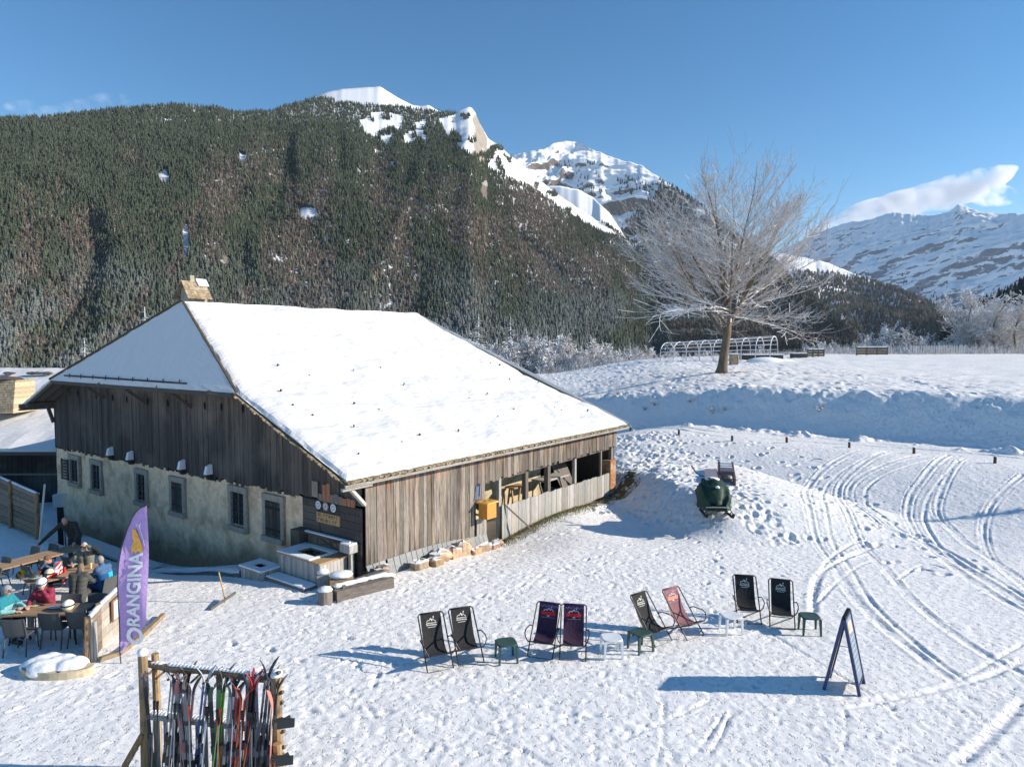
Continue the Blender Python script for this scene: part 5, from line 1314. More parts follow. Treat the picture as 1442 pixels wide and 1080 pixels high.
# ---------------------------------------------------------------- stools
def make_stool(col):
    e = emp('stool', (0, 0, 0), 0, 'x', 'stool', 'plastic stools between the deck chairs')
    mb = MB(); mb.tint(*col); n = 8; P = []
    for i in range(24):
        a = 2*math.pi*(i+.5)/24; c, s = math.cos(a), math.sin(a); k = .235/(abs(c)**5+abs(s)**5)**.2; P.append((c*k, s*k))
    m = len(P); V = []
    for (f, z) in ((.93, .40), (1., .405), (1., .425), (.95, .437), (.0, .43)):
        V += [(x*f, y*f, z) for x, y in P]
    fs = [(r_*m+i, r_*m+(i+1) % m, (r_+1)*m+(i+1) % m, (r_+1)*m+i) for r_ in range(4) for i in range(m)]+[tuple(range(m-1, -1, -1))]
    mb.add(V, fs); mb.build('seat', M['paint'], e, smooth='auto')
    for sx in (-1, 1):
        for sy in (-1, 1):
            mb = MB(); mb.tint(*col); t = .195; b = .215; w_ = .032
            q = lambda c, z, w: [(sx*c-w, sy*c-w, z), (sx*c+w, sy*c-w, z), (sx*c+w, sy*c+w, z), (sx*c-w, sy*c+w, z)]
            mb.hexa(q(b, 0, .02), q(t, .41, w_)); mb.build('leg', M['paint'], e)
    return e
sp = {}
for (x, y, col, yaw, lab) in ((713, 929, 'green', .25, 'dark green plastic stool between the two leftmost chairs and the purple pair'), (861, 923, 'white', .1, 'white plastic stool standing left of a green stool'), (902, 915, 'green', .5, 'dark green plastic stool right beside a white stool'),
                              (1029, 890, 'white', .15, 'white plastic stool standing alone in front of the right pair of chairs'), (1140, 890, 'green', -.12, 'dark green plastic stool, rightmost, touching the last deck chair')):
    if col not in sp: sp[col] = make_stool((.035, .075, .06) if col == 'green' else (.72, .74, .76)); o = sp[col]
    else: o = copy_tree(sp[col])
    o['label'] = lab; o.location = gps(x, y); o.rotation_euler = (0, 0, yaw)
    o.scale = (.95, .95, .98)
# ---------------------------------------------------------------- A-frame sign
sg = emp('pavement_sign', gps(1188, 967), 0, 'blue framed folding pavement sign with chalky panel casting a long shadow', 'sign')
o_ = Vector(gps(1188, 967)); Lf = Vector((6.35, 13.65, 0)); Rt = Vector((6.95, 13.39, 0)); wd = Vector((.565, .825, 0)).normalized()*.62
apx = 1.50; mid = (Lf+Rt)/2
for (ft, lab) in ((Lf, 'leaf'), (Rt, 'leaf')):
    b = ft-o_; b.z = surf(ft.x, ft.y)-o_.z-.02; t = mid-o_+(ft-mid)*.04; t.z = apx; t2 = t+wd; b2 = b+wd
    mb = MB(); mb.tint(.035, .05, .15)
    for (p, q) in ((b, t), (b2, t2)): mb.beam(p, q, .06, .055, up=wd)
    mb.tint(.03, .035, .08)
    for f in (.12, .985): mb.beam(b.lerp(t, f), b2.lerp(t2, f), .04, .05)
    fr_ = mb.build('leaf_frame', M['paint'], sg)
    mb = MB(); nrm = (t-b).cross(wd).normalized()
    if nrm.dot(ft-mid) < 0: nrm = -nrm
    if ft is Rt: mb.tint(.17, .23, .29)
    else: mb.tint(.5, .42, .3)
    p0, p1, p2, p3 = b.lerp(t, .14), b2.lerp(t2, .14), b2.lerp(t2, .97), b.lerp(t, .97)
    mb.hexa([p+nrm*.0 for p in (p0, p1, p2, p3)], [p+nrm*.012 for p in (p0, p1, p2, p3)]); pa = mb.build('panel', M['paint'], fr_)
    if ft is Rt:
        mb = MB(); F_ = lambda x, z, off: tuple(p0+(p1-p0)*x+(p3-p0)*z+nrm*(.015+off))
        mb.tint(.75, .5, .36); mb.add([F_(.2, .78, 0), F_(.8, .74, 0), F_(.75, .93, 0), F_(.3, .95, 0)], [(0, 1, 2, 3)])
        mb.tint(.75, .36, .2); mb.add([F_(.3, .82, .002), F_(.6, .8, .002), F_(.5, .9, .002)], [(0, 1, 2)])
        mb.tint(.42, .47, .52)
        for k in range(7):
            z = .68-.085*k; strokes(mb, [(.15, z), (.35, z+.01), (.55, z-.005), (.8, z)], .018, .002, F_)
        mb.build('artwork', M['paint'], pa)
mb = MB(); mb.tint(.6); tm = mid-o_; mb.cyl((Lf-o_).lerp(tm+Vector((0, 0, apx)), .55)+wd*.5, (Rt-o_).lerp(tm+Vector((0, 0, apx)), .55)+wd*.5, .008, n=6); mb.build('spreader', M['alu'], sg)
mb = MB(); tt = mid-o_+Vector((0, 0, apx+.01)); mb.tint(.02); mb.beam(tt, tt+wd, .07, .05); mb.build('hinge', M['iron'], sg)
# ---------------------------------------------------------------- feather flag
fb = Vector(gps(171, 934)); fl = emp('feather_flag', fb, 0, 'tall purple feather flag with white ORANGINA lettering and an orange emblem', 'flag')
def fpt(x, y, off=0.):
    p = Vector(atY(x, y, fb.y)); r = p-fb; wv = .05*math.sin(r.z*2.2+r.x*4)+.03*math.sin(r.x*9)
    return (r.x, wv*(.3+r.x*2) if False else wv-off, r.z)
left = [(169, 920), (167.5, 880), (167, 850), (167.5, 820), (169, 792), (172, 768), (177, 747), (184, 731), (192, 721), (200, 714.5), (207.5, 711.5)]
def lx(y): return float(np.interp(y, [p[1] for p in left[::-1]], [p[0] for p in left[::-1]]))
rx_ = lambda y: 208.2
nr_, nc_ = 60, 12
def fgrid(off):
    P = []
    for i in range(nr_+1):
        y = 711.5+(876-711.5)*i/nr_
        for j in range(nc_+1):
            f = j/nc_; yb = y
            x = lx(y)+(rx_(y)-lx(y))*f
            # lower edge slants from (208,876) to (169,920)
            yy = y+(i/nr_)*44*(1-f)*(i/nr_)**3
            P.append(fpt(x if i < nr_ else 169+(208-169)*f, yy, off))
    return P
mb = MB(); mb.tint(.46, .31, .62)
Wc = nc_+1; fs = [(i*Wc+j, i*Wc+j+1, (i+1)*Wc+j+1, (i+1)*Wc+j) for i in range(nr_) for j in range(nc_)]
mb.add(fgrid(0), fs); mb.add(fgrid(-.003), [f[::-1] for f in fs]); cl_ = mb.build('banner', M['cloth'], fl, smooth=True)
mb = MB(); mb.tube([(0, 0, -.15), tuple(np.add(fpt(169, 920), (-.01, 0, 0)))]+[tuple(np.add(fpt(*p), (-.012, 0, 0))) for p in left[1:]], .012, 7); mb.build('pole', M['blackmetal'], fl)
mb = MB()
m2x = 1/970*fb.y      # metres per pixel
def tmesh(txt, size):
    cu = bpy.data.curves.new('lettering', 'FONT'); cu.body = txt; cu.size = size; cu.offset = size*.035; cu.resolution_u = 3
    ob = bpy.data.objects.new('tmp', cu); COL.objects.link(ob); dg = bpy.context.evaluated_depsgraph_get(); dg.update()
    me = bpy.data.meshes.new_from_object(ob.evaluated_get(dg)); V = [tuple(v.co) for v in me.vertices]; Fc = [tuple(p.vertices) for p in me.polygons]
    COL.objects.unlink(ob); bpy.data.objects.remove(ob); return V, Fc
def place_text(txt, size, x0, y0, x1, y1, hw, col, skew=0.):
    """run text upwards from pixel (x0,y0) to (x1,y1), cap height hw px"""
    V, Fc = tmesh(txt, size); xa = min(v[0] for v in V); xb = max(v[0] for v in V); za = min(v[1] for v in V); zb = max(v[1] for v in V)
    P = []
    for v in V:
        t = (v[0]-xa)/(xb-xa); h = (v[1]-za)/(zb-za); px = x0+(x1-x0)*t+(-(hw[0]+(hw[1]-hw[0])*t))*(h-.0); py = y0+(y1-y0)*t+skew*h
        P.append(fpt(px, py, .026))
    mb.tint(*col); mb.add(P, Fc)
place_text('O', 1, 205, 907, 204, 881, (29, 28), (.85, .84, .88), 2)
place_text('RANGINA', 1, 200, 880, 202, 777, (23, 20), (.85, .84, .88), 1)
mb.build('lettering', M['cloth'], cl_)
mb = MB(); mb.tint(.95, .5, .1)
E1 = [(185, 781), (184, 771), (187, 762), (185, 756), (184.5, 746), (190, 745), (193, 751), (196, 757), (201, 772), (200, 779), (194, 775), (191, 780), (188, 776)]
c_ = (191, 764)
for a, b in zip(E1, E1[1:]+E1[:1]): mb.add([fpt(*c_, .022), fpt(*a, .022), fpt(*b, .022)], [(0, 1, 2)])
mb.tint(.9, .85, .9)
for P_ in ([(196, 738), (198, 748), (201, 758), (203, 768)], [(191, 741), (194, 737)], [(195, 741), (199, 736)]):
    for a, b in zip(P_[:-1], P_[1:]): mb.add([fpt(a[0], a[1], .022), fpt(b[0], b[1], .022), fpt(b[0]+.9, b[1], .022), fpt(a[0]+.9, a[1], .022)], [(0, 1, 2, 3)])
mb.tint(.8, .3, .12)
for (a, b) in (((189, 752), (195, 757)), ((187, 768), (194, 763)), ((190, 773), (198, 769))): mb.add([fpt(*a, .03), fpt(*b, .03), fpt(b[0], b[1]+1.2, .03), fpt(a[0], a[1]+1.2, .03)], [(0, 1, 2, 3)])
mb.build('emblem', M['cloth'], cl_)
# ---------------------------------------------------------------- snowmobile under tarpaulin, with sledge
p = gps(1006, 722); sm_ = emp('snowmobile', p, R(-4), 'parked snowmobile wrapped in a dark green tarpaulin with its skis showing', 'snowmobile')
mb = MB(); n, m = 40, 22; P = []; mb.tint(.014, .042, .028)
prof_ = [(-.55, .35, .42), (-.45, .52, .75), (-.2, .60, .98), (.15, .62, 1.12), (.5, .58, 1.18), (.8, .48, 1.12), (1.1, .42, .85), (1.5, .40, .8), (1.9, .36, .7), (2.1, .2, .4)]
for i in range(n+1):
    y = -.58+2.7*i/n; hw = np.interp(y, [q[0] for q in prof_], [q[1] for q in prof_]); hh = np.interp(y, [q[0] for q in prof_], [q[2] for q in prof_])
    for j in range(m+1):
        a = math.pi*(j/m); fold = .22*abs(math.sin(a*6.5+y*1.5))**.6*math.sin(a)+.06*math.sin(a*17+y*5)+.05*math.sin(y*7+a*4)-.08
        c, s = math.cos(a), math.sin(a)
        x = -hw*math.copysign(abs(c)**.75, c)*(1+fold*.7); z = .2+(hh-.2)*s**.6*(1+fold*.5)-(.04*random.random() if j in (0, m) else 0)
        P.append((x, y+.05*math.sin(a*7), z))
mb.add(P, [(i*(m+1)+j, (i+1)*(m+1)+j, (i+1)*(m+1)+j+1, i*(m+1)+j+1) for i in range(n) for j in range(m)]+[tuple(range(m, -1, -1)), tuple(n*(m+1)+j for j in range(m+1))])
mb.build('tarpaulin', pm('green_tarpaulin', (1, 1, 1), .62, .5, 3, bump=1., bscale=7, spec=.35), sm_, smooth=True)
for s in (-1, 1):
    mb = MB(); mb.tint(.5); mb.tube([(s*.46, -1.0, .16), (s*.46, -.92, .05), (s*.46, -.75, .02), (s*.46, .35, .02)], .05, 7); mb.tube([(s*.46, -.95, .12), (s*.46, -.7, .22), (s*.46, -.45, .06)], .015, 6); mb.build('ski', M['iron'], sm_)
    mb = MB(); mb.tint(1.6, 1.6, 1.7); mb.tube([(s*.2, -.45, .35), (s*.46, -.4, .1)], .025, 6); mb.tube([(s*.2, -.3, .3), (s*.46, -.3, .12)], .02, 6); mb.cyl((s*.4, -.38, .1), (s*.4, -.3, .42), .035); mb.build('suspension_arm', M['alu'], sm_)
mb = MB(); mb.tint(.8); mb.tube([(-.42, -.5, .3), (-.2, -.62, .34), (.2, -.62, .34), (.42, -.5, .3)], .028, 7); mb.build('bumper', M['alu'], sm_)
mb = MB(); mb.tint(.35, .3, .33); mb.hexa([(-.3, .55, 1.0), (.3, .55, 1.0), (.26, .68, 1.0), (-.26, .68, 1.0)], [(-.2, .8, 1.5), (.2, .8, 1.5), (.17, .87, 1.5), (-.17, .87, 1.5)]); mb.build('windshield', M['paint'], sm_)
mb = MB(); mb.tint(.5); mb.tube([(-.52, 1.05, 1.3), (-.35, .92, 1.2), (0, .9, 1.18), (.3, .92, 1.2)], .02, 6); mb.tube([(-.6, 1.5, 1.5), (-.48, 1.1, 1.28)], .022, 6); mb.build('handlebar', M['iron'], sm_)
mb = MB(); mb.ell((0, .5, 1.17), (.3, .3, .06), 12, 6, jit=.1); mb.ell((.05, -.1, 1.0), (.1, .3, .05), 10, 5); mb.build('snow_patch', M['snowb'], sm_, smooth=True)
p2 = Vector(gps(1023, 676)); sl = emp('cargo_sledge', p2, R(-16), 'dark brown cargo sledge with snowy slats parked behind the snowmobile', 'sledge')
for s in (-1, 1):
    mb = MB(); mb.tint(.09, .05, .05); mb.hexa([(s*.3-.05, -1.2, .0), (s*.3+.05, -1.2, .0), (s*.3+.05, 2.4, .1), (s*.3-.05, 2.4, .1)], [(s*.3-.05, -1.2, .3), (s*.3+.05, -1.2, .3), (s*.3+.05, 2.4, .42), (s*.3-.05, 2.4, .42)]); mb.build('side_rail', M['paint'], sl)
mb = MB(); mb.tint(.12, .1, .12); mb.box((0, -.1, .42), (.56, .9, .12)); mb.build('seat_box', M['paint'], sl)
for k in range(3):
    mb = MB(); mb.tint(.4); mb.box((0, .75+.6*k, .38), (.6, .1, .05)); s_ = mb.build('slat', M['wood'], sl); mb = MB(); mb.box((0, .75+.6*k, .43), (.5, .2, .05)); mb.build('snow_strip', M['snowb'], s_)
mb = MB(); mb.box((0, 1.4, .2), (.5, 1.7, .22)); mb.build('snow_load', M['snowb'], sl)
# ---------------------------------------------------------------- ski rack
zr = .0
pL = Vector(atz(206, 1090, 0)); pL.z = surf(pL.x, pL.y)-.05; pR = Vector((-3.72, 10.42, 0)); pR.z = surf(pR.x, pR.y)-.05
rk = emp('ski_rack', pL, math.atan2(pR.y-pL.y, pR.x-pL.x), 'rustic timber ski rack of round logs and pickets crowded with skis', 'ski rack')
LR = (pR-pL).length; rr = rk.rotation_euler.z
def rkw(x, y, z):   # rack local -> world
    return (pL.x+x*math.cos(rr)-y*math.sin(rr), pL.y+x*math.sin(rr)+y*math.cos(rr), pL.z+z)
for (x, y, h, r_) in ((0, 0, 2.06, .075), (.10, .16, 2.0, .06), (LR+.03, .05, 1.9, .085), (LR+.12, -.1, .9, .07), (LR*.62, -.05, .75, .06)):
    mb = MB(); mb.tint(1.25, 1.15, .95); mb.tube([(x, y, -.1), (x+.01, y, h*.5), (x, y, h)], [r_*1.08, r_, r_*.95], 10); po = mb.build('post', M['log'], rk)
    if y in (0, .05):
        mb = MB(); mb.ell((x, y, h+.02), (r_*1.15, r_*1.15, .07), 10, 6); mb.build('snow_cap', M['snowb'], po, smooth=True)
random.seed(31)
for k in range(9):
    z = .35+k*.2+random.uniform(-.05, .05); mb = MB(); mb.tint(.55); d = Vector((random.uniform(.3, 1), -.5*random.random(), .3)).normalized()
    b = Vector((LR+.03, .05, z)); mb.cyl(b+d*.06, b+d*.15, .035, .028, 7); mb.build('branch_stub', M['log'], rk)
mb = MB(); mb.tint(.8); mb.tube([(-.0, .12, 1.84), (.5, .1, 1.80), (1.1, .12, 1.83), (LR*.75, .1, 1.80), (LR+.1, .12, 1.78)], [.055, .06, .055, .06, .055], 9); top_ = mb.build('top_rail', M['log'], rk)
for k in range(11):
    x = .15+k*(LR-.2)/10.; mb = MB(); mb.tint(.7, .5, .4); mb.cyl((x, .12, 1.79), (x-.05, -.1, 1.72), .022, .018, 7); mb.build('peg', M['log'], rk)
mb = MB()
for k in range(34):
    x = .1+(LR-.1)*k/34
    if vn(np.array([x*3.]), np.array([2.]), 4)[0] > -.15: mb.ell((x, .12, 1.865), (.07, .05, .03), 8, 4)
mb.build('snow_cap', M['snowb'], top_, smooth=True)
mb = MB(); mb.tint(.9); mb.beam((0, .06, 1.02), (LR, .06, 1.02), .16, .07); rl = mb.build('lower_rail', M['greywood'], rk)
mb = MB()
for k in range(40):
    x = .08+(LR-.1)*k/40
    if k % 13 != 6: mb.ell((x, .06, 1.065), (.06, .075, .035), 8, 4)
mb.build('snow_cap', M['snowb'], rl, smooth=True)
for k in range(15):
    x = .16+k*(LR-.25)/14; mb = MB(); t = random.uniform(.7, 1.1); mb.tint(t); mb.hexa([(x-.035, .09, .12), (x+.035, .09, .12), (x+.035, .115, .12), (x-.035, .115, .12)], [(x-.035, .09, .99), (x+.035, .09, .99), (x+.035, .115, .99), (x-.035, .115, .99)]); mb.build('picket', M['greywood'], rk)
mb = MB(); mb.tint(.7); mb.beam((0, .06, .1), (LR, .06, .1), .14, .06); mb.build('bottom_rail', M['greywood'], rk)
mb = MB(); mb.tint(1.2, 1, .8); mb.tube([(.0, -.05, .75), (-.16, -.25, .35), (-.3, -.45, -.1)], [.05, .055, .05], 8); mb.build('strut', M['log'], rk)
# ---- skis
def ski_mesh(mb, L, col, col2, w=.05, tip='round', ph=0):
    """upright ski: base at z=0, tip curving away (+y)"""
    n = 26; P = []
    for i in range(n+1):
        t = i/n; z = L*t*.995; cam_ = .0
        y = 0 if t < .86 else ((t-.86)/.14)**2*.13
        ww = w*(1+.35*abs(2*t-.95)**2)
        if t > .93: ww *= math.sqrt(max(0.02, 1-((t-.93)/.07)**2))
        if t < .03: ww *= .8
        for (dx, dy) in ((-ww, -.007), (ww, -.007), (ww, .007), (-ww, .007)): P.append((dx, y+dy, z))
    for i in range(n):
        c = col2 if (i > 21 or i < 2 or 9 <= i <= 10 or i == 15) else col
        mb.tint(*c); V = P[i*4:i*4+8]; mb.add(V, [(0, 1, 5, 4), (1, 2, 6, 5), (2, 3, 7, 6), (3, 0, 4, 7)])
    mb.add(P[:4], [(3, 2, 1, 0)]); mb.add(P[-4:], [(0, 1, 2, 3)])
def ski_pair(x, yb, L, col, col2, lean, roll, label, w=.042, bind=(.03, .03, .035)):
    base = rkw(x, yb, .0); e = emp('ski_pair', base, rr+roll, label, 'skis', 'skis standing in the rack'); e.rotation_euler = (R(lean[0]), R(lean[1]), rr+roll)
    for k in (-1, 1):
        mb = MB(); ski_mesh(mb, L, col, col2, w); s_ = mb.build('ski', M['paint'], e, loc=(.004*k, -.02 if k < 0 else .03, 0)); s_.rotation_euler = (R(-k*.6), 0, R(180) if k < 0 else 0)
        mb = MB(); mb.tint(*bind); z = L*.42
        mb.box((0, -.03, z), (.06, .05, .12)); mb.box((0, -.03, z-.33), (.055, .055, .14)); mb.tint(*(c*2.5+.05 for c in bind)); mb.box((0, -.05, z+.03), (.04, .03, .04)); mb.box((0, -.03, z-.15), (.03, .012, .3)); mb.build('binding', M['paint'], s_)
    return e
def ski_pole(x, yb, L, col, lean, label, grip=(.02, .02, .02)):
    e = emp('ski_pole', rkw(x, yb, 0), rr, label, 'ski pole', 'ski poles hanging in the rack'); e.rotation_euler = (R(lean[0]), R(lean[1]), rr)
    mb = MB(); mb.tint(*col); mb.cyl((0, 0, 0), (0, 0, L), .006, .009, 7); mb.build('shaft', M['paint'], e)
    mb = MB(); mb.tint(*grip); mb.cyl((0, 0, L-.02), (0, 0, L+.1), .016, .02, 8); mb.ell((0, 0, L+.1), (.024, .024, .02), 8, 5); mb.tube([(0, 0, L+.09), (.04, -.03, L), (.03, -.03, L-.12), (0, 0, L-.0)], .007, 5); mb.build('grip', M['paint'], e)
    mb = MB(); mb.tint(*col); mb.cyl((0, 0, .07), (0, 0, .085), .045, .03, 10); mb.build('basket', M['paint'], e)
    return e
def rx(px, z=1.3): # rack x for a picture column (approx.)
    q = Vector(atz(px, 1000, 0)); 
    lo, hi = 0., LR
    best = 0
    for k in range(200):
        x = LR*k/199*1.1; P_ = rkw(x, -.1, z); a, b = projpx(P_[0], P_[1], P_[2])
        if a < px: best = x
    return best
K = (.03, .03, .033); G = (.25, .26, .28); LG = (.5, .52, .55)
skis = [(222, K, (.10, .09, .1), 1.62, 'black skis with charcoal tips, first pair from the left post'), (229, G, K, 1.66, 'mid grey skis with black bands beside the first black pair'), (236, LG, (.3, .3, .32), 1.6, 'pale grey narrow skis, third pair from the left post'),
        (243, (.05, .035, .04), (.25, .12, .14), 1.58, 'dark skis with dull red bands left of the pale pink ones'), (252, (.13, .12, .13), K, 1.7, 'slate coloured skis crossing behind the left poles'), (260, (.5, .36, .33), (.2, .16, .15), 1.52, 'pale pink skis with brown bands left of the blue pair'),
        (273, (.03, .12, .38), (.5, .55, .62), 1.72, 'bright blue and white skis in the left half of the rack'), (279, (.35, .33, .33), (.09, .08, .09), 1.6, 'grey skis standing directly right of the blue pair'),
        (298, (.42, .45, .47), (.10, .11, .12), 1.74, 'silver skis with wide dark tips left of the lime green pair'), (303, (.22, .52, .06), (.04, .10, .04), 1.6, 'lime green skis in the middle of the rack'), (311, K, (.06, .1, .07), 1.5, 'short black skis behind the lime green pair'),
        (320, (.2, .05, .1), (.1, .03, .05), 1.62, 'maroon skis between the green and the orange ones'), (331, (.9, .17, .03), (.6, .08, .02), 1.52, 'vivid orange skis in the right half of the rack'), (338, (.45, .04, .05), K, 1.7, 'red and black skis behind the orange ones'),
        (344, K, (.5, .04, .04), 1.76, 'black skis with red tips left of the tall silver pair'), (351, (.42, .45, .48), (.5, .53, .57), 1.66, 'wide plain silver skis, brightest in the right half'), (358, (.2, .2, .22), K, 1.95, 'tallest dark skis whose tips rise above all others'),
        (364, K, G, 1.64, 'black skis with grey bands right of the tallest pair'), (370, (.12, .12, .13), (.3, .31, .33), 1.78, 'charcoal skis with long grey tips near the snowboard'), (375, K, (.04, .05, .07), 1.7, 'blue black skis beside the snowboard'),
        (267, (.3, .3, .33), (.45, .2, .2), 1.55, 'grey skis with reddish bands squeezed left of the blue pair'), (285, (.12, .13, .16), G, 1.5, 'dark grey skis set back right of the blue and white pair'), (307, (.08, .25, .1), K, 1.66, 'dark green skis right behind the lime green pair'), (325, (.5, .06, .06), LG, 1.6, 'bright red skis left of the vivid orange pair'),
        (341, (.55, .57, .6), K, 1.58, 'light silver skis right behind the red and black pair'), (355, (.06, .06, .08), (.35, .05, .07), 1.7, 'black skis with crimson tips right of the plain silver pair'), (368, (.25, .26, .3), LG, 1.68, 'blue grey skis between the two charcoal pairs'), (316, LG, (.2, .2, .25), 1.55, 'light grey skis left of the maroon pair')]
random.seed(41)
for i, (px, c1, c2, L_, lab) in enumerate(skis):
    x = rx(px); ski_pair(x, -.20+random.uniform(-.05, .05), L_*1.0+.28, c1, c2, (-6.5+random.uniform(-1.5, 1.5), random.uniform(-2.5, 2.5)), random.choice((-1, 1))*random.uniform(.35, 1.35), lab, w=.027)
pl_lab = ['grey ski pole nearest the left post of the rack', 'black ski pole beside the grey one near the left post', 'pale pink ski pole left of the slate skis', 'silver ski pole left of the pale pink skis', 'brownish ski pole just left of the blue and white skis', 'bright metal ski pole just right of the blue and white skis', 'white ski pole leaning left of the silver skis', 'whitish ski pole beside the white one', 'lime green ski pole crossing the lime green skis', 'mid grey ski pole with red grip left of the maroon skis', 'orange ski pole leaning left across its bright orange mate', 'bright orange ski pole leaning right, crossing its mate', 'light coloured pole between the two crossed orange poles', 'shiny silver ski pole left of the plain silver skis', 'matt black ski pole left of the tallest skis', 'charcoal ski pole right of the tallest skis', 'steel grey ski pole near the snowboard', 'dark ski pole nearest the snowboard']
poles = [(225, G, 'grey'), (233, K, 'black'), (247, (.5, .4, .4), 'pale pink'), (256, LG, 'silver'), (268, (.35, .2, .2), 'brownish'), (281, (.5, .5, .52), 'bright metal'), (291, (.75, .77, .8), 'white'), (294, (.7, .72, .75), 'whitish'), (307, (.3, .6, .1), 'lime green'), (315, (.5, .5, .5), 'mid grey'),
         (327, (1, .25, .03), 'orange'), (336, (1, .22, .03), 'bright orange'), (333, (.75, .75, .78), 'light'), (348, (.6, .62, .66), 'shiny silver'), (355, K, 'matt black'), (361, (.15, .15, .18), 'charcoal'), (366, (.4, .4, .43), 'steel grey'), (372, (.1, .1, .1), 'dark')]
for i, (px, c, nm) in enumerate(poles):
    x = rx(px); org = nm in ('orange', 'bright orange')
    ski_pole(x-(0.1 if nm == 'bright orange' else -.06 if nm == 'orange' else 0)*-1, -.36, 1.32 if not org else 1.3, c, (-6, (9 if nm == 'bright orange' else -5 if nm == 'orange' else random.uniform(-5, 5))), pl_lab[i], grip=(.8, .1, .05) if i in (5, 9) else (.02, .02, .02))
# snowboard edge-on at the right post
sb = emp('snowboard', rkw(LR+.02, -.20, 0), rr, 'pink and orange snowboard standing edge on at the right end of the rack', 'snowboard'); sb.rotation_euler = (R(3), R(0), R(104))
mb = MB(); n = 24; P = []
for i in range(n+1):
    t = i/n; ww = .135*(1-.12*math.sin(math.pi*t))*math.sqrt(max(.01, 1-max(0, (abs(t-.5)-.4)/.1)**2)); y = .09*max(0, (t-.85)/.15)**2+.09*max(0, (.15-t)/.15)**2
    for dx, dy in ((-ww, -.006), (ww, -.006), (ww, .006), (-ww, .006)): P.append((dx, y+dy, 1.78*t))
for i in range(n):
    mb.tint(*((.6, .24, .2) if 6 < i < 13 or i > 19 else (.62, .48, .42))); mb.add(P[i*4:i*4+8], [(0, 1, 5, 4), (1, 2, 6, 5), (2, 3, 7, 6), (3, 0, 4, 7)])
mb.add(P[:4], [(3, 2, 1, 0)]); mb.add(P[-4:], [(0, 1, 2, 3)]); bd = mb.build('deck', M['paint'], sb)
for z in (.72, 1.3):
    mb = MB(); mb.tint(.035, .04, .045); mb.box((0, -.03, z), (.25, .03, .12)); mb.tube([(-.1, -.05, z+.05), (-.12, -.2, z+.07), (-.10, -.27, z+.1)], .03, 7); mb.hexa([(-.14, -.08, z-.07), (-.10, -.08, z-.07), (-.10, -.08, z+.07), (-.14, -.08, z+.07)], [(-.2, -.34, z-.02), (-.15, -.34, z-.02), (-.15, -.34, z+.1), (-.2, -.34, z+.1)])
    mb.tube([(.1, -.04, z-.05), (.06, -.14, z), (-.04, -.16, z+.02), (-.1, -.1, z+.04)], .02, 6); mb.build('binding', M['paint'], sb)
# goggles helmet hung on rack
def helmet(loc, col, band, label, s=1.):
    e = emp('ski_helmet', loc, random.uniform(-.5, .5), label, 'helmet'); mb = MB(); mb.tint(*col); mb.ell((0, 0, .1*s), (.12*s, .14*s, .125*s), 16, 10); mb.build('shell', M['paint'], e, smooth=True)
    mb = MB(); mb.tint(*band); mb.tube([(.125*s*math.cos(a), .145*s*math.sin(a), .11*s) for a in np.linspace(0, 6.283, 17)[:-1]], .018*s, 6, closed=True); mb.build('goggle_strap', M['cloth'], e); return e
0 and helmet(rkw(rx(330), -.5, .95), (.75, .75, .78), (.5, .03, .04), 'white helmet with red trim hanging among the orange skis in the rack')
# ---------------------------------------------------------------- terrace furniture
def make_cafe_chair():
    e = emp('terrace_chair', (0, 0, 0), 0, 'x', 'chair', 'grey woven terrace chairs')   # faces +y ; origin on floor under seat centre
    mb = MB(); mb.hexa([(-.22, -.21, .43), (.22, -.21, .43), (.23, .23, .44), (-.23, .23, .44)], [(-.22, -.21, .455), (.22, -.21, .455), (.23, .23, .465), (-.23, .23, .465)]); mb.build('seat', M['plasticgrey'], e)
    mb = MB(); n = 8; P = []
    for i in range(n+1):
        z = .47+.41*i/n; y = -.20-.11*(i/n)
        for j in range(7): x = -.225+.45*j/6; P.append((x, y-.03*(1-(x/.225)**2), z))
    k = len(P); P += [(a, b-.022, c) for a, b, c in P]
    fs = [(i*7+j, i*7+j+1, (i+1)*7+j+1, (i+1)*7+j) for i in range(n) for j in range(6)]; fs += [tuple(q+k for q in f[::-1]) for f in fs]
    fs += [(n*7+j, n*7+j+1, k+n*7+j+1, k+n*7+j) for j in range(6)]+[(i*7, (i+1)*7, k+(i+1)*7, k+i*7) for i in range(n)]+[(i*7+6, k+i*7+6, k+(i+1)*7+6, (i+1)*7+6) for i in range(n)]
    mb.add(P, fs); mb.build('backrest', M['plasticgrey'], e)
    for sx in (-1, 1):
        mb = MB(); mb.tube([(sx*.24, -.30, .0), (sx*.225, -.21, .44), (sx*.235, -.325, .88)], .016, 6); mb.build('leg', M['alu'] if False else M['plasticgrey'], e)
        mb = MB(); mb.tube([(sx*.22, .25, 0), (sx*.215, .21, .44)], .016, 6); mb.build('leg', M['plasticgrey'], e)
    return e
tc_ = None
def cchair(x, y, face, label):
    global tc_
    if tc_ is None: tc_ = make_cafe_chair(); o = tc_
    else: o = copy_tree(tc_)
    o['label'] = label; o.location = (x, y, surf(x, y)); o.rotation_euler = (0, 0, face); return o
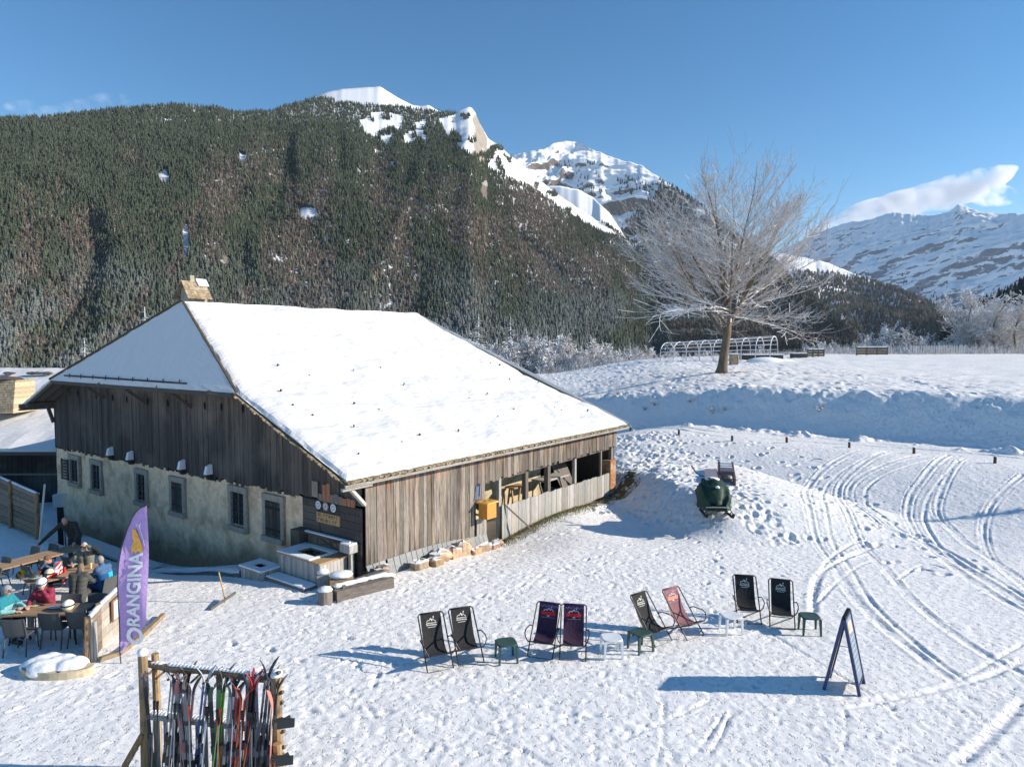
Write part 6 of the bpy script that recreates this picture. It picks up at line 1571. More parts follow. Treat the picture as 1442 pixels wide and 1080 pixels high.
def table(cx, cy, L_, W_, rz, label, zt=.75):
    z0 = surf(cx, cy); e = emp('terrace_table', (cx, cy, z0), rz, label, 'table'); n = max(3, int(W_/.13))
    mb = MB()
    for i in range(n):
        t = random.uniform(.85, 1.15); mb.tint(t*1.05, t, t*.95); a = -W_/2+W_*i/n; mb.mm((-L_/2, a+.003, zt-.035), (L_/2, a+W_/n-.003, zt))
    mb.build('tabletop', M['table'], e)
    for sx in (-1, 1):
        for sy in (-1, 1):
            mb = MB(); mb.tube([(sx*(L_/2-.12), sy*(W_/2-.08), 0), (sx*(L_/2-.2), sy*(W_/2-.12), zt-.04)], .02, 6); mb.build('leg', M['blackmetal'], e)
    return e
random.seed(51)
table(-10.98, 16.0, 1.75, .72, .06, 'nearest terrace table, holding a white helmet and plates')
t2 = table(-12.2, 18.55, 1.9, .72, R(47), 'middle terrace table crowded with glasses, gloves and helmets')
table(-14.2, 19.6, 3.4, .72, R(62), 'long bare terrace table at the back that the standing man leans over')
def pc(x, y, z=.86): return atz(x, y, z)
for (x, y, z, face, dx, lab) in ((18, 873, .86, .12, 0, 'near terrace chair at the left edge with its back to the camera'), (69, 863, .86, .02, 0, 'near terrace chair in the middle of its row, empty, back to the camera'), (107, 862, .86, -.05, 0, 'near terrace chair beside the low fence, back to the camera'),
                          (101, 838, .86, math.pi+.1, 0, 'terrace chair with grey backrest beyond the white helmet'), (138, 837, .86, math.pi-.05, 0, 'terrace chair across the near table, next to the fence'), (57, 832, .86, math.pi+.0, 0, 'terrace chair carrying the person in the maroon jacket'),
                          (111, 812, .86, .1, 0, 'terrace chair occupied by the person in the dark grey coat'), (157, 812, .86, R(75), 0, 'terrace chair occupied by the man in blue, half hidden under his jacket'),
                          (37, 797, .86, R(-28), 0, 'terrace chair near a yellow and black glove, facing the long table'), (62, 790, .86, R(-28), 0, 'terrace chair just left of the man in the red and white pullover'), (93, 784, .86, R(-28), 0, 'terrace chair behind the man in the red and white pullover'),
                          (50, 771, .86, R(152), 0, 'terrace chair left in front of the standing man'), (75, 768, .86, R(152), 0, 'terrace chair right in front of the standing man'), (9, 786, .86, R(152), 0, 'far terrace chair at the left edge of the picture, beyond the long table'), (-5, 800, .86, R(152), 0, 'terrace chair cut by the left edge near the long table')):
    p = pc(x, y, z); d = Vector((0, .3, 0)); d.rotate(Matrix.Rotation(face, 3, 'Z')); cchair(p[0]+d.x, p[1]+d.y, face, lab)
# table-top things
def onT(px, py, z=.75): return atz(px, py, z)
helmet(onT(96, 858, .76), (.8, .8, .7), (.05, .05, .06), 'cream white ski helmet with dark goggles lying on the near table', 1.05)
helmet(onT(70, 812, .76), (.72, .65, .45), (.02, .02, .02), 'beige helmet with black goggles on the middle table')
helmet(onT(50, 818, .76), (.06, .06, .055), (.3, .32, .3), 'dark camouflage helmet on the middle table beside the beige one')
def blob(name, px, py, z, r, col, label, cat, n=5, seed=1):
    random.seed(seed); p = onT(px, py, z); mb = MB(); mb.tint(*col); e = None
    for k in range(n): mb.ell((random.uniform(-.5, .5)*r[0], random.uniform(-.5, .5)*r[1], r[2]*.5), (r[0]*.6, r[1]*.6, r[2]*random.uniform(.5, .9)), 10, 6, jit=.15)
    o = mb.build(name, M['cloth'], smooth=True); o.location = p; tag(o, label, cat); return o
blob('ski_glove', 31, 810, .72, (.09, .07, .14), (.75, .45, .03), 'yellow glove with black trim at the left end of the middle table', 'glove', 4, 3)
blob('ski_glove', 27, 813, .72, (.07, .08, .12), (.02, .02, .02), 'black glove lying against the yellow one', 'glove', 3, 4)
blob('knit_hat', 39, 808, .74, (.07, .07, .09), (.25, .32, .28), 'grey green hat right of the yellow glove', 'hat', 3, 5)
blob('backpack', 12, 852, .46, (.16, .14, .2), (.03, .03, .045), 'black rucksack on a chair at the left end of the near table', 'rucksack', 5, 9)
blob('napkins', 78, 856, .76, (.17, .07, .03), (.55, .58, .66), 'crumpled pale napkins beside the cream helmet', 'napkins', 8, 6)
blob('ski_gloves', 25, 858, .76, (.12, .07, .05), (.35, .3, .28), 'pair of grey and white gloves at the left end of the near table', 'gloves', 5, 7)
for (px, py, lab) in ((50, 852, 'oval plate of food in front of the maroon jacket'), (102, 795, 'small plate by the man in olive')):
    p = onT(px, py, .752); e = emp('plate', p, 0, lab, 'plate'); mb = MB(); mb.tint(.75, .72, .66); mb.cyl((0, 0, 0), (0, 0, .015), .1, .13, 18); mb.build('dish', M['paint'], e)
    mb = MB(); mb.tint(.5, .3, .08)
    for k in range(9): a = random.uniform(0, 6.28); mb.ell((.06*math.cos(a), .06*math.sin(a), .025), (.03, .02, .015), 6, 4)
    mb.build('food', M['cloth'], e)
for (px, py, col, lab) in ((82, 803, (.75, .3, .3), 'tall pink drink glass on the middle table'), (91, 806, (.6, .03, .03), 'red drink can on the middle table'), (86, 797, (.5, .25, .1), 'amber beer glass on the middle table'), (128, 800, (.8, .6, .3), 'beer glass beside the man in blue'), (112, 803, (.8, .78, .7), 'empty glass in front of the olive jacket')):
    p = onT(px, py, .752); mb = MB(); mb.tint(*col); mb.cyl((0, 0, 0), (0, 0, .12), .026, .034, 12); mb.cyl((0, 0, .12), (0, 0, .15), .034, .033, 12); o = mb.build('glass', M['paint']); o.location = p; tag(o, lab, 'glass')
# ---------------------------------------------------------------- people
def remeshed(mb, name, mat, parent, vox=.011, smooth_it=4):
    o = mb.build('tmp_'+name, mat); mod = o.modifiers.new('r', 'REMESH'); mod.mode = 'VOXEL'; mod.voxel_size = vox
    sm2 = o.modifiers.new('s', 'SMOOTH'); sm2.iterations = smooth_it; sm2.factor = .5
    dg = bpy.context.evaluated_depsgraph_get(); dg.update(); me = bpy.data.meshes.new_from_object(o.evaluated_get(dg)); me.name = name
    bpy.data.objects.remove(o)
    for a in list(me.color_attributes): me.color_attributes.remove(a)
    me.color_attributes.new('Col', 'FLOAT_COLOR', 'POINT'); c = np.ones((len(me.vertices), 4), np.float32)
    me.color_attributes['Col'].data.foreach_set('color', c.ravel())
    if not me.materials: me.materials.append(mat)
    me.shade_smooth()
    r = bpy.data.objects.new(name, me); COL.objects.link(r); r.parent = parent; return r
def paint(o, fn):
    me = o.data; n = len(me.vertices); co = np.empty(n*3, np.float32); me.vertices.foreach_get('co', co); co = co.reshape(-1, 3)
    c = np.ones((n, 4), np.float32); c[:, :3] = fn(co); me.color_attributes['Col'].data.foreach_set('color', c.ravel())
def hand(mb, w, d, up, s=1., curl=.5, side=1):
    """palm from wrist w along d; up = back of hand"""
    d = Vector(d).normalized(); up = Vector(up); up = (up-d*up.dot(d)).normalized(); sd = d.cross(up)*side; w = Vector(w)
    m = Matrix((sd, d, up)).transposed(); mb.ell(w+d*.05, (.042*s, .055*s, .018*s), 12, 8, rot=m)
    for k, (o_, L_) in enumerate(((-.03, .07), (-.01, .08), (.01, .075), (.03, .06))):
        p = w+d*.09+sd*o_; q = p+(d*math.cos(curl*.6)-up*math.sin(curl*.6))*L_*.5; r_ = q+(d*math.cos(curl*1.6)-up*math.sin(curl*1.6))*L_*.5
        mb.cap(p, q, .0105*s, .0095*s, 7); mb.cap(q, r_, .0095*s, .008*s, 7)
    p = w+d*.03-sd*.035; q = p+(d*.6-sd*.8)*.04; mb.cap(p, q, .012*s, .011*s, 7); mb.cap(q, q+(d*.9-sd*.2-up*.2)*.035, .011*s, .009*s, 7)
def V3(*a): return Vector(a)
def person(loc, face, J, label, jacket, trousers, boots=(.03, .03, .03), hair=None, headgear=None, beard=None, glasses=False, paintj=None, long_coat=False, sc_=1., gloves=None, look=(0, 1, -.2), hands=None):
    """J: joints in local space (x right, y forward, z up from the floor)"""
    e = emp('person', loc, face, label, 'person'); e.scale = (sc_,)*3
    g = {k: Vector(v) for k, v in J.items()}
    pel, che, nek, hd = g['pelvis'], g['chest'], g['neck'], g['head']
    lk = Vector(look).normalized(); rt = lk.cross(Vector((0, 0, 1))).normalized(); upv = rt.cross(lk); hm_ = Matrix((rt, lk, upv)).transposed()
    b = MB()
    def torso(mb, ex, low=0.):
        for s in (-1, 1):
            o_ = Vector((s*.075, 0, 0)); mb.cap(pel+o_+V3(0, 0, -low), pel.lerp(che, .5)+o_*.9, .115+ex, .108+ex, 14); mb.cap(pel.lerp(che, .5)+o_*.9, che+o_*1.15, .108+ex, .118+ex, 14)
        mb.cap(g['shL'], g['shR'], .062+ex, .062+ex, 12)
        mb.cap(che, nek+V3(0, 0, -.02), .10+ex, .055+ex*.8, 12)
    torso(b, 0)
    b.cap(nek, hd+upv*-.03, .055, .06, 12)
    b.ell(hd, (.074, .093, .115), 20, 14, rot=hm_); b.ell(hd+lk*.03-upv*.055, (.055, .06, .055), 14, 10, rot=hm_)
    b.cap(hd+lk*.088+upv*.015, hd+lk*.112-upv*.018, .010, .015, 8); b.ell(hd+lk*.088+upv*.03, (.05, .012, .012), 10, 6, rot=hm_)
    b.ell(hd+lk*.088-upv*.052, (.024, .012, .008), 8, 6, rot=hm_)
    for s in (-1, 1): b.ell(hd+rt*.076*s, (.010, .02, .032), 8, 6, rot=hm_)
    for s, n in ((-1, 'L'), (1, 'R')):
        b.cap(g['sh'+n], g['el'+n], .05, .04, 10); b.cap(g['el'+n], g['wr'+n], .04, .027, 10)
        dd = (g['wr'+n]-g['el'+n]).normalized(); hdir, hup, hc = (hands or {}).get(n, (dd, V3(0, 0, 1), .5))
        hand(b, g['wr'+n], hdir, hup, 1.05, hc, -s)
        b.cap(pel+V3(s*.09, 0, 0), g['kn'+n], .085, .06, 12); b.cap(g['kn'+n], g['an'+n], .058, .042, 10); b.cap(g['an'+n], g['an'+n]+V3(0, .12, -.05), .045, .035, 8)
    remeshed(b, 'body', M['skin'], e)
    j = MB(); torso(j, .026, .05 if not long_coat else .1)
    for s, n in ((-1, 'L'), (1, 'R')):
        j.cap(g['sh'+n], g['el'+n], .078, .062, 12); j.cap(g['el'+n], g['el'+n].lerp(g['wr'+n], .93), .062, .044, 12)
        if long_coat: j.cap(pel+V3(s*.09, 0, -.02), (pel+V3(s*.09, 0, 0)).lerp(g['kn'+n], .75), .12, .1, 12)
    j.cap(nek+V3(0, -.01, -.02), nek+V3(0, 0, .045), .075, .07, 12)
    jo = remeshed(j, 'jacket', M['cloth'], e, .013, 6)
    paint(jo, paintj if paintj else (lambda co: np.array(jacket)[None]*(1+.12*np.sign(np.sin(co[:, 2:3]*60)))))
    t = MB()
    for s, n in ((-1, 'L'), (1, 'R')):
        t.cap(pel+V3(s*.085, 0, -.02), g['kn'+n], .105, .08, 12); t.cap(g['kn'+n], g['an'+n]+V3(0, 0, .04), .078, .06, 12)
    to = remeshed(t, 'trousers', M['cloth'], e, .014, 4); paint(to, lambda co: np.repeat(np.array(trousers)[None], len(co), 0))
    for n in 'LR':
        m_ = MB(); m_.tint(*boots); m_.cap(g['an'+n]+V3(0, -.03, -.03), g['an'+n]+V3(0, .15, -.05), .06, .05, 10); m_.cap(g['an'+n], g['an'+n]+V3(0, 0, .14), .062, .068, 10); m_.build('boot', M['paint'], e, smooth=True)
    if hair:
        h = MB(); h.tint(*hair); h.ell(hd+upv*.022-lk*.018, (.083, .095, .108), 18, 12, rot=hm_)
        ho = remeshed(h, 'hair', M['hair'], e, .01, 1); paint(ho, lambda co: np.repeat(np.array(hair)[None], len(co), 0))
        me = ho.data
    if beard:
        h = MB(); h.tint(*beard); h.ell(hd+lk*.045-upv*.08, (.058, .055, .05), 12, 8, rot=hm_); h.build('beard', M['hair'], e, smooth=True)
    ey = MB(); 
    for s in (-1, 1): ey.tint(.7, .68, .65); ey.ell(hd+lk*.083+rt*.032*s+upv*.012, (.014, .009, .009), 8, 6, rot=hm_); ey.tint(.03, .02, .02); ey.ell(hd+lk*.09+rt*.032*s+upv*.012, (.007, .004, .007), 6, 4, rot=hm_)
    ey.build('eyes', M['paint'], e)
    if glasses:
        q = MB(); q.tint(.01, .01, .012)
        for s in (-1, 1): q.ell(hd+lk*.098+rt*.034*s+upv*.012, (.03, .008, .02), 10, 6, rot=hm_); q.cap(hd+lk*.09+rt*.06*s+upv*.015, hd+rt*.078*s+upv*.015, .004, .004, 5)
        q.build('sunglasses', M['paint'], e)
    if headgear:
        kind, col = headgear; q = MB(); q.tint(*col)
        if kind == 'helmet': q.ell(hd+upv*.035-lk*.01, (.112, .128, .12), 20, 12, rot=hm_)
        if kind == 'cap': q.ell(hd+upv*.04-lk*.01, (.088, .105, .09), 16, 10, rot=hm_); q.hexa([hd+lk*.06+rt*s2*.06+upv*.045 for s2 in (-1, 1)]+[hd+lk*.17+rt*s2*.045+upv*.03 for s2 in (1, -1)], [hd+lk*.06+rt*s2*.06+upv*.055 for s2 in (-1, 1)]+[hd+lk*.17+rt*s2*.045+upv*.038 for s2 in (1, -1)])
        hg = q.build('helmet' if kind == 'helmet' else 'cap', M['paint'] if kind == 'helmet' else M['cloth'], e, smooth=True)
        if kind == 'helmet':
            q = MB(); q.tint(.10, .14, .25); q.ell(hd+lk*.092+upv*.03, (.085, .035, .04), 14, 8, rot=hm_); q.tint(.05, .05, .06)
            q.tube([hd+upv*.03-lk*.012+(rt*math.cos(a)*.116+lk*math.sin(a)*.132) for a in np.linspace(0, 6.283, 21)[:-1]], .014, 6, closed=True); q.build('goggles', M['paint'], hg, smooth=True)
    return e
def seated(lean=.0, **k):
    J = dict(pelvis=(0, 0, .56), chest=(0, .03+lean, .93), neck=(0, .06+lean*1.3, 1.09), head=(0, .1+lean*1.6, 1.235), shL=(-.17, .04+lean*1.15, 1.03), shR=(.17, .04+lean*1.15, 1.03),
             elL=(-.26, .2+lean, .82), elR=(.26, .2+lean, .82), wrL=(-.15, .42+lean, .8), wrR=(.15, .42+lean, .8),
             knL=(-.12, .44, .54), knR=(.12, .44, .54), anL=(-.13, .45, .11), anR=(.13, .45, .11)); J.update(k); return J
random.seed(61)
# P1 leaning bald man
x, y = -14.05, 21.75
person((x, y, surf(x, y)), R(186), dict(pelvis=(0, -.1, .92), chest=(0, .2, 1.25), neck=(0, .36, 1.40), head=(0, .47, 1.50), shL=(-.2, .27, 1.34), shR=(.2, .27, 1.34), elL=(-.42, .55, 1.12), elR=(.42, .52, 1.1), wrL=(-.42, .8, .9), wrR=(.58, .86, .86),
    knL=(-.12, -.02, .5), knR=(.12, -.02, .5), anL=(-.14, -.08, .1), anR=(.14, -.08, .1)), 'bald bearded man in a dark jacket leaning over the long table', (.05, .047, .045), (.03, .03, .035), beard=(.25, .2, .17), look=(.05, 1, -.55))
# P2 man in red white pullover looking down
def p2(co):
    c = np.tile(np.array([.03, .035, .07]), (len(co), 1)); b = (np.abs(co[:, 0]) > .2); c[b] = (.55, .025, .03)
    st = np.abs(co[:, 2]-.98-.25*co[:, 0]) < .03; c[st & (co[:, 1] > .02)] = (.8, .8, .82); c[(np.abs(co[:, 0]) > .12) & (np.abs(co[:, 0]) < .2) & (co[:, 2] > .98)] = (.3, .36, .5); c[b & (np.sin(co[:, 2]*45+co[:, 1]*30) > .75)] = (.8, .78, .78); return c
p = atz(77, 785, 1.2); x, y = p[0], p[1]+.12
person((x, y, surf(x, y)), R(165), seated(.1, head=(0, .3, 1.20)), 'brown haired man in a navy, red and white pullover looking down', (.03, .03, .06), (.03, .03, .04), hair=(.16, .09, .05), paintj=p2, look=(0, 1, -.9))
# P3 olive man shading his eyes
def p3(co):
    c = np.tile(np.array([.17, .17, .135]), (len(co), 1)); c[np.abs(co[:, 0]) > .23] = (.03, .03, .03); c[(np.abs(co[:, 0]) < .012)] = (.04, .04, .04); return c
p = atz(118, 768, 1.26); x, y = p[0], p[1]+.1
person((x, y, surf(x, y)), R(190), seated(.02, elR=(.36, .22, .86), wrR=(.2, .45, .84), elL=(-.38, .2, 1.14), wrL=(-.11, .24, 1.29)), 'white bearded man in an olive jacket and sunglasses shading his brow', (.17, .17, .135), (.05, .05, .05), hair=(.45, .42, .38), beard=(.6, .58, .55), glasses=True, paintj=p3, look=(.0, 1, .05), hands={'L': (V3(.9, .1, .3), V3(0, .3, 1), .6)})
# P4 blue jacket
def p4(co):
    c = np.tile(np.array([.012, .085, .24]), (len(co), 1)); c[(co[:, 2] > .92)] = (.06, .13, .25); c[(co[:, 0] > .02) & (co[:, 2] < .92) & (co[:, 2] > .55+.9*co[:, 0]) & (co[:, 1] < .1)] = (.02, .42, .75); return c
p = atz(149, 790, 1.24); x, y = p[0], p[1]+.02
person((x, y, surf(x, y)), R(72), seated(.08, head=(0, .22, 1.235), elL=(-.22, .28, .82), wrL=(-.08, .52, .84), wrR=(.02, .5, .84)), 'grey haired man in a bright blue jacket at the middle table', (.01, .1, .3), (.03, .03, .04), hair=(.33, .29, .25), paintj=p4, long_coat=True, look=(0, 1, -.3))
# P5 dark coat from behind
p = atz(107, 803, 1.2); x, y = p[0]+.02, p[1]-.02
person((x, y, surf(x, y)), R(8), seated(.08, head=(0, .24, 1.19)), 'person in a dark grey coat seen from behind on a terrace chair', (.07, .072, .066), (.03, .03, .03), hair=(.2, .14, .1), long_coat=True, look=(-.2, 1, -.5))
# P6 maroon jacket with helmet
p = atz(62, 822, 1.2); x, y = p[0], p[1]+.1
person((x, y, surf(x, y)), R(182), seated(.06, elL=(-.24, .3, .86), wrL=(-.07, .27, 1.1), wrR=(.16, .45, .8)), 'person in a maroon jacket and white goggled helmet, chin on hand', (.24, .03, .06), (.28, .27, .26), boots=(.75, .75, .78), headgear=('helmet', (.78, .79, .82)), look=(.1, 1, -.25), hands={'L': (V3(.3, .2, .8), V3(-.2, 1, 0), .9)})
# P7 teal jacket at the edge
p = atz(-1, 833, 1.2); x, y = p[0], p[1]
def p7(co):
    c = np.tile(np.array([.02, .2, .26]), (len(co), 1)); c[co[:, 2] < .88] = (.25, .5, .5); return c
person((x, y, surf(x, y)), R(-95), seated(.08, head=(0, .2, 1.24)), 'person in a teal jacket and grey cap at the left edge', (.02, .2, .26), (.05, .05, .06), hair=(.25, .15, .1), headgear=('cap', (.3, .3, .3)), paintj=p7, look=(0, 1, -.2))
# ---------------------------------------------------------------- trees
import time; _t0 = time.time()
def rot_about(d, ax, a): return Matrix.Rotation(a, 3, ax) @ d
def big_tree(h=18.5, seed=4):
    rnd = random.Random(seed); T = MB(); C = MB()
    def rv(s=1): return Vector((rnd.gauss(0, s), rnd.gauss(0, s), rnd.gauss(0, s)))
    def branch(mb, p, d, L, r, lvl, up, n=None):
        n = n or max(3, int(L/.55)); pts = [Vector(p)]; rs = [r]; d = Vector(d).normalized()
        for i in range(n):
            t = (i+1)/n; d = (d+rv(.085)+Vector((0, 0, up*(.5+t)))).normalized(); pts.append(pts[-1]+d*L/n); rs.append(max(.012, r*(1-t*.82)))
        mb.tube(pts, rs, 5 if r > .05 else 3 if r < .025 else 4)
        return pts, rs
    def sub(pts, rs, L, lvl, up, dens, spread=.9):
        n = len(pts)-1
        cnt = max(2, int(L*dens))
        for k in range(cnt):
            t = rnd.uniform(.15, 1.0); i = min(int(t*n), n-1); p = pts[i].lerp(pts[i+1], t*n-i); d = (pts[i+1]-pts[i]).normalized()
            ax = d.cross(rv()).normalized(); dd = rot_about(d, ax, rnd.uniform(.45, spread)); l2 = L*rnd.uniform(.22, .48)*(1.15-t*.5)
            if lvl == 1: l2 = max(l2, .5)
            r2 = max(.016, rs[i]*.5)
            if lvl <= 0: continue
            q, s_ = branch(C, p, dd, l2, min(r2, .05), lvl, up*1.0)
            if lvl > 1: sub(q, s_, l2, lvl-1, up, dens*1.35, spread)
    # trunk with forks
    T.tube([Vector((-.15, 0, -.3)), Vector((-.05, 0, .5)), Vector((.1, 0, 1.8)), Vector((.3, 0, 3.3)), Vector((.4, 0, 4.6))], [.62, .42, .35, .33, .26], 12)
    limbs = []
    for (z0, az, tilt, L, r) in ((3.0, 170, 40, 11.0, .20), (3.6, 20, 24, 13.0, .19), (3.3, 260, 34, 10.5, .15), (4.2, 100, 20, 12.5, .17), (4.4, 340, 42, 10.5, .15), (4.6, 60, 6, 14.2, .20), (4.0, 215, 48, 9.5, .13), (4.8, 140, 30, 11.5, .14), (4.8, 300, 18, 12.5, .14)):
        a = R(az); t_ = R(tilt); d = Vector((math.cos(a)*math.sin(t_), math.sin(a)*math.sin(t_), math.cos(t_)))
        limbs.append((Vector((.25+.05*z0*.3, 0, z0)), d, L, r))
    for (p, d, L, r) in limbs:
        pts = [p]; rs = [r]; dd = d.copy()
        for i in range(14):
            dd = (dd+rv(.045)+Vector((0, 0, .035))).normalized(); pts.append(pts[-1]+dd*L/14); rs.append(max(.016, r*(1-.92*(i+1)/14)))
        T.tube(pts, rs, 6)
        for k in range(int(L*1.9)):
            t = rnd.uniform(.08, .99); i = min(int(t*14), 13); q = pts[i].lerp(pts[i+1], t*14-i)
            a = rnd.uniform(0, 6.283); hz = q.z/h; out = Vector((q.x-.3, q.y, 0)); oa = math.atan2(out.y, out.x)
            if rnd.random() < .65: a = oa+rnd.gauss(0, .75)
            env = float(np.interp(q.z, [2.5, 5, 8, 11, 14, 17, 19], [9.0, 10.8, 10.2, 8.4, 6.2, 3.6, 1.2]))
            Lb = max(.8, env-out.length)*rnd.uniform(.55, 1.0); el = float(np.interp(hz, [.15, .35, .6, .9], [.02, .35, .8, 1.15]))+rnd.uniform(-.18, .2)
            sag = -.03 if hz < .3 else .035
            bd = Vector((math.cos(a)*math.cos(el), math.sin(a)*math.cos(el), math.sin(el)))
            n_ = max(4, int(Lb/.55)); bp_ = [q]; br_ = [max(.02, min(.07, Lb*.011))]
            for m_ in range(n_):
                bd = (bd+rv(.06)+Vector((0, 0, sag))).normalized(); bp_.append(bp_[-1]+bd*Lb/n_); br_.append(max(.014, br_[0]*(1-.8*(m_+1)/n_)))
            C.tube(bp_, br_, 4)
            for m_ in range(int(Lb*2.0)+2):      # fans of side twigs in the branch's own plane
                tt = rnd.uniform(.12, 1); i2 = min(int(tt*n_), n_-1); q2 = bp_[i2].lerp(bp_[i2+1], tt*n_-i2); d2 = (bp_[i2+1]-bp_[i2]).normalized()
                sd = d2.cross(Vector((0, 0, 1))); sd = sd.normalized() if sd.length > .1 else rv().normalized()
                ang = rnd.uniform(.5, .95)*rnd.choice((-1, 1)); d3 = (d2*math.cos(ang)+sd*math.sin(ang)+Vector((0, 0, rnd.uniform(-.05, .4)))).normalized(); L2 = Lb*rnd.uniform(.16, .34)+.3
                tp_ = [q2]; d4 = d3
                for w in range(4): d4 = (d4+rv(.08)+Vector((0, 0, .05))).normalized(); tp_.append(tp_[-1]+d4*L2/4)
                C.tube(tp_, [.016, .0145, .013, .012, .012], 3)
                for w in range(3):
                    i3 = rnd.randint(0, 3); q3 = tp_[i3].lerp(tp_[i3+1], rnd.random()); d5 = (d4+rv(.45)).normalized(); C.tube([q3, q3+d5*L2*.28, q3+d5*L2*.5+Vector((0, 0, .03))], [.013, .012, .011], 3)
    return T, C
tp = Vector(gps(1018, 525)); tr = emp('bare_tree', tp, 0, 'big solitary leafless tree with frosted twigs standing on the snowy meadow', 'tree')
T, C = big_tree()
k_ = 1.0
T.build('trunk', M['trunkbark'], tr, smooth=True); C.build('crown', M['twig'], tr)
print('bigtree faces', len(T.f), len(C.f), tp)
mb = MB(); mb.tint(1.6, .8, .5)
for k in range(60): a = random.uniform(0, 6.28); q = Vector((tp.x+.5+random.gauss(0, .8), tp.y-.4+random.gauss(0, .3), 0)); q.z = surf(q.x, q.y); mb.ell(q+Vector((0, 0, .0)), (.12, .09, .03), 6, 4, jit=.3)
tag(mb.build('fallen_leaves', M['grass']), 'rusty patch of fallen leaves at the foot of the big bare tree', 'leaves', kind='stuff')
def frosty(h, seed, wid=.32, lvl=3, dens=2.2):
    rnd = random.Random(seed); T = MB(); C = MB()
    def rv(s=1): return Vector((rnd.gauss(0, s), rnd.gauss(0, s), rnd.gauss(0, s)))
    def br(mb, p, d, L, r, up, n=None):
        n = n or max(3, int(L/.6)); pts = [Vector(p)]; rs = [r]; d = Vector(d).normalized()
        for i in range(n): d = (d+rv(.12)+Vector((0, 0, up))).normalized(); pts.append(pts[-1]+d*L/n); rs.append(max(.03, r*(1-(i+1)/n*.8)))
        mb.tube(pts, rs, 5 if r > .06 else 3); return pts
    for s in range(rnd.randint(1, 3)):
        d0 = Vector((rnd.gauss(0, .14), rnd.gauss(0, .14), 1)); pts = br(T, (0, 0, -.3), d0, h*rnd.uniform(.8, 1), h*.014+.02, .02, 10)
        for k in range(int(26+h*1.5)):
            t = rnd.uniform(.12, 1); i = min(int(t*10), 9); q = pts[i].lerp(pts[i+1], t*10-i); a = rnd.uniform(0, 6.283); el = rnd.uniform(.1, .9)
            L = h*wid*(1.15-t)*rnd.uniform(.5, 1.1)+.3; p2 = br(C, q, (math.cos(a)*math.cos(el), math.sin(a)*math.cos(el), math.sin(el)), L, .05, .05)
            for m_ in range(int(L*dens)+3):
                tt = rnd.uniform(.1, 1); n_ = len(p2)-1; i2 = min(int(tt*n_), n_-1); q2 = p2[i2].lerp(p2[i2+1], tt*n_-i2); d2 = (p2[i2+1]-p2[i2]).normalized(); d2 = rot_about(d2, d2.cross(rv()).normalized(), rnd.uniform(.4, 1.))
                L2 = L*rnd.uniform(.2, .4)+.15; p3 = br(C, q2, d2, L2, .036, .04, 3)
                for w in range(3):
                    q3 = p3[rnd.randint(0, 2)].lerp(p3[rnd.randint(1, 3)], rnd.random()); br(C, q3, rot_about(d2, d2.cross(rv()).normalized(), rnd.uniform(.4, 1.)), L2*.6, .032, .03, 2)
    return T, C
def spruce(h, seed):
    rnd = random.Random(seed); T = MB(); C = MB(); T.tint(.8); T.cyl((0, 0, -.3), (0, 0, h*.97), h*.014, .02, 7)
    z = h*.06
    while z < h*.985:
        f = 1-z/h; R0 = h*.21*f**.8+.08; n = int(5+9*f)
        for i in range(n):
            a = rnd.uniform(0, 6.283); L = R0*rnd.uniform(.65, 1.15); dr = -.18-.25*f+rnd.uniform(-.1, .1); t = rnd.uniform(.6, 1.5); C.tint(t, t, t*.9)
            p = Vector((0, 0, z+rnd.uniform(-.1, .1))); d = Vector((math.cos(a), math.sin(a), dr)).normalized(); sd = Vector((-math.sin(a), math.cos(a), 0))
            m_ = 6
            for k in range(m_):
                s0 = L*(.15+.85*k/m_); w = L*.26*(1-.6*k/m_)*rnd.uniform(.6, 1.2); q = p+d*s0+Vector((0, 0, .12*L*(k/m_)**2))
                for sg_ in (-1, 1):
                    tip = q+sd*sg_*w+d*w*.5+Vector((0, 0, -w*.35)); C.add([q, q+d*L*.16, tip], [(0, 1, 2)]); C.add([q+Vector((0, 0, -.02)), q+d*L*.1+Vector((0, 0, -w*.5)), tip], [(0, 1, 2)])
            C.add([p+sd*.04, p+d*L, p-sd*.04], [(0, 1, 2)])
        z += h*.022*(1+f*.6)
    return T, C
protoF = []; protoS = []
def inst(protos_, i, mk, name, loc, s, rz, label, group):
    if i not in protos_: 
        T, C = mk(); e = emp(name, (0, 0, 0), 0, label, 'tree', group); T.build('trunk', M['bark'], e, smooth=True); C.build('crown', M['needles'] if name == 'spruce' else M['frost'], e); protos_[i] = e; o = e
    else: o = copy_tree(protos_[i])
    o['label'] = label; o['group'] = group; o.location = loc; o.rotation_euler = (0, 0, rz); o.scale = (s, s, s); return o
PF = {}; PS = {}
def ground_at(px, Y):
    x = (px-721)/F*Y; return (x, Y, gz(x, Y)-.2)
random.seed(71)
def top_to(px, ytop, Y):   # height so that the top projects to ytop
    g0 = ground_at(px, Y); zt = atY(px, ytop, Y)[2]; return g0, zt-g0[2]
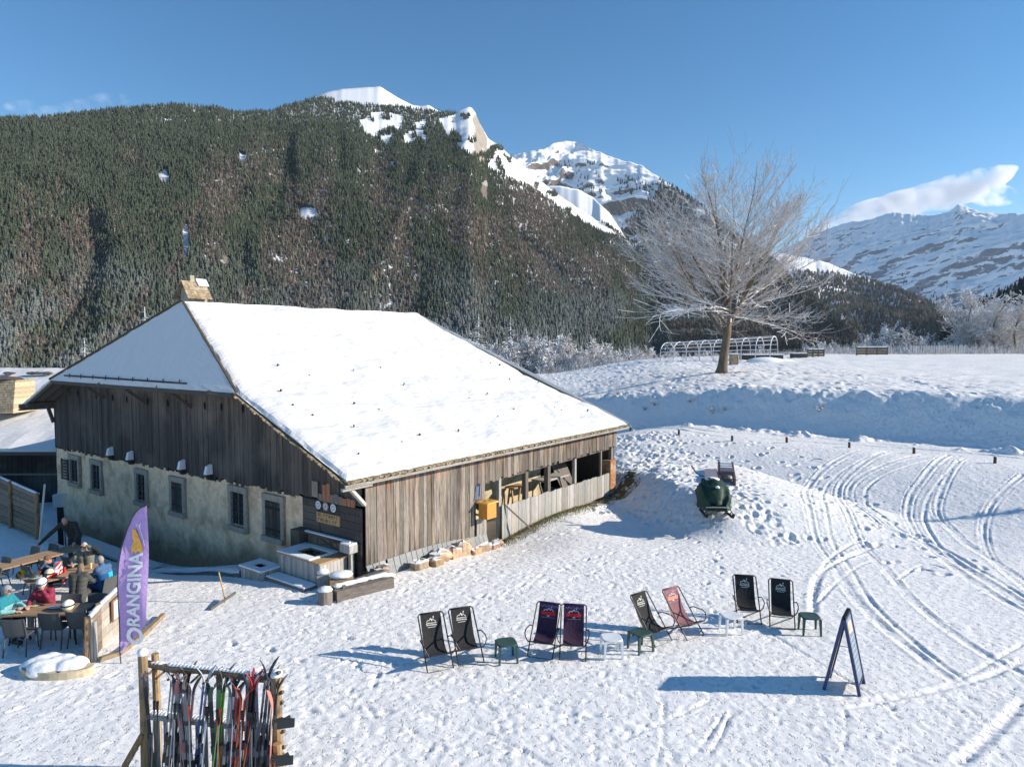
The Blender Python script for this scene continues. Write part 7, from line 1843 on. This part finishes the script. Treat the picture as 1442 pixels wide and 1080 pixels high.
spr = [(674, 437, 118, 'snow dusted spruce standing alone just above the barn roof line'), (719, 440, 112, 'tallest dusted spruce, second from the left beyond the barn roof'), (741, 456, 106, 'shorter spruce leaning against the tall one beyond the roof'), (766, 484, 104, 'small spruce beyond the right slope of the roof'), (848, 474, 112, 'narrow frosted spruce left of the shaded hollow in the wood'),
       (862, 484, 115, 'tiny frosted spruce directly right of the narrow one'), (887, 480, 112, 'frosted spruce in front of the dark blue shade'), (898, 496, 110, 'smallest frosted spruce by the greenhouse frame'), (700, 470, 125, 'dim spruce half hidden between the two tall ones'), (1288, 478, 150, 'dark spruce in the gap right of the wood pile'), (206, 425, 130, 'spruce top rising behind the left slope of the barn roof'), (537, 420, 120, 'spruce tip peeking over the barn ridge'), (120, 470, 150, 'spruce top low behind the left hip of the barn')]
for i, (px, yt, Y, lab) in enumerate(spr):
    g0, hh = top_to(px, yt, Y); hh = max(hh, 3); k = i % 3
    inst(PS, k, lambda: spruce(10, 300+k), 'spruce', g0, hh/10, random.uniform(0, 6), lab, 'spruces beyond the meadow edge')
fr_ = [(665, 462, 100), (684, 468, 98), (698, 455, 104), (706, 478, 97), (730, 474, 99), (745, 478, 96), (752, 468, 103), (770, 470, 98), (775, 480, 95), (790, 474, 97), (795, 455, 108), (806, 482, 96), (815, 490, 94), (824, 470, 100), (840, 488, 95), (855, 480, 99), (866, 492, 94), (893, 490, 96), (905, 478, 104), (918, 485, 98), (655, 480, 105), (690, 482, 100), (712, 490, 104), (735, 492, 98), (757, 495, 100), (780, 488, 110), (800, 470, 112), (816, 462, 116), (832, 480, 108), (872, 488, 106), (880, 470, 130), (910, 492, 104), (925, 484, 112), (940, 488, 120), (965, 480, 118), (990, 478, 124), (1060, 474, 125), (1085, 478, 118), (1110, 480, 115),
       (1130, 470, 125), (1155, 462, 120), (1188, 448, 118), (1203, 440, 116), (1222, 460, 120), (1240, 478, 112), (1262, 482, 108), (1276, 468, 112), (1290, 455, 114), (1305, 458, 112), (1318, 455, 116), (1335, 452, 110), (1350, 462, 112), (1365, 470, 106), (1380, 450, 110), (1385, 415, 100), (1396, 392, 98), (1403, 400, 96), (1418, 400, 99), (1432, 396, 97), (1410, 402, 110), (1425, 410, 106), (1440, 392, 104), (1455, 388, 108), (1430, 450, 102), (1405, 460, 100), (1372, 478, 100), (1345, 480, 100)]
lbl = ['hoar frosted leafless tree', 'white twigged bare tree', 'grey frosted bushy tree', 'thin rime covered tree']
for i, (px, yt, Y) in enumerate(fr_):
    g0, hh = top_to(px, yt, Y); hh = max(hh, 2.); k = (i % 4) if hh < 9 else 4+(i % 2)
    if px < 900: w_ = 'beyond the right slope of the barn roof'
    elif px < 1130: w_ = 'behind the greenhouse frame'
    elif px < 1370: w_ = 'in the row between wood pile and picket fence'
    else: w_ = 'in the tall clump at the right edge'
    n_ = 'of its row counting from the left'
    nm = 'bare_tree'
    inst(PF, k, lambda: frosty(6. if k < 4 else 11., 400+k, .38 if k < 4 else .32, dens=3.2), nm, g0, 1.14*hh/(6. if k < 4 else 11.), random.uniform(0, 6), f"hoar frosted leafless tree {w_}", w_)
# scrub along the meadow edge, uncountable
mb = MB(); rnd = random.Random(5)
for k in range(2600):
    px = rnd.uniform(760, 1470); Y = rnd.uniform(89, 101); g0 = ground_at(px, Y); b = Vector(g0); h = rnd.uniform(.5, 2.3)*(.5 if 900 < px < 1130 else 1)
    for q in range(3):
        d = Vector((rnd.gauss(0, .35), rnd.gauss(0, .35), 1)).normalized(); t = b+d*h*rnd.uniform(.6, 1); s = Vector((.022, 0, 0)); u_ = Vector((0, .022, 0))
        mb.tint(rnd.uniform(.6, 1.1)); mb.add([b-s, b+s, t+s*.5, t-s*.5], [(0, 1, 2, 3)]); mm_ = b.lerp(t, .55); e_ = mm_+Vector((rnd.gauss(0, .4), rnd.gauss(0, .4), .4))*h*.35; mb.add([mm_-u_, mm_+u_, e_], [(0, 1, 2)]); mb.add([mm_-s, mm_+s, e_+Vector((.2, 0, .1))], [(0, 1, 2)])
tag(mb.build('undergrowth', M['frost']), 'frosted scrub and reeds along the far edge of the meadow', 'undergrowth', kind='stuff')
# weeds poking from the shaded bank
for (x, y, s, lab) in ((870, 557, .5, 'snowy weed tuft highest on the shaded bank near the roof'), (908, 577, .35, 'left weed tuft of the trio low on the shaded bank'), (922, 572, .55, 'bigger weed tuft beside the low trio on the bank'), (972, 566, .45, 'white topped weed alone in the middle of the bank'), (1003, 582, .6, 'thickest weed tuft on the bank above the third stake'), (1021, 578, .35, 'small weed right of the thickest tuft'), (1154, 581, .75, 'tall thin weed standing far right on the bank')):
    p = gps(x, y); e = emp('weed', p, 0, lab, 'weed', 'weeds on the snowy bank'); mb = MB(); mb.tint(.5)
    for k in range(26): d = Vector((random.gauss(0, .5), random.gauss(0, .5), 1))*s*random.uniform(.4, 1); mb.tube([(0, 0, 0), tuple(d*.6), tuple(d+Vector((random.gauss(0, .1), 0, 0))*s)], .008, 3)
    mb.build('stems', M['twig'], e)
    mb = MB()
    for k in range(6): mb.ell((random.gauss(0, .25)*s, random.gauss(0, .2)*s, s*random.uniform(.2, .6)), (.09*s, .09*s, .06*s), 7, 5, jit=.2)
    mb.build('snow_clumps', M['snowb'], e)
# greenhouse frame
Yg = 84.; ga = Vector(atY(940, 500, Yg+2)); gb2 = Vector(atY(1090, 498, Yg-4)); 
zg = gz(ga.x, ga.y); gh = emp('greenhouse_frame', (ga.x, ga.y, zg), math.atan2(gb2.y-ga.y, gb2.x-ga.x), 'snow crusted bare hoop frame of a greenhouse behind the big tree', 'greenhouse')
Lg = math.hypot(gb2.x-ga.x, gb2.y-ga.y); za_ = 2.2
for i in range(9):
    x = Lg*i/8; mb = MB(); mb.tint(1.3); k = 1+.35*i/8; mb.tube([(x, 3.2*math.cos(a)*.95, k*(.9+1.2*math.sin(a))) for a in np.linspace(0, math.pi, 13)], .05, 5)
    for s in (-1, 1): mb.tube([(x, s*3.04, -.6), (x, s*3.04, k*.9)], .07, 5)
    mb.build('hoop', M['frost'], gh)
for a in np.linspace(.05, math.pi-.05, 9):
    mb = MB(); mb.tint(1.2); mb.tube([(Lg*f, 3.04*math.cos(a), (1+.35*f)*(.9+1.2*math.sin(a))+random.uniform(-.03, .03)) for f in np.linspace(0, 1, 10)], .045, 5); mb.build('purlin', M['frost'], gh)
def yardbox(name, pxa, pxb, ytop, ybot, Y, mat, lab, cat, t=.6, depth=1.2, slats=True):
    a = atY(pxa, ybot, Y); b = atY(pxb, ybot, Y); zt = atY(pxa, ytop, Y)[2]; z0 = gz((a[0]+b[0])/2, Y)-.25; mb = MB(); mb.tint(t)
    e = emp(name, ((a[0]+b[0])/2, Y, z0), 0, lab, cat); w = b[0]-a[0]; h = max(.4, zt-z0)
    if slats:
        n = 4
        for i in range(n): mb.tint(t*random.uniform(.7, 1.3)); mb.mm((-w/2, -.05, h*i/n+.03), (w/2, 0, h*(i+1)/n-.05))
        for i in range(4): x = -w/2+w*i/3; mb.mm((x-.05, -.1, 0), (x+.05, .05, h+.05))
    else: mb.mm((-w/2, 0, 0), (w/2, depth, h))
    mb.build('boards', M[mat], e); mb = MB(); mb.mm((-w/2, -.1, h), (w/2, depth if not slats else .1, h+.12)); mb.build('snow_cap', M['snowb'], e); return e
yardbox('raised_bed', 1047, 1103, 500, 508, 80, 'darkwood', 'long dark raised garden bed in front of the greenhouse frame', 'raised bed', .8, 1.5, False)
yardbox('pallet_fence', 1137, 1160, 492, 501, 84, 'log', 'brown slatted pallet left of the wood pile on the meadow edge', 'pallet', .5)
yardbox('wood_pile', 1206, 1249, 489, 501, 86, 'log', 'long reddish wood pile with snowy top on the meadow edge', 'wood pile', .7)
yardbox('cold_frame', 1116, 1136, 498, 506, 82, 'darkwood', 'low slanted dark cold frame beside the brown pallet', 'cold frame', 1.1, .8, False)
yardbox('bee_hut', 1030, 1040, 499, 508, 72, 'log', 'little pale wooden box with a snowy lid right behind the big tree trunk', 'bee hut', 1.4, .8, False)
e = emp('picket_fence', ground_at(1320, 88), 0, 'pale frosted picket fence in front of the shrubs near the right edge', 'fence')
for i in range(22): mb = MB(); x = -3.4+6.8*i/21; mb.tint(1.2); mb.box((x, 0, .7), (.12, .04, 1.3)); mb.build('picket', M['frost'], e)
mb = MB(); mb.box((0, .05, .45), (7, .04, .08)); mb.box((0, .05, 1.1), (7, .04, .08)); mb.build('rail', M['frost'], e)
p = atY(1221, 478, 92); q = ground_at(1221, 92); mb = MB(); mb.tint(.5); mb.cyl((q[0], 92, q[2]), (q[0], 92, p[2]), .08, .06, 8); mb.ell((q[0], 92, p[2]), (.16, .16, .14), 8, 6)
tag(mb.build('post', M['frost']), 'tall single post with a snowy knob above the wood pile', 'post')
# mound in front of the raised bed
mb = MB(); q = ground_at(1078, 77)
mb.ell((q[0], 77, q[2]+.15), (2.2, 1.2, .55), 20, 10, jit=.05); mb.ell((q[0]+1.7, 77.2, q[2]+.1), (1.8, 1., .4), 16, 8, jit=.05); o = mb.build('snow_mound', M['snowb'], smooth=True); tag(o, kind='structure')
q = gp(1366, 728); o = inst(PS, 0, None, 'spruce', (q[0]+9.3, q[1]-.3, gz(q[0]+9.3, q[1]-.3)-.2), .40, 1., 'small unseen spruce added beyond the right edge to cast a pointed shadow on the tracks', 'unseen added spruces')  # unseen tree, added only to throw the wedge-shaped shadow by the tracks
del o['group']
# ---------------------------------------------------------------- clouds (volumes)
def cloud(name, blobs, dens, label, nscale, step=60, thr=.45):
    mb = MB()
    for (c, r, rot) in blobs: mb.ell(c, r, 20, 12, rot=Matrix.Rotation(rot, 3, 'Y'))
    o = mb.build('tmpc', M['white']); md = o.modifiers.new('r', 'REMESH'); md.mode = 'VOXEL'; md.voxel_size = min(min(b[1]) for b in blobs)*.25
    dg = bpy.context.evaluated_depsgraph_get(); dg.update(); me = bpy.data.meshes.new_from_object(o.evaluated_get(dg)); bpy.data.objects.remove(o)
    m = bpy.data.materials.new(name); m.use_nodes = True; nt = m.node_tree; N = nt.nodes; Lk = nt.links; N.remove(N['Principled BSDF'])
    pv = N.new('ShaderNodeVolumePrincipled'); pv.inputs['Color'].default_value = (.98, .98, 1, 1); pv.inputs['Anisotropy'].default_value = -.1
    Lk.new(pv.outputs[0], N['Material Output'].inputs['Volume'])
    tc = N.new('ShaderNodeTexCoord'); n = N.new('ShaderNodeTexNoise'); n.inputs['Scale'].default_value = nscale; n.inputs['Detail'].default_value = 5; n.inputs['Roughness'].default_value = .6; Lk.new(tc.outputs['Object'], n.inputs['Vector'])
    r = N.new('ShaderNodeMapRange'); r.inputs['From Min'].default_value = thr; r.inputs['From Max'].default_value = thr+.2; r.inputs['To Max'].default_value = dens; Lk.new(n.outputs['Fac'], r.inputs['Value']); Lk.new(r.outputs[0], pv.inputs['Density'])
    me.materials.clear(); me.materials.append(m); m.cycles.volume_step_rate = 1.0 if hasattr(m, 'cycles') else 1
    o = bpy.data.objects.new(name, me); COL.objects.link(o); tag(o, label, 'cloud', kind='stuff'); return o
Yc = 9500.
def cp(x, y, Y=Yc): return atY(x, y, Y)
bl = []
for (x, y, rw, rh, rot) in ((1165, 322, 42, 10, .28), (1195, 310, 45, 14, .25), (1230, 298, 50, 18, .22), (1270, 288, 50, 20, .22), (1305, 280, 48, 22, .25), (1340, 270, 48, 24, .3), (1368, 262, 42, 22, .35), (1392, 252, 34, 16, .3), (1408, 243, 18, 8, .1), (1398, 276, 30, 14, .0), (1415, 282, 14, 8, 0)):
    q = cp(x, y); s = Yc/970; bl.append((q, (rw*s, 28*s, rh*s), -rot))
cloud('summit_cloud', bl, .012, 'bright banner cloud streaming from the summit of the far massif', .0022)
bl = []
for (x, y, rw, rh, rot) in ((30, 152, 24, 9, 0), (80, 157, 45, 8, .1), (120, 148, 40, 8, .15), (150, 141, 34, 9, .05), (45, 150, 14, 9, 0)):
    q = cp(x, y, 6000); s = 6000/970; bl.append((q, (rw*s, 15*s, rh*s), -rot))
cloud('thin_cloud', bl, .0022, 'thin wisp of cloud over the left shoulder of the wooded mountain', .007, thr=.47)

mb = MB(); mb.mm((-9000, -600, -420), (11000, 13500, 2050)); hz = mb.build('haze', M['white']); tag(hz, kind='stuff')
m = bpy.data.materials.new('haze_air'); m.use_nodes = True; nt = m.node_tree; N = nt.nodes; N.remove(N['Principled BSDF'])
pv = N.new('ShaderNodeVolumePrincipled'); pv.inputs['Color'].default_value = (.72, .85, 1, 1); pv.inputs['Density'].default_value = 1.5e-5; pv.inputs['Anisotropy'].default_value = .0
nt.links.new(pv.outputs[0], N['Material Output'].inputs['Volume']); hz.data.materials.clear(); hz.data.materials.append(m)
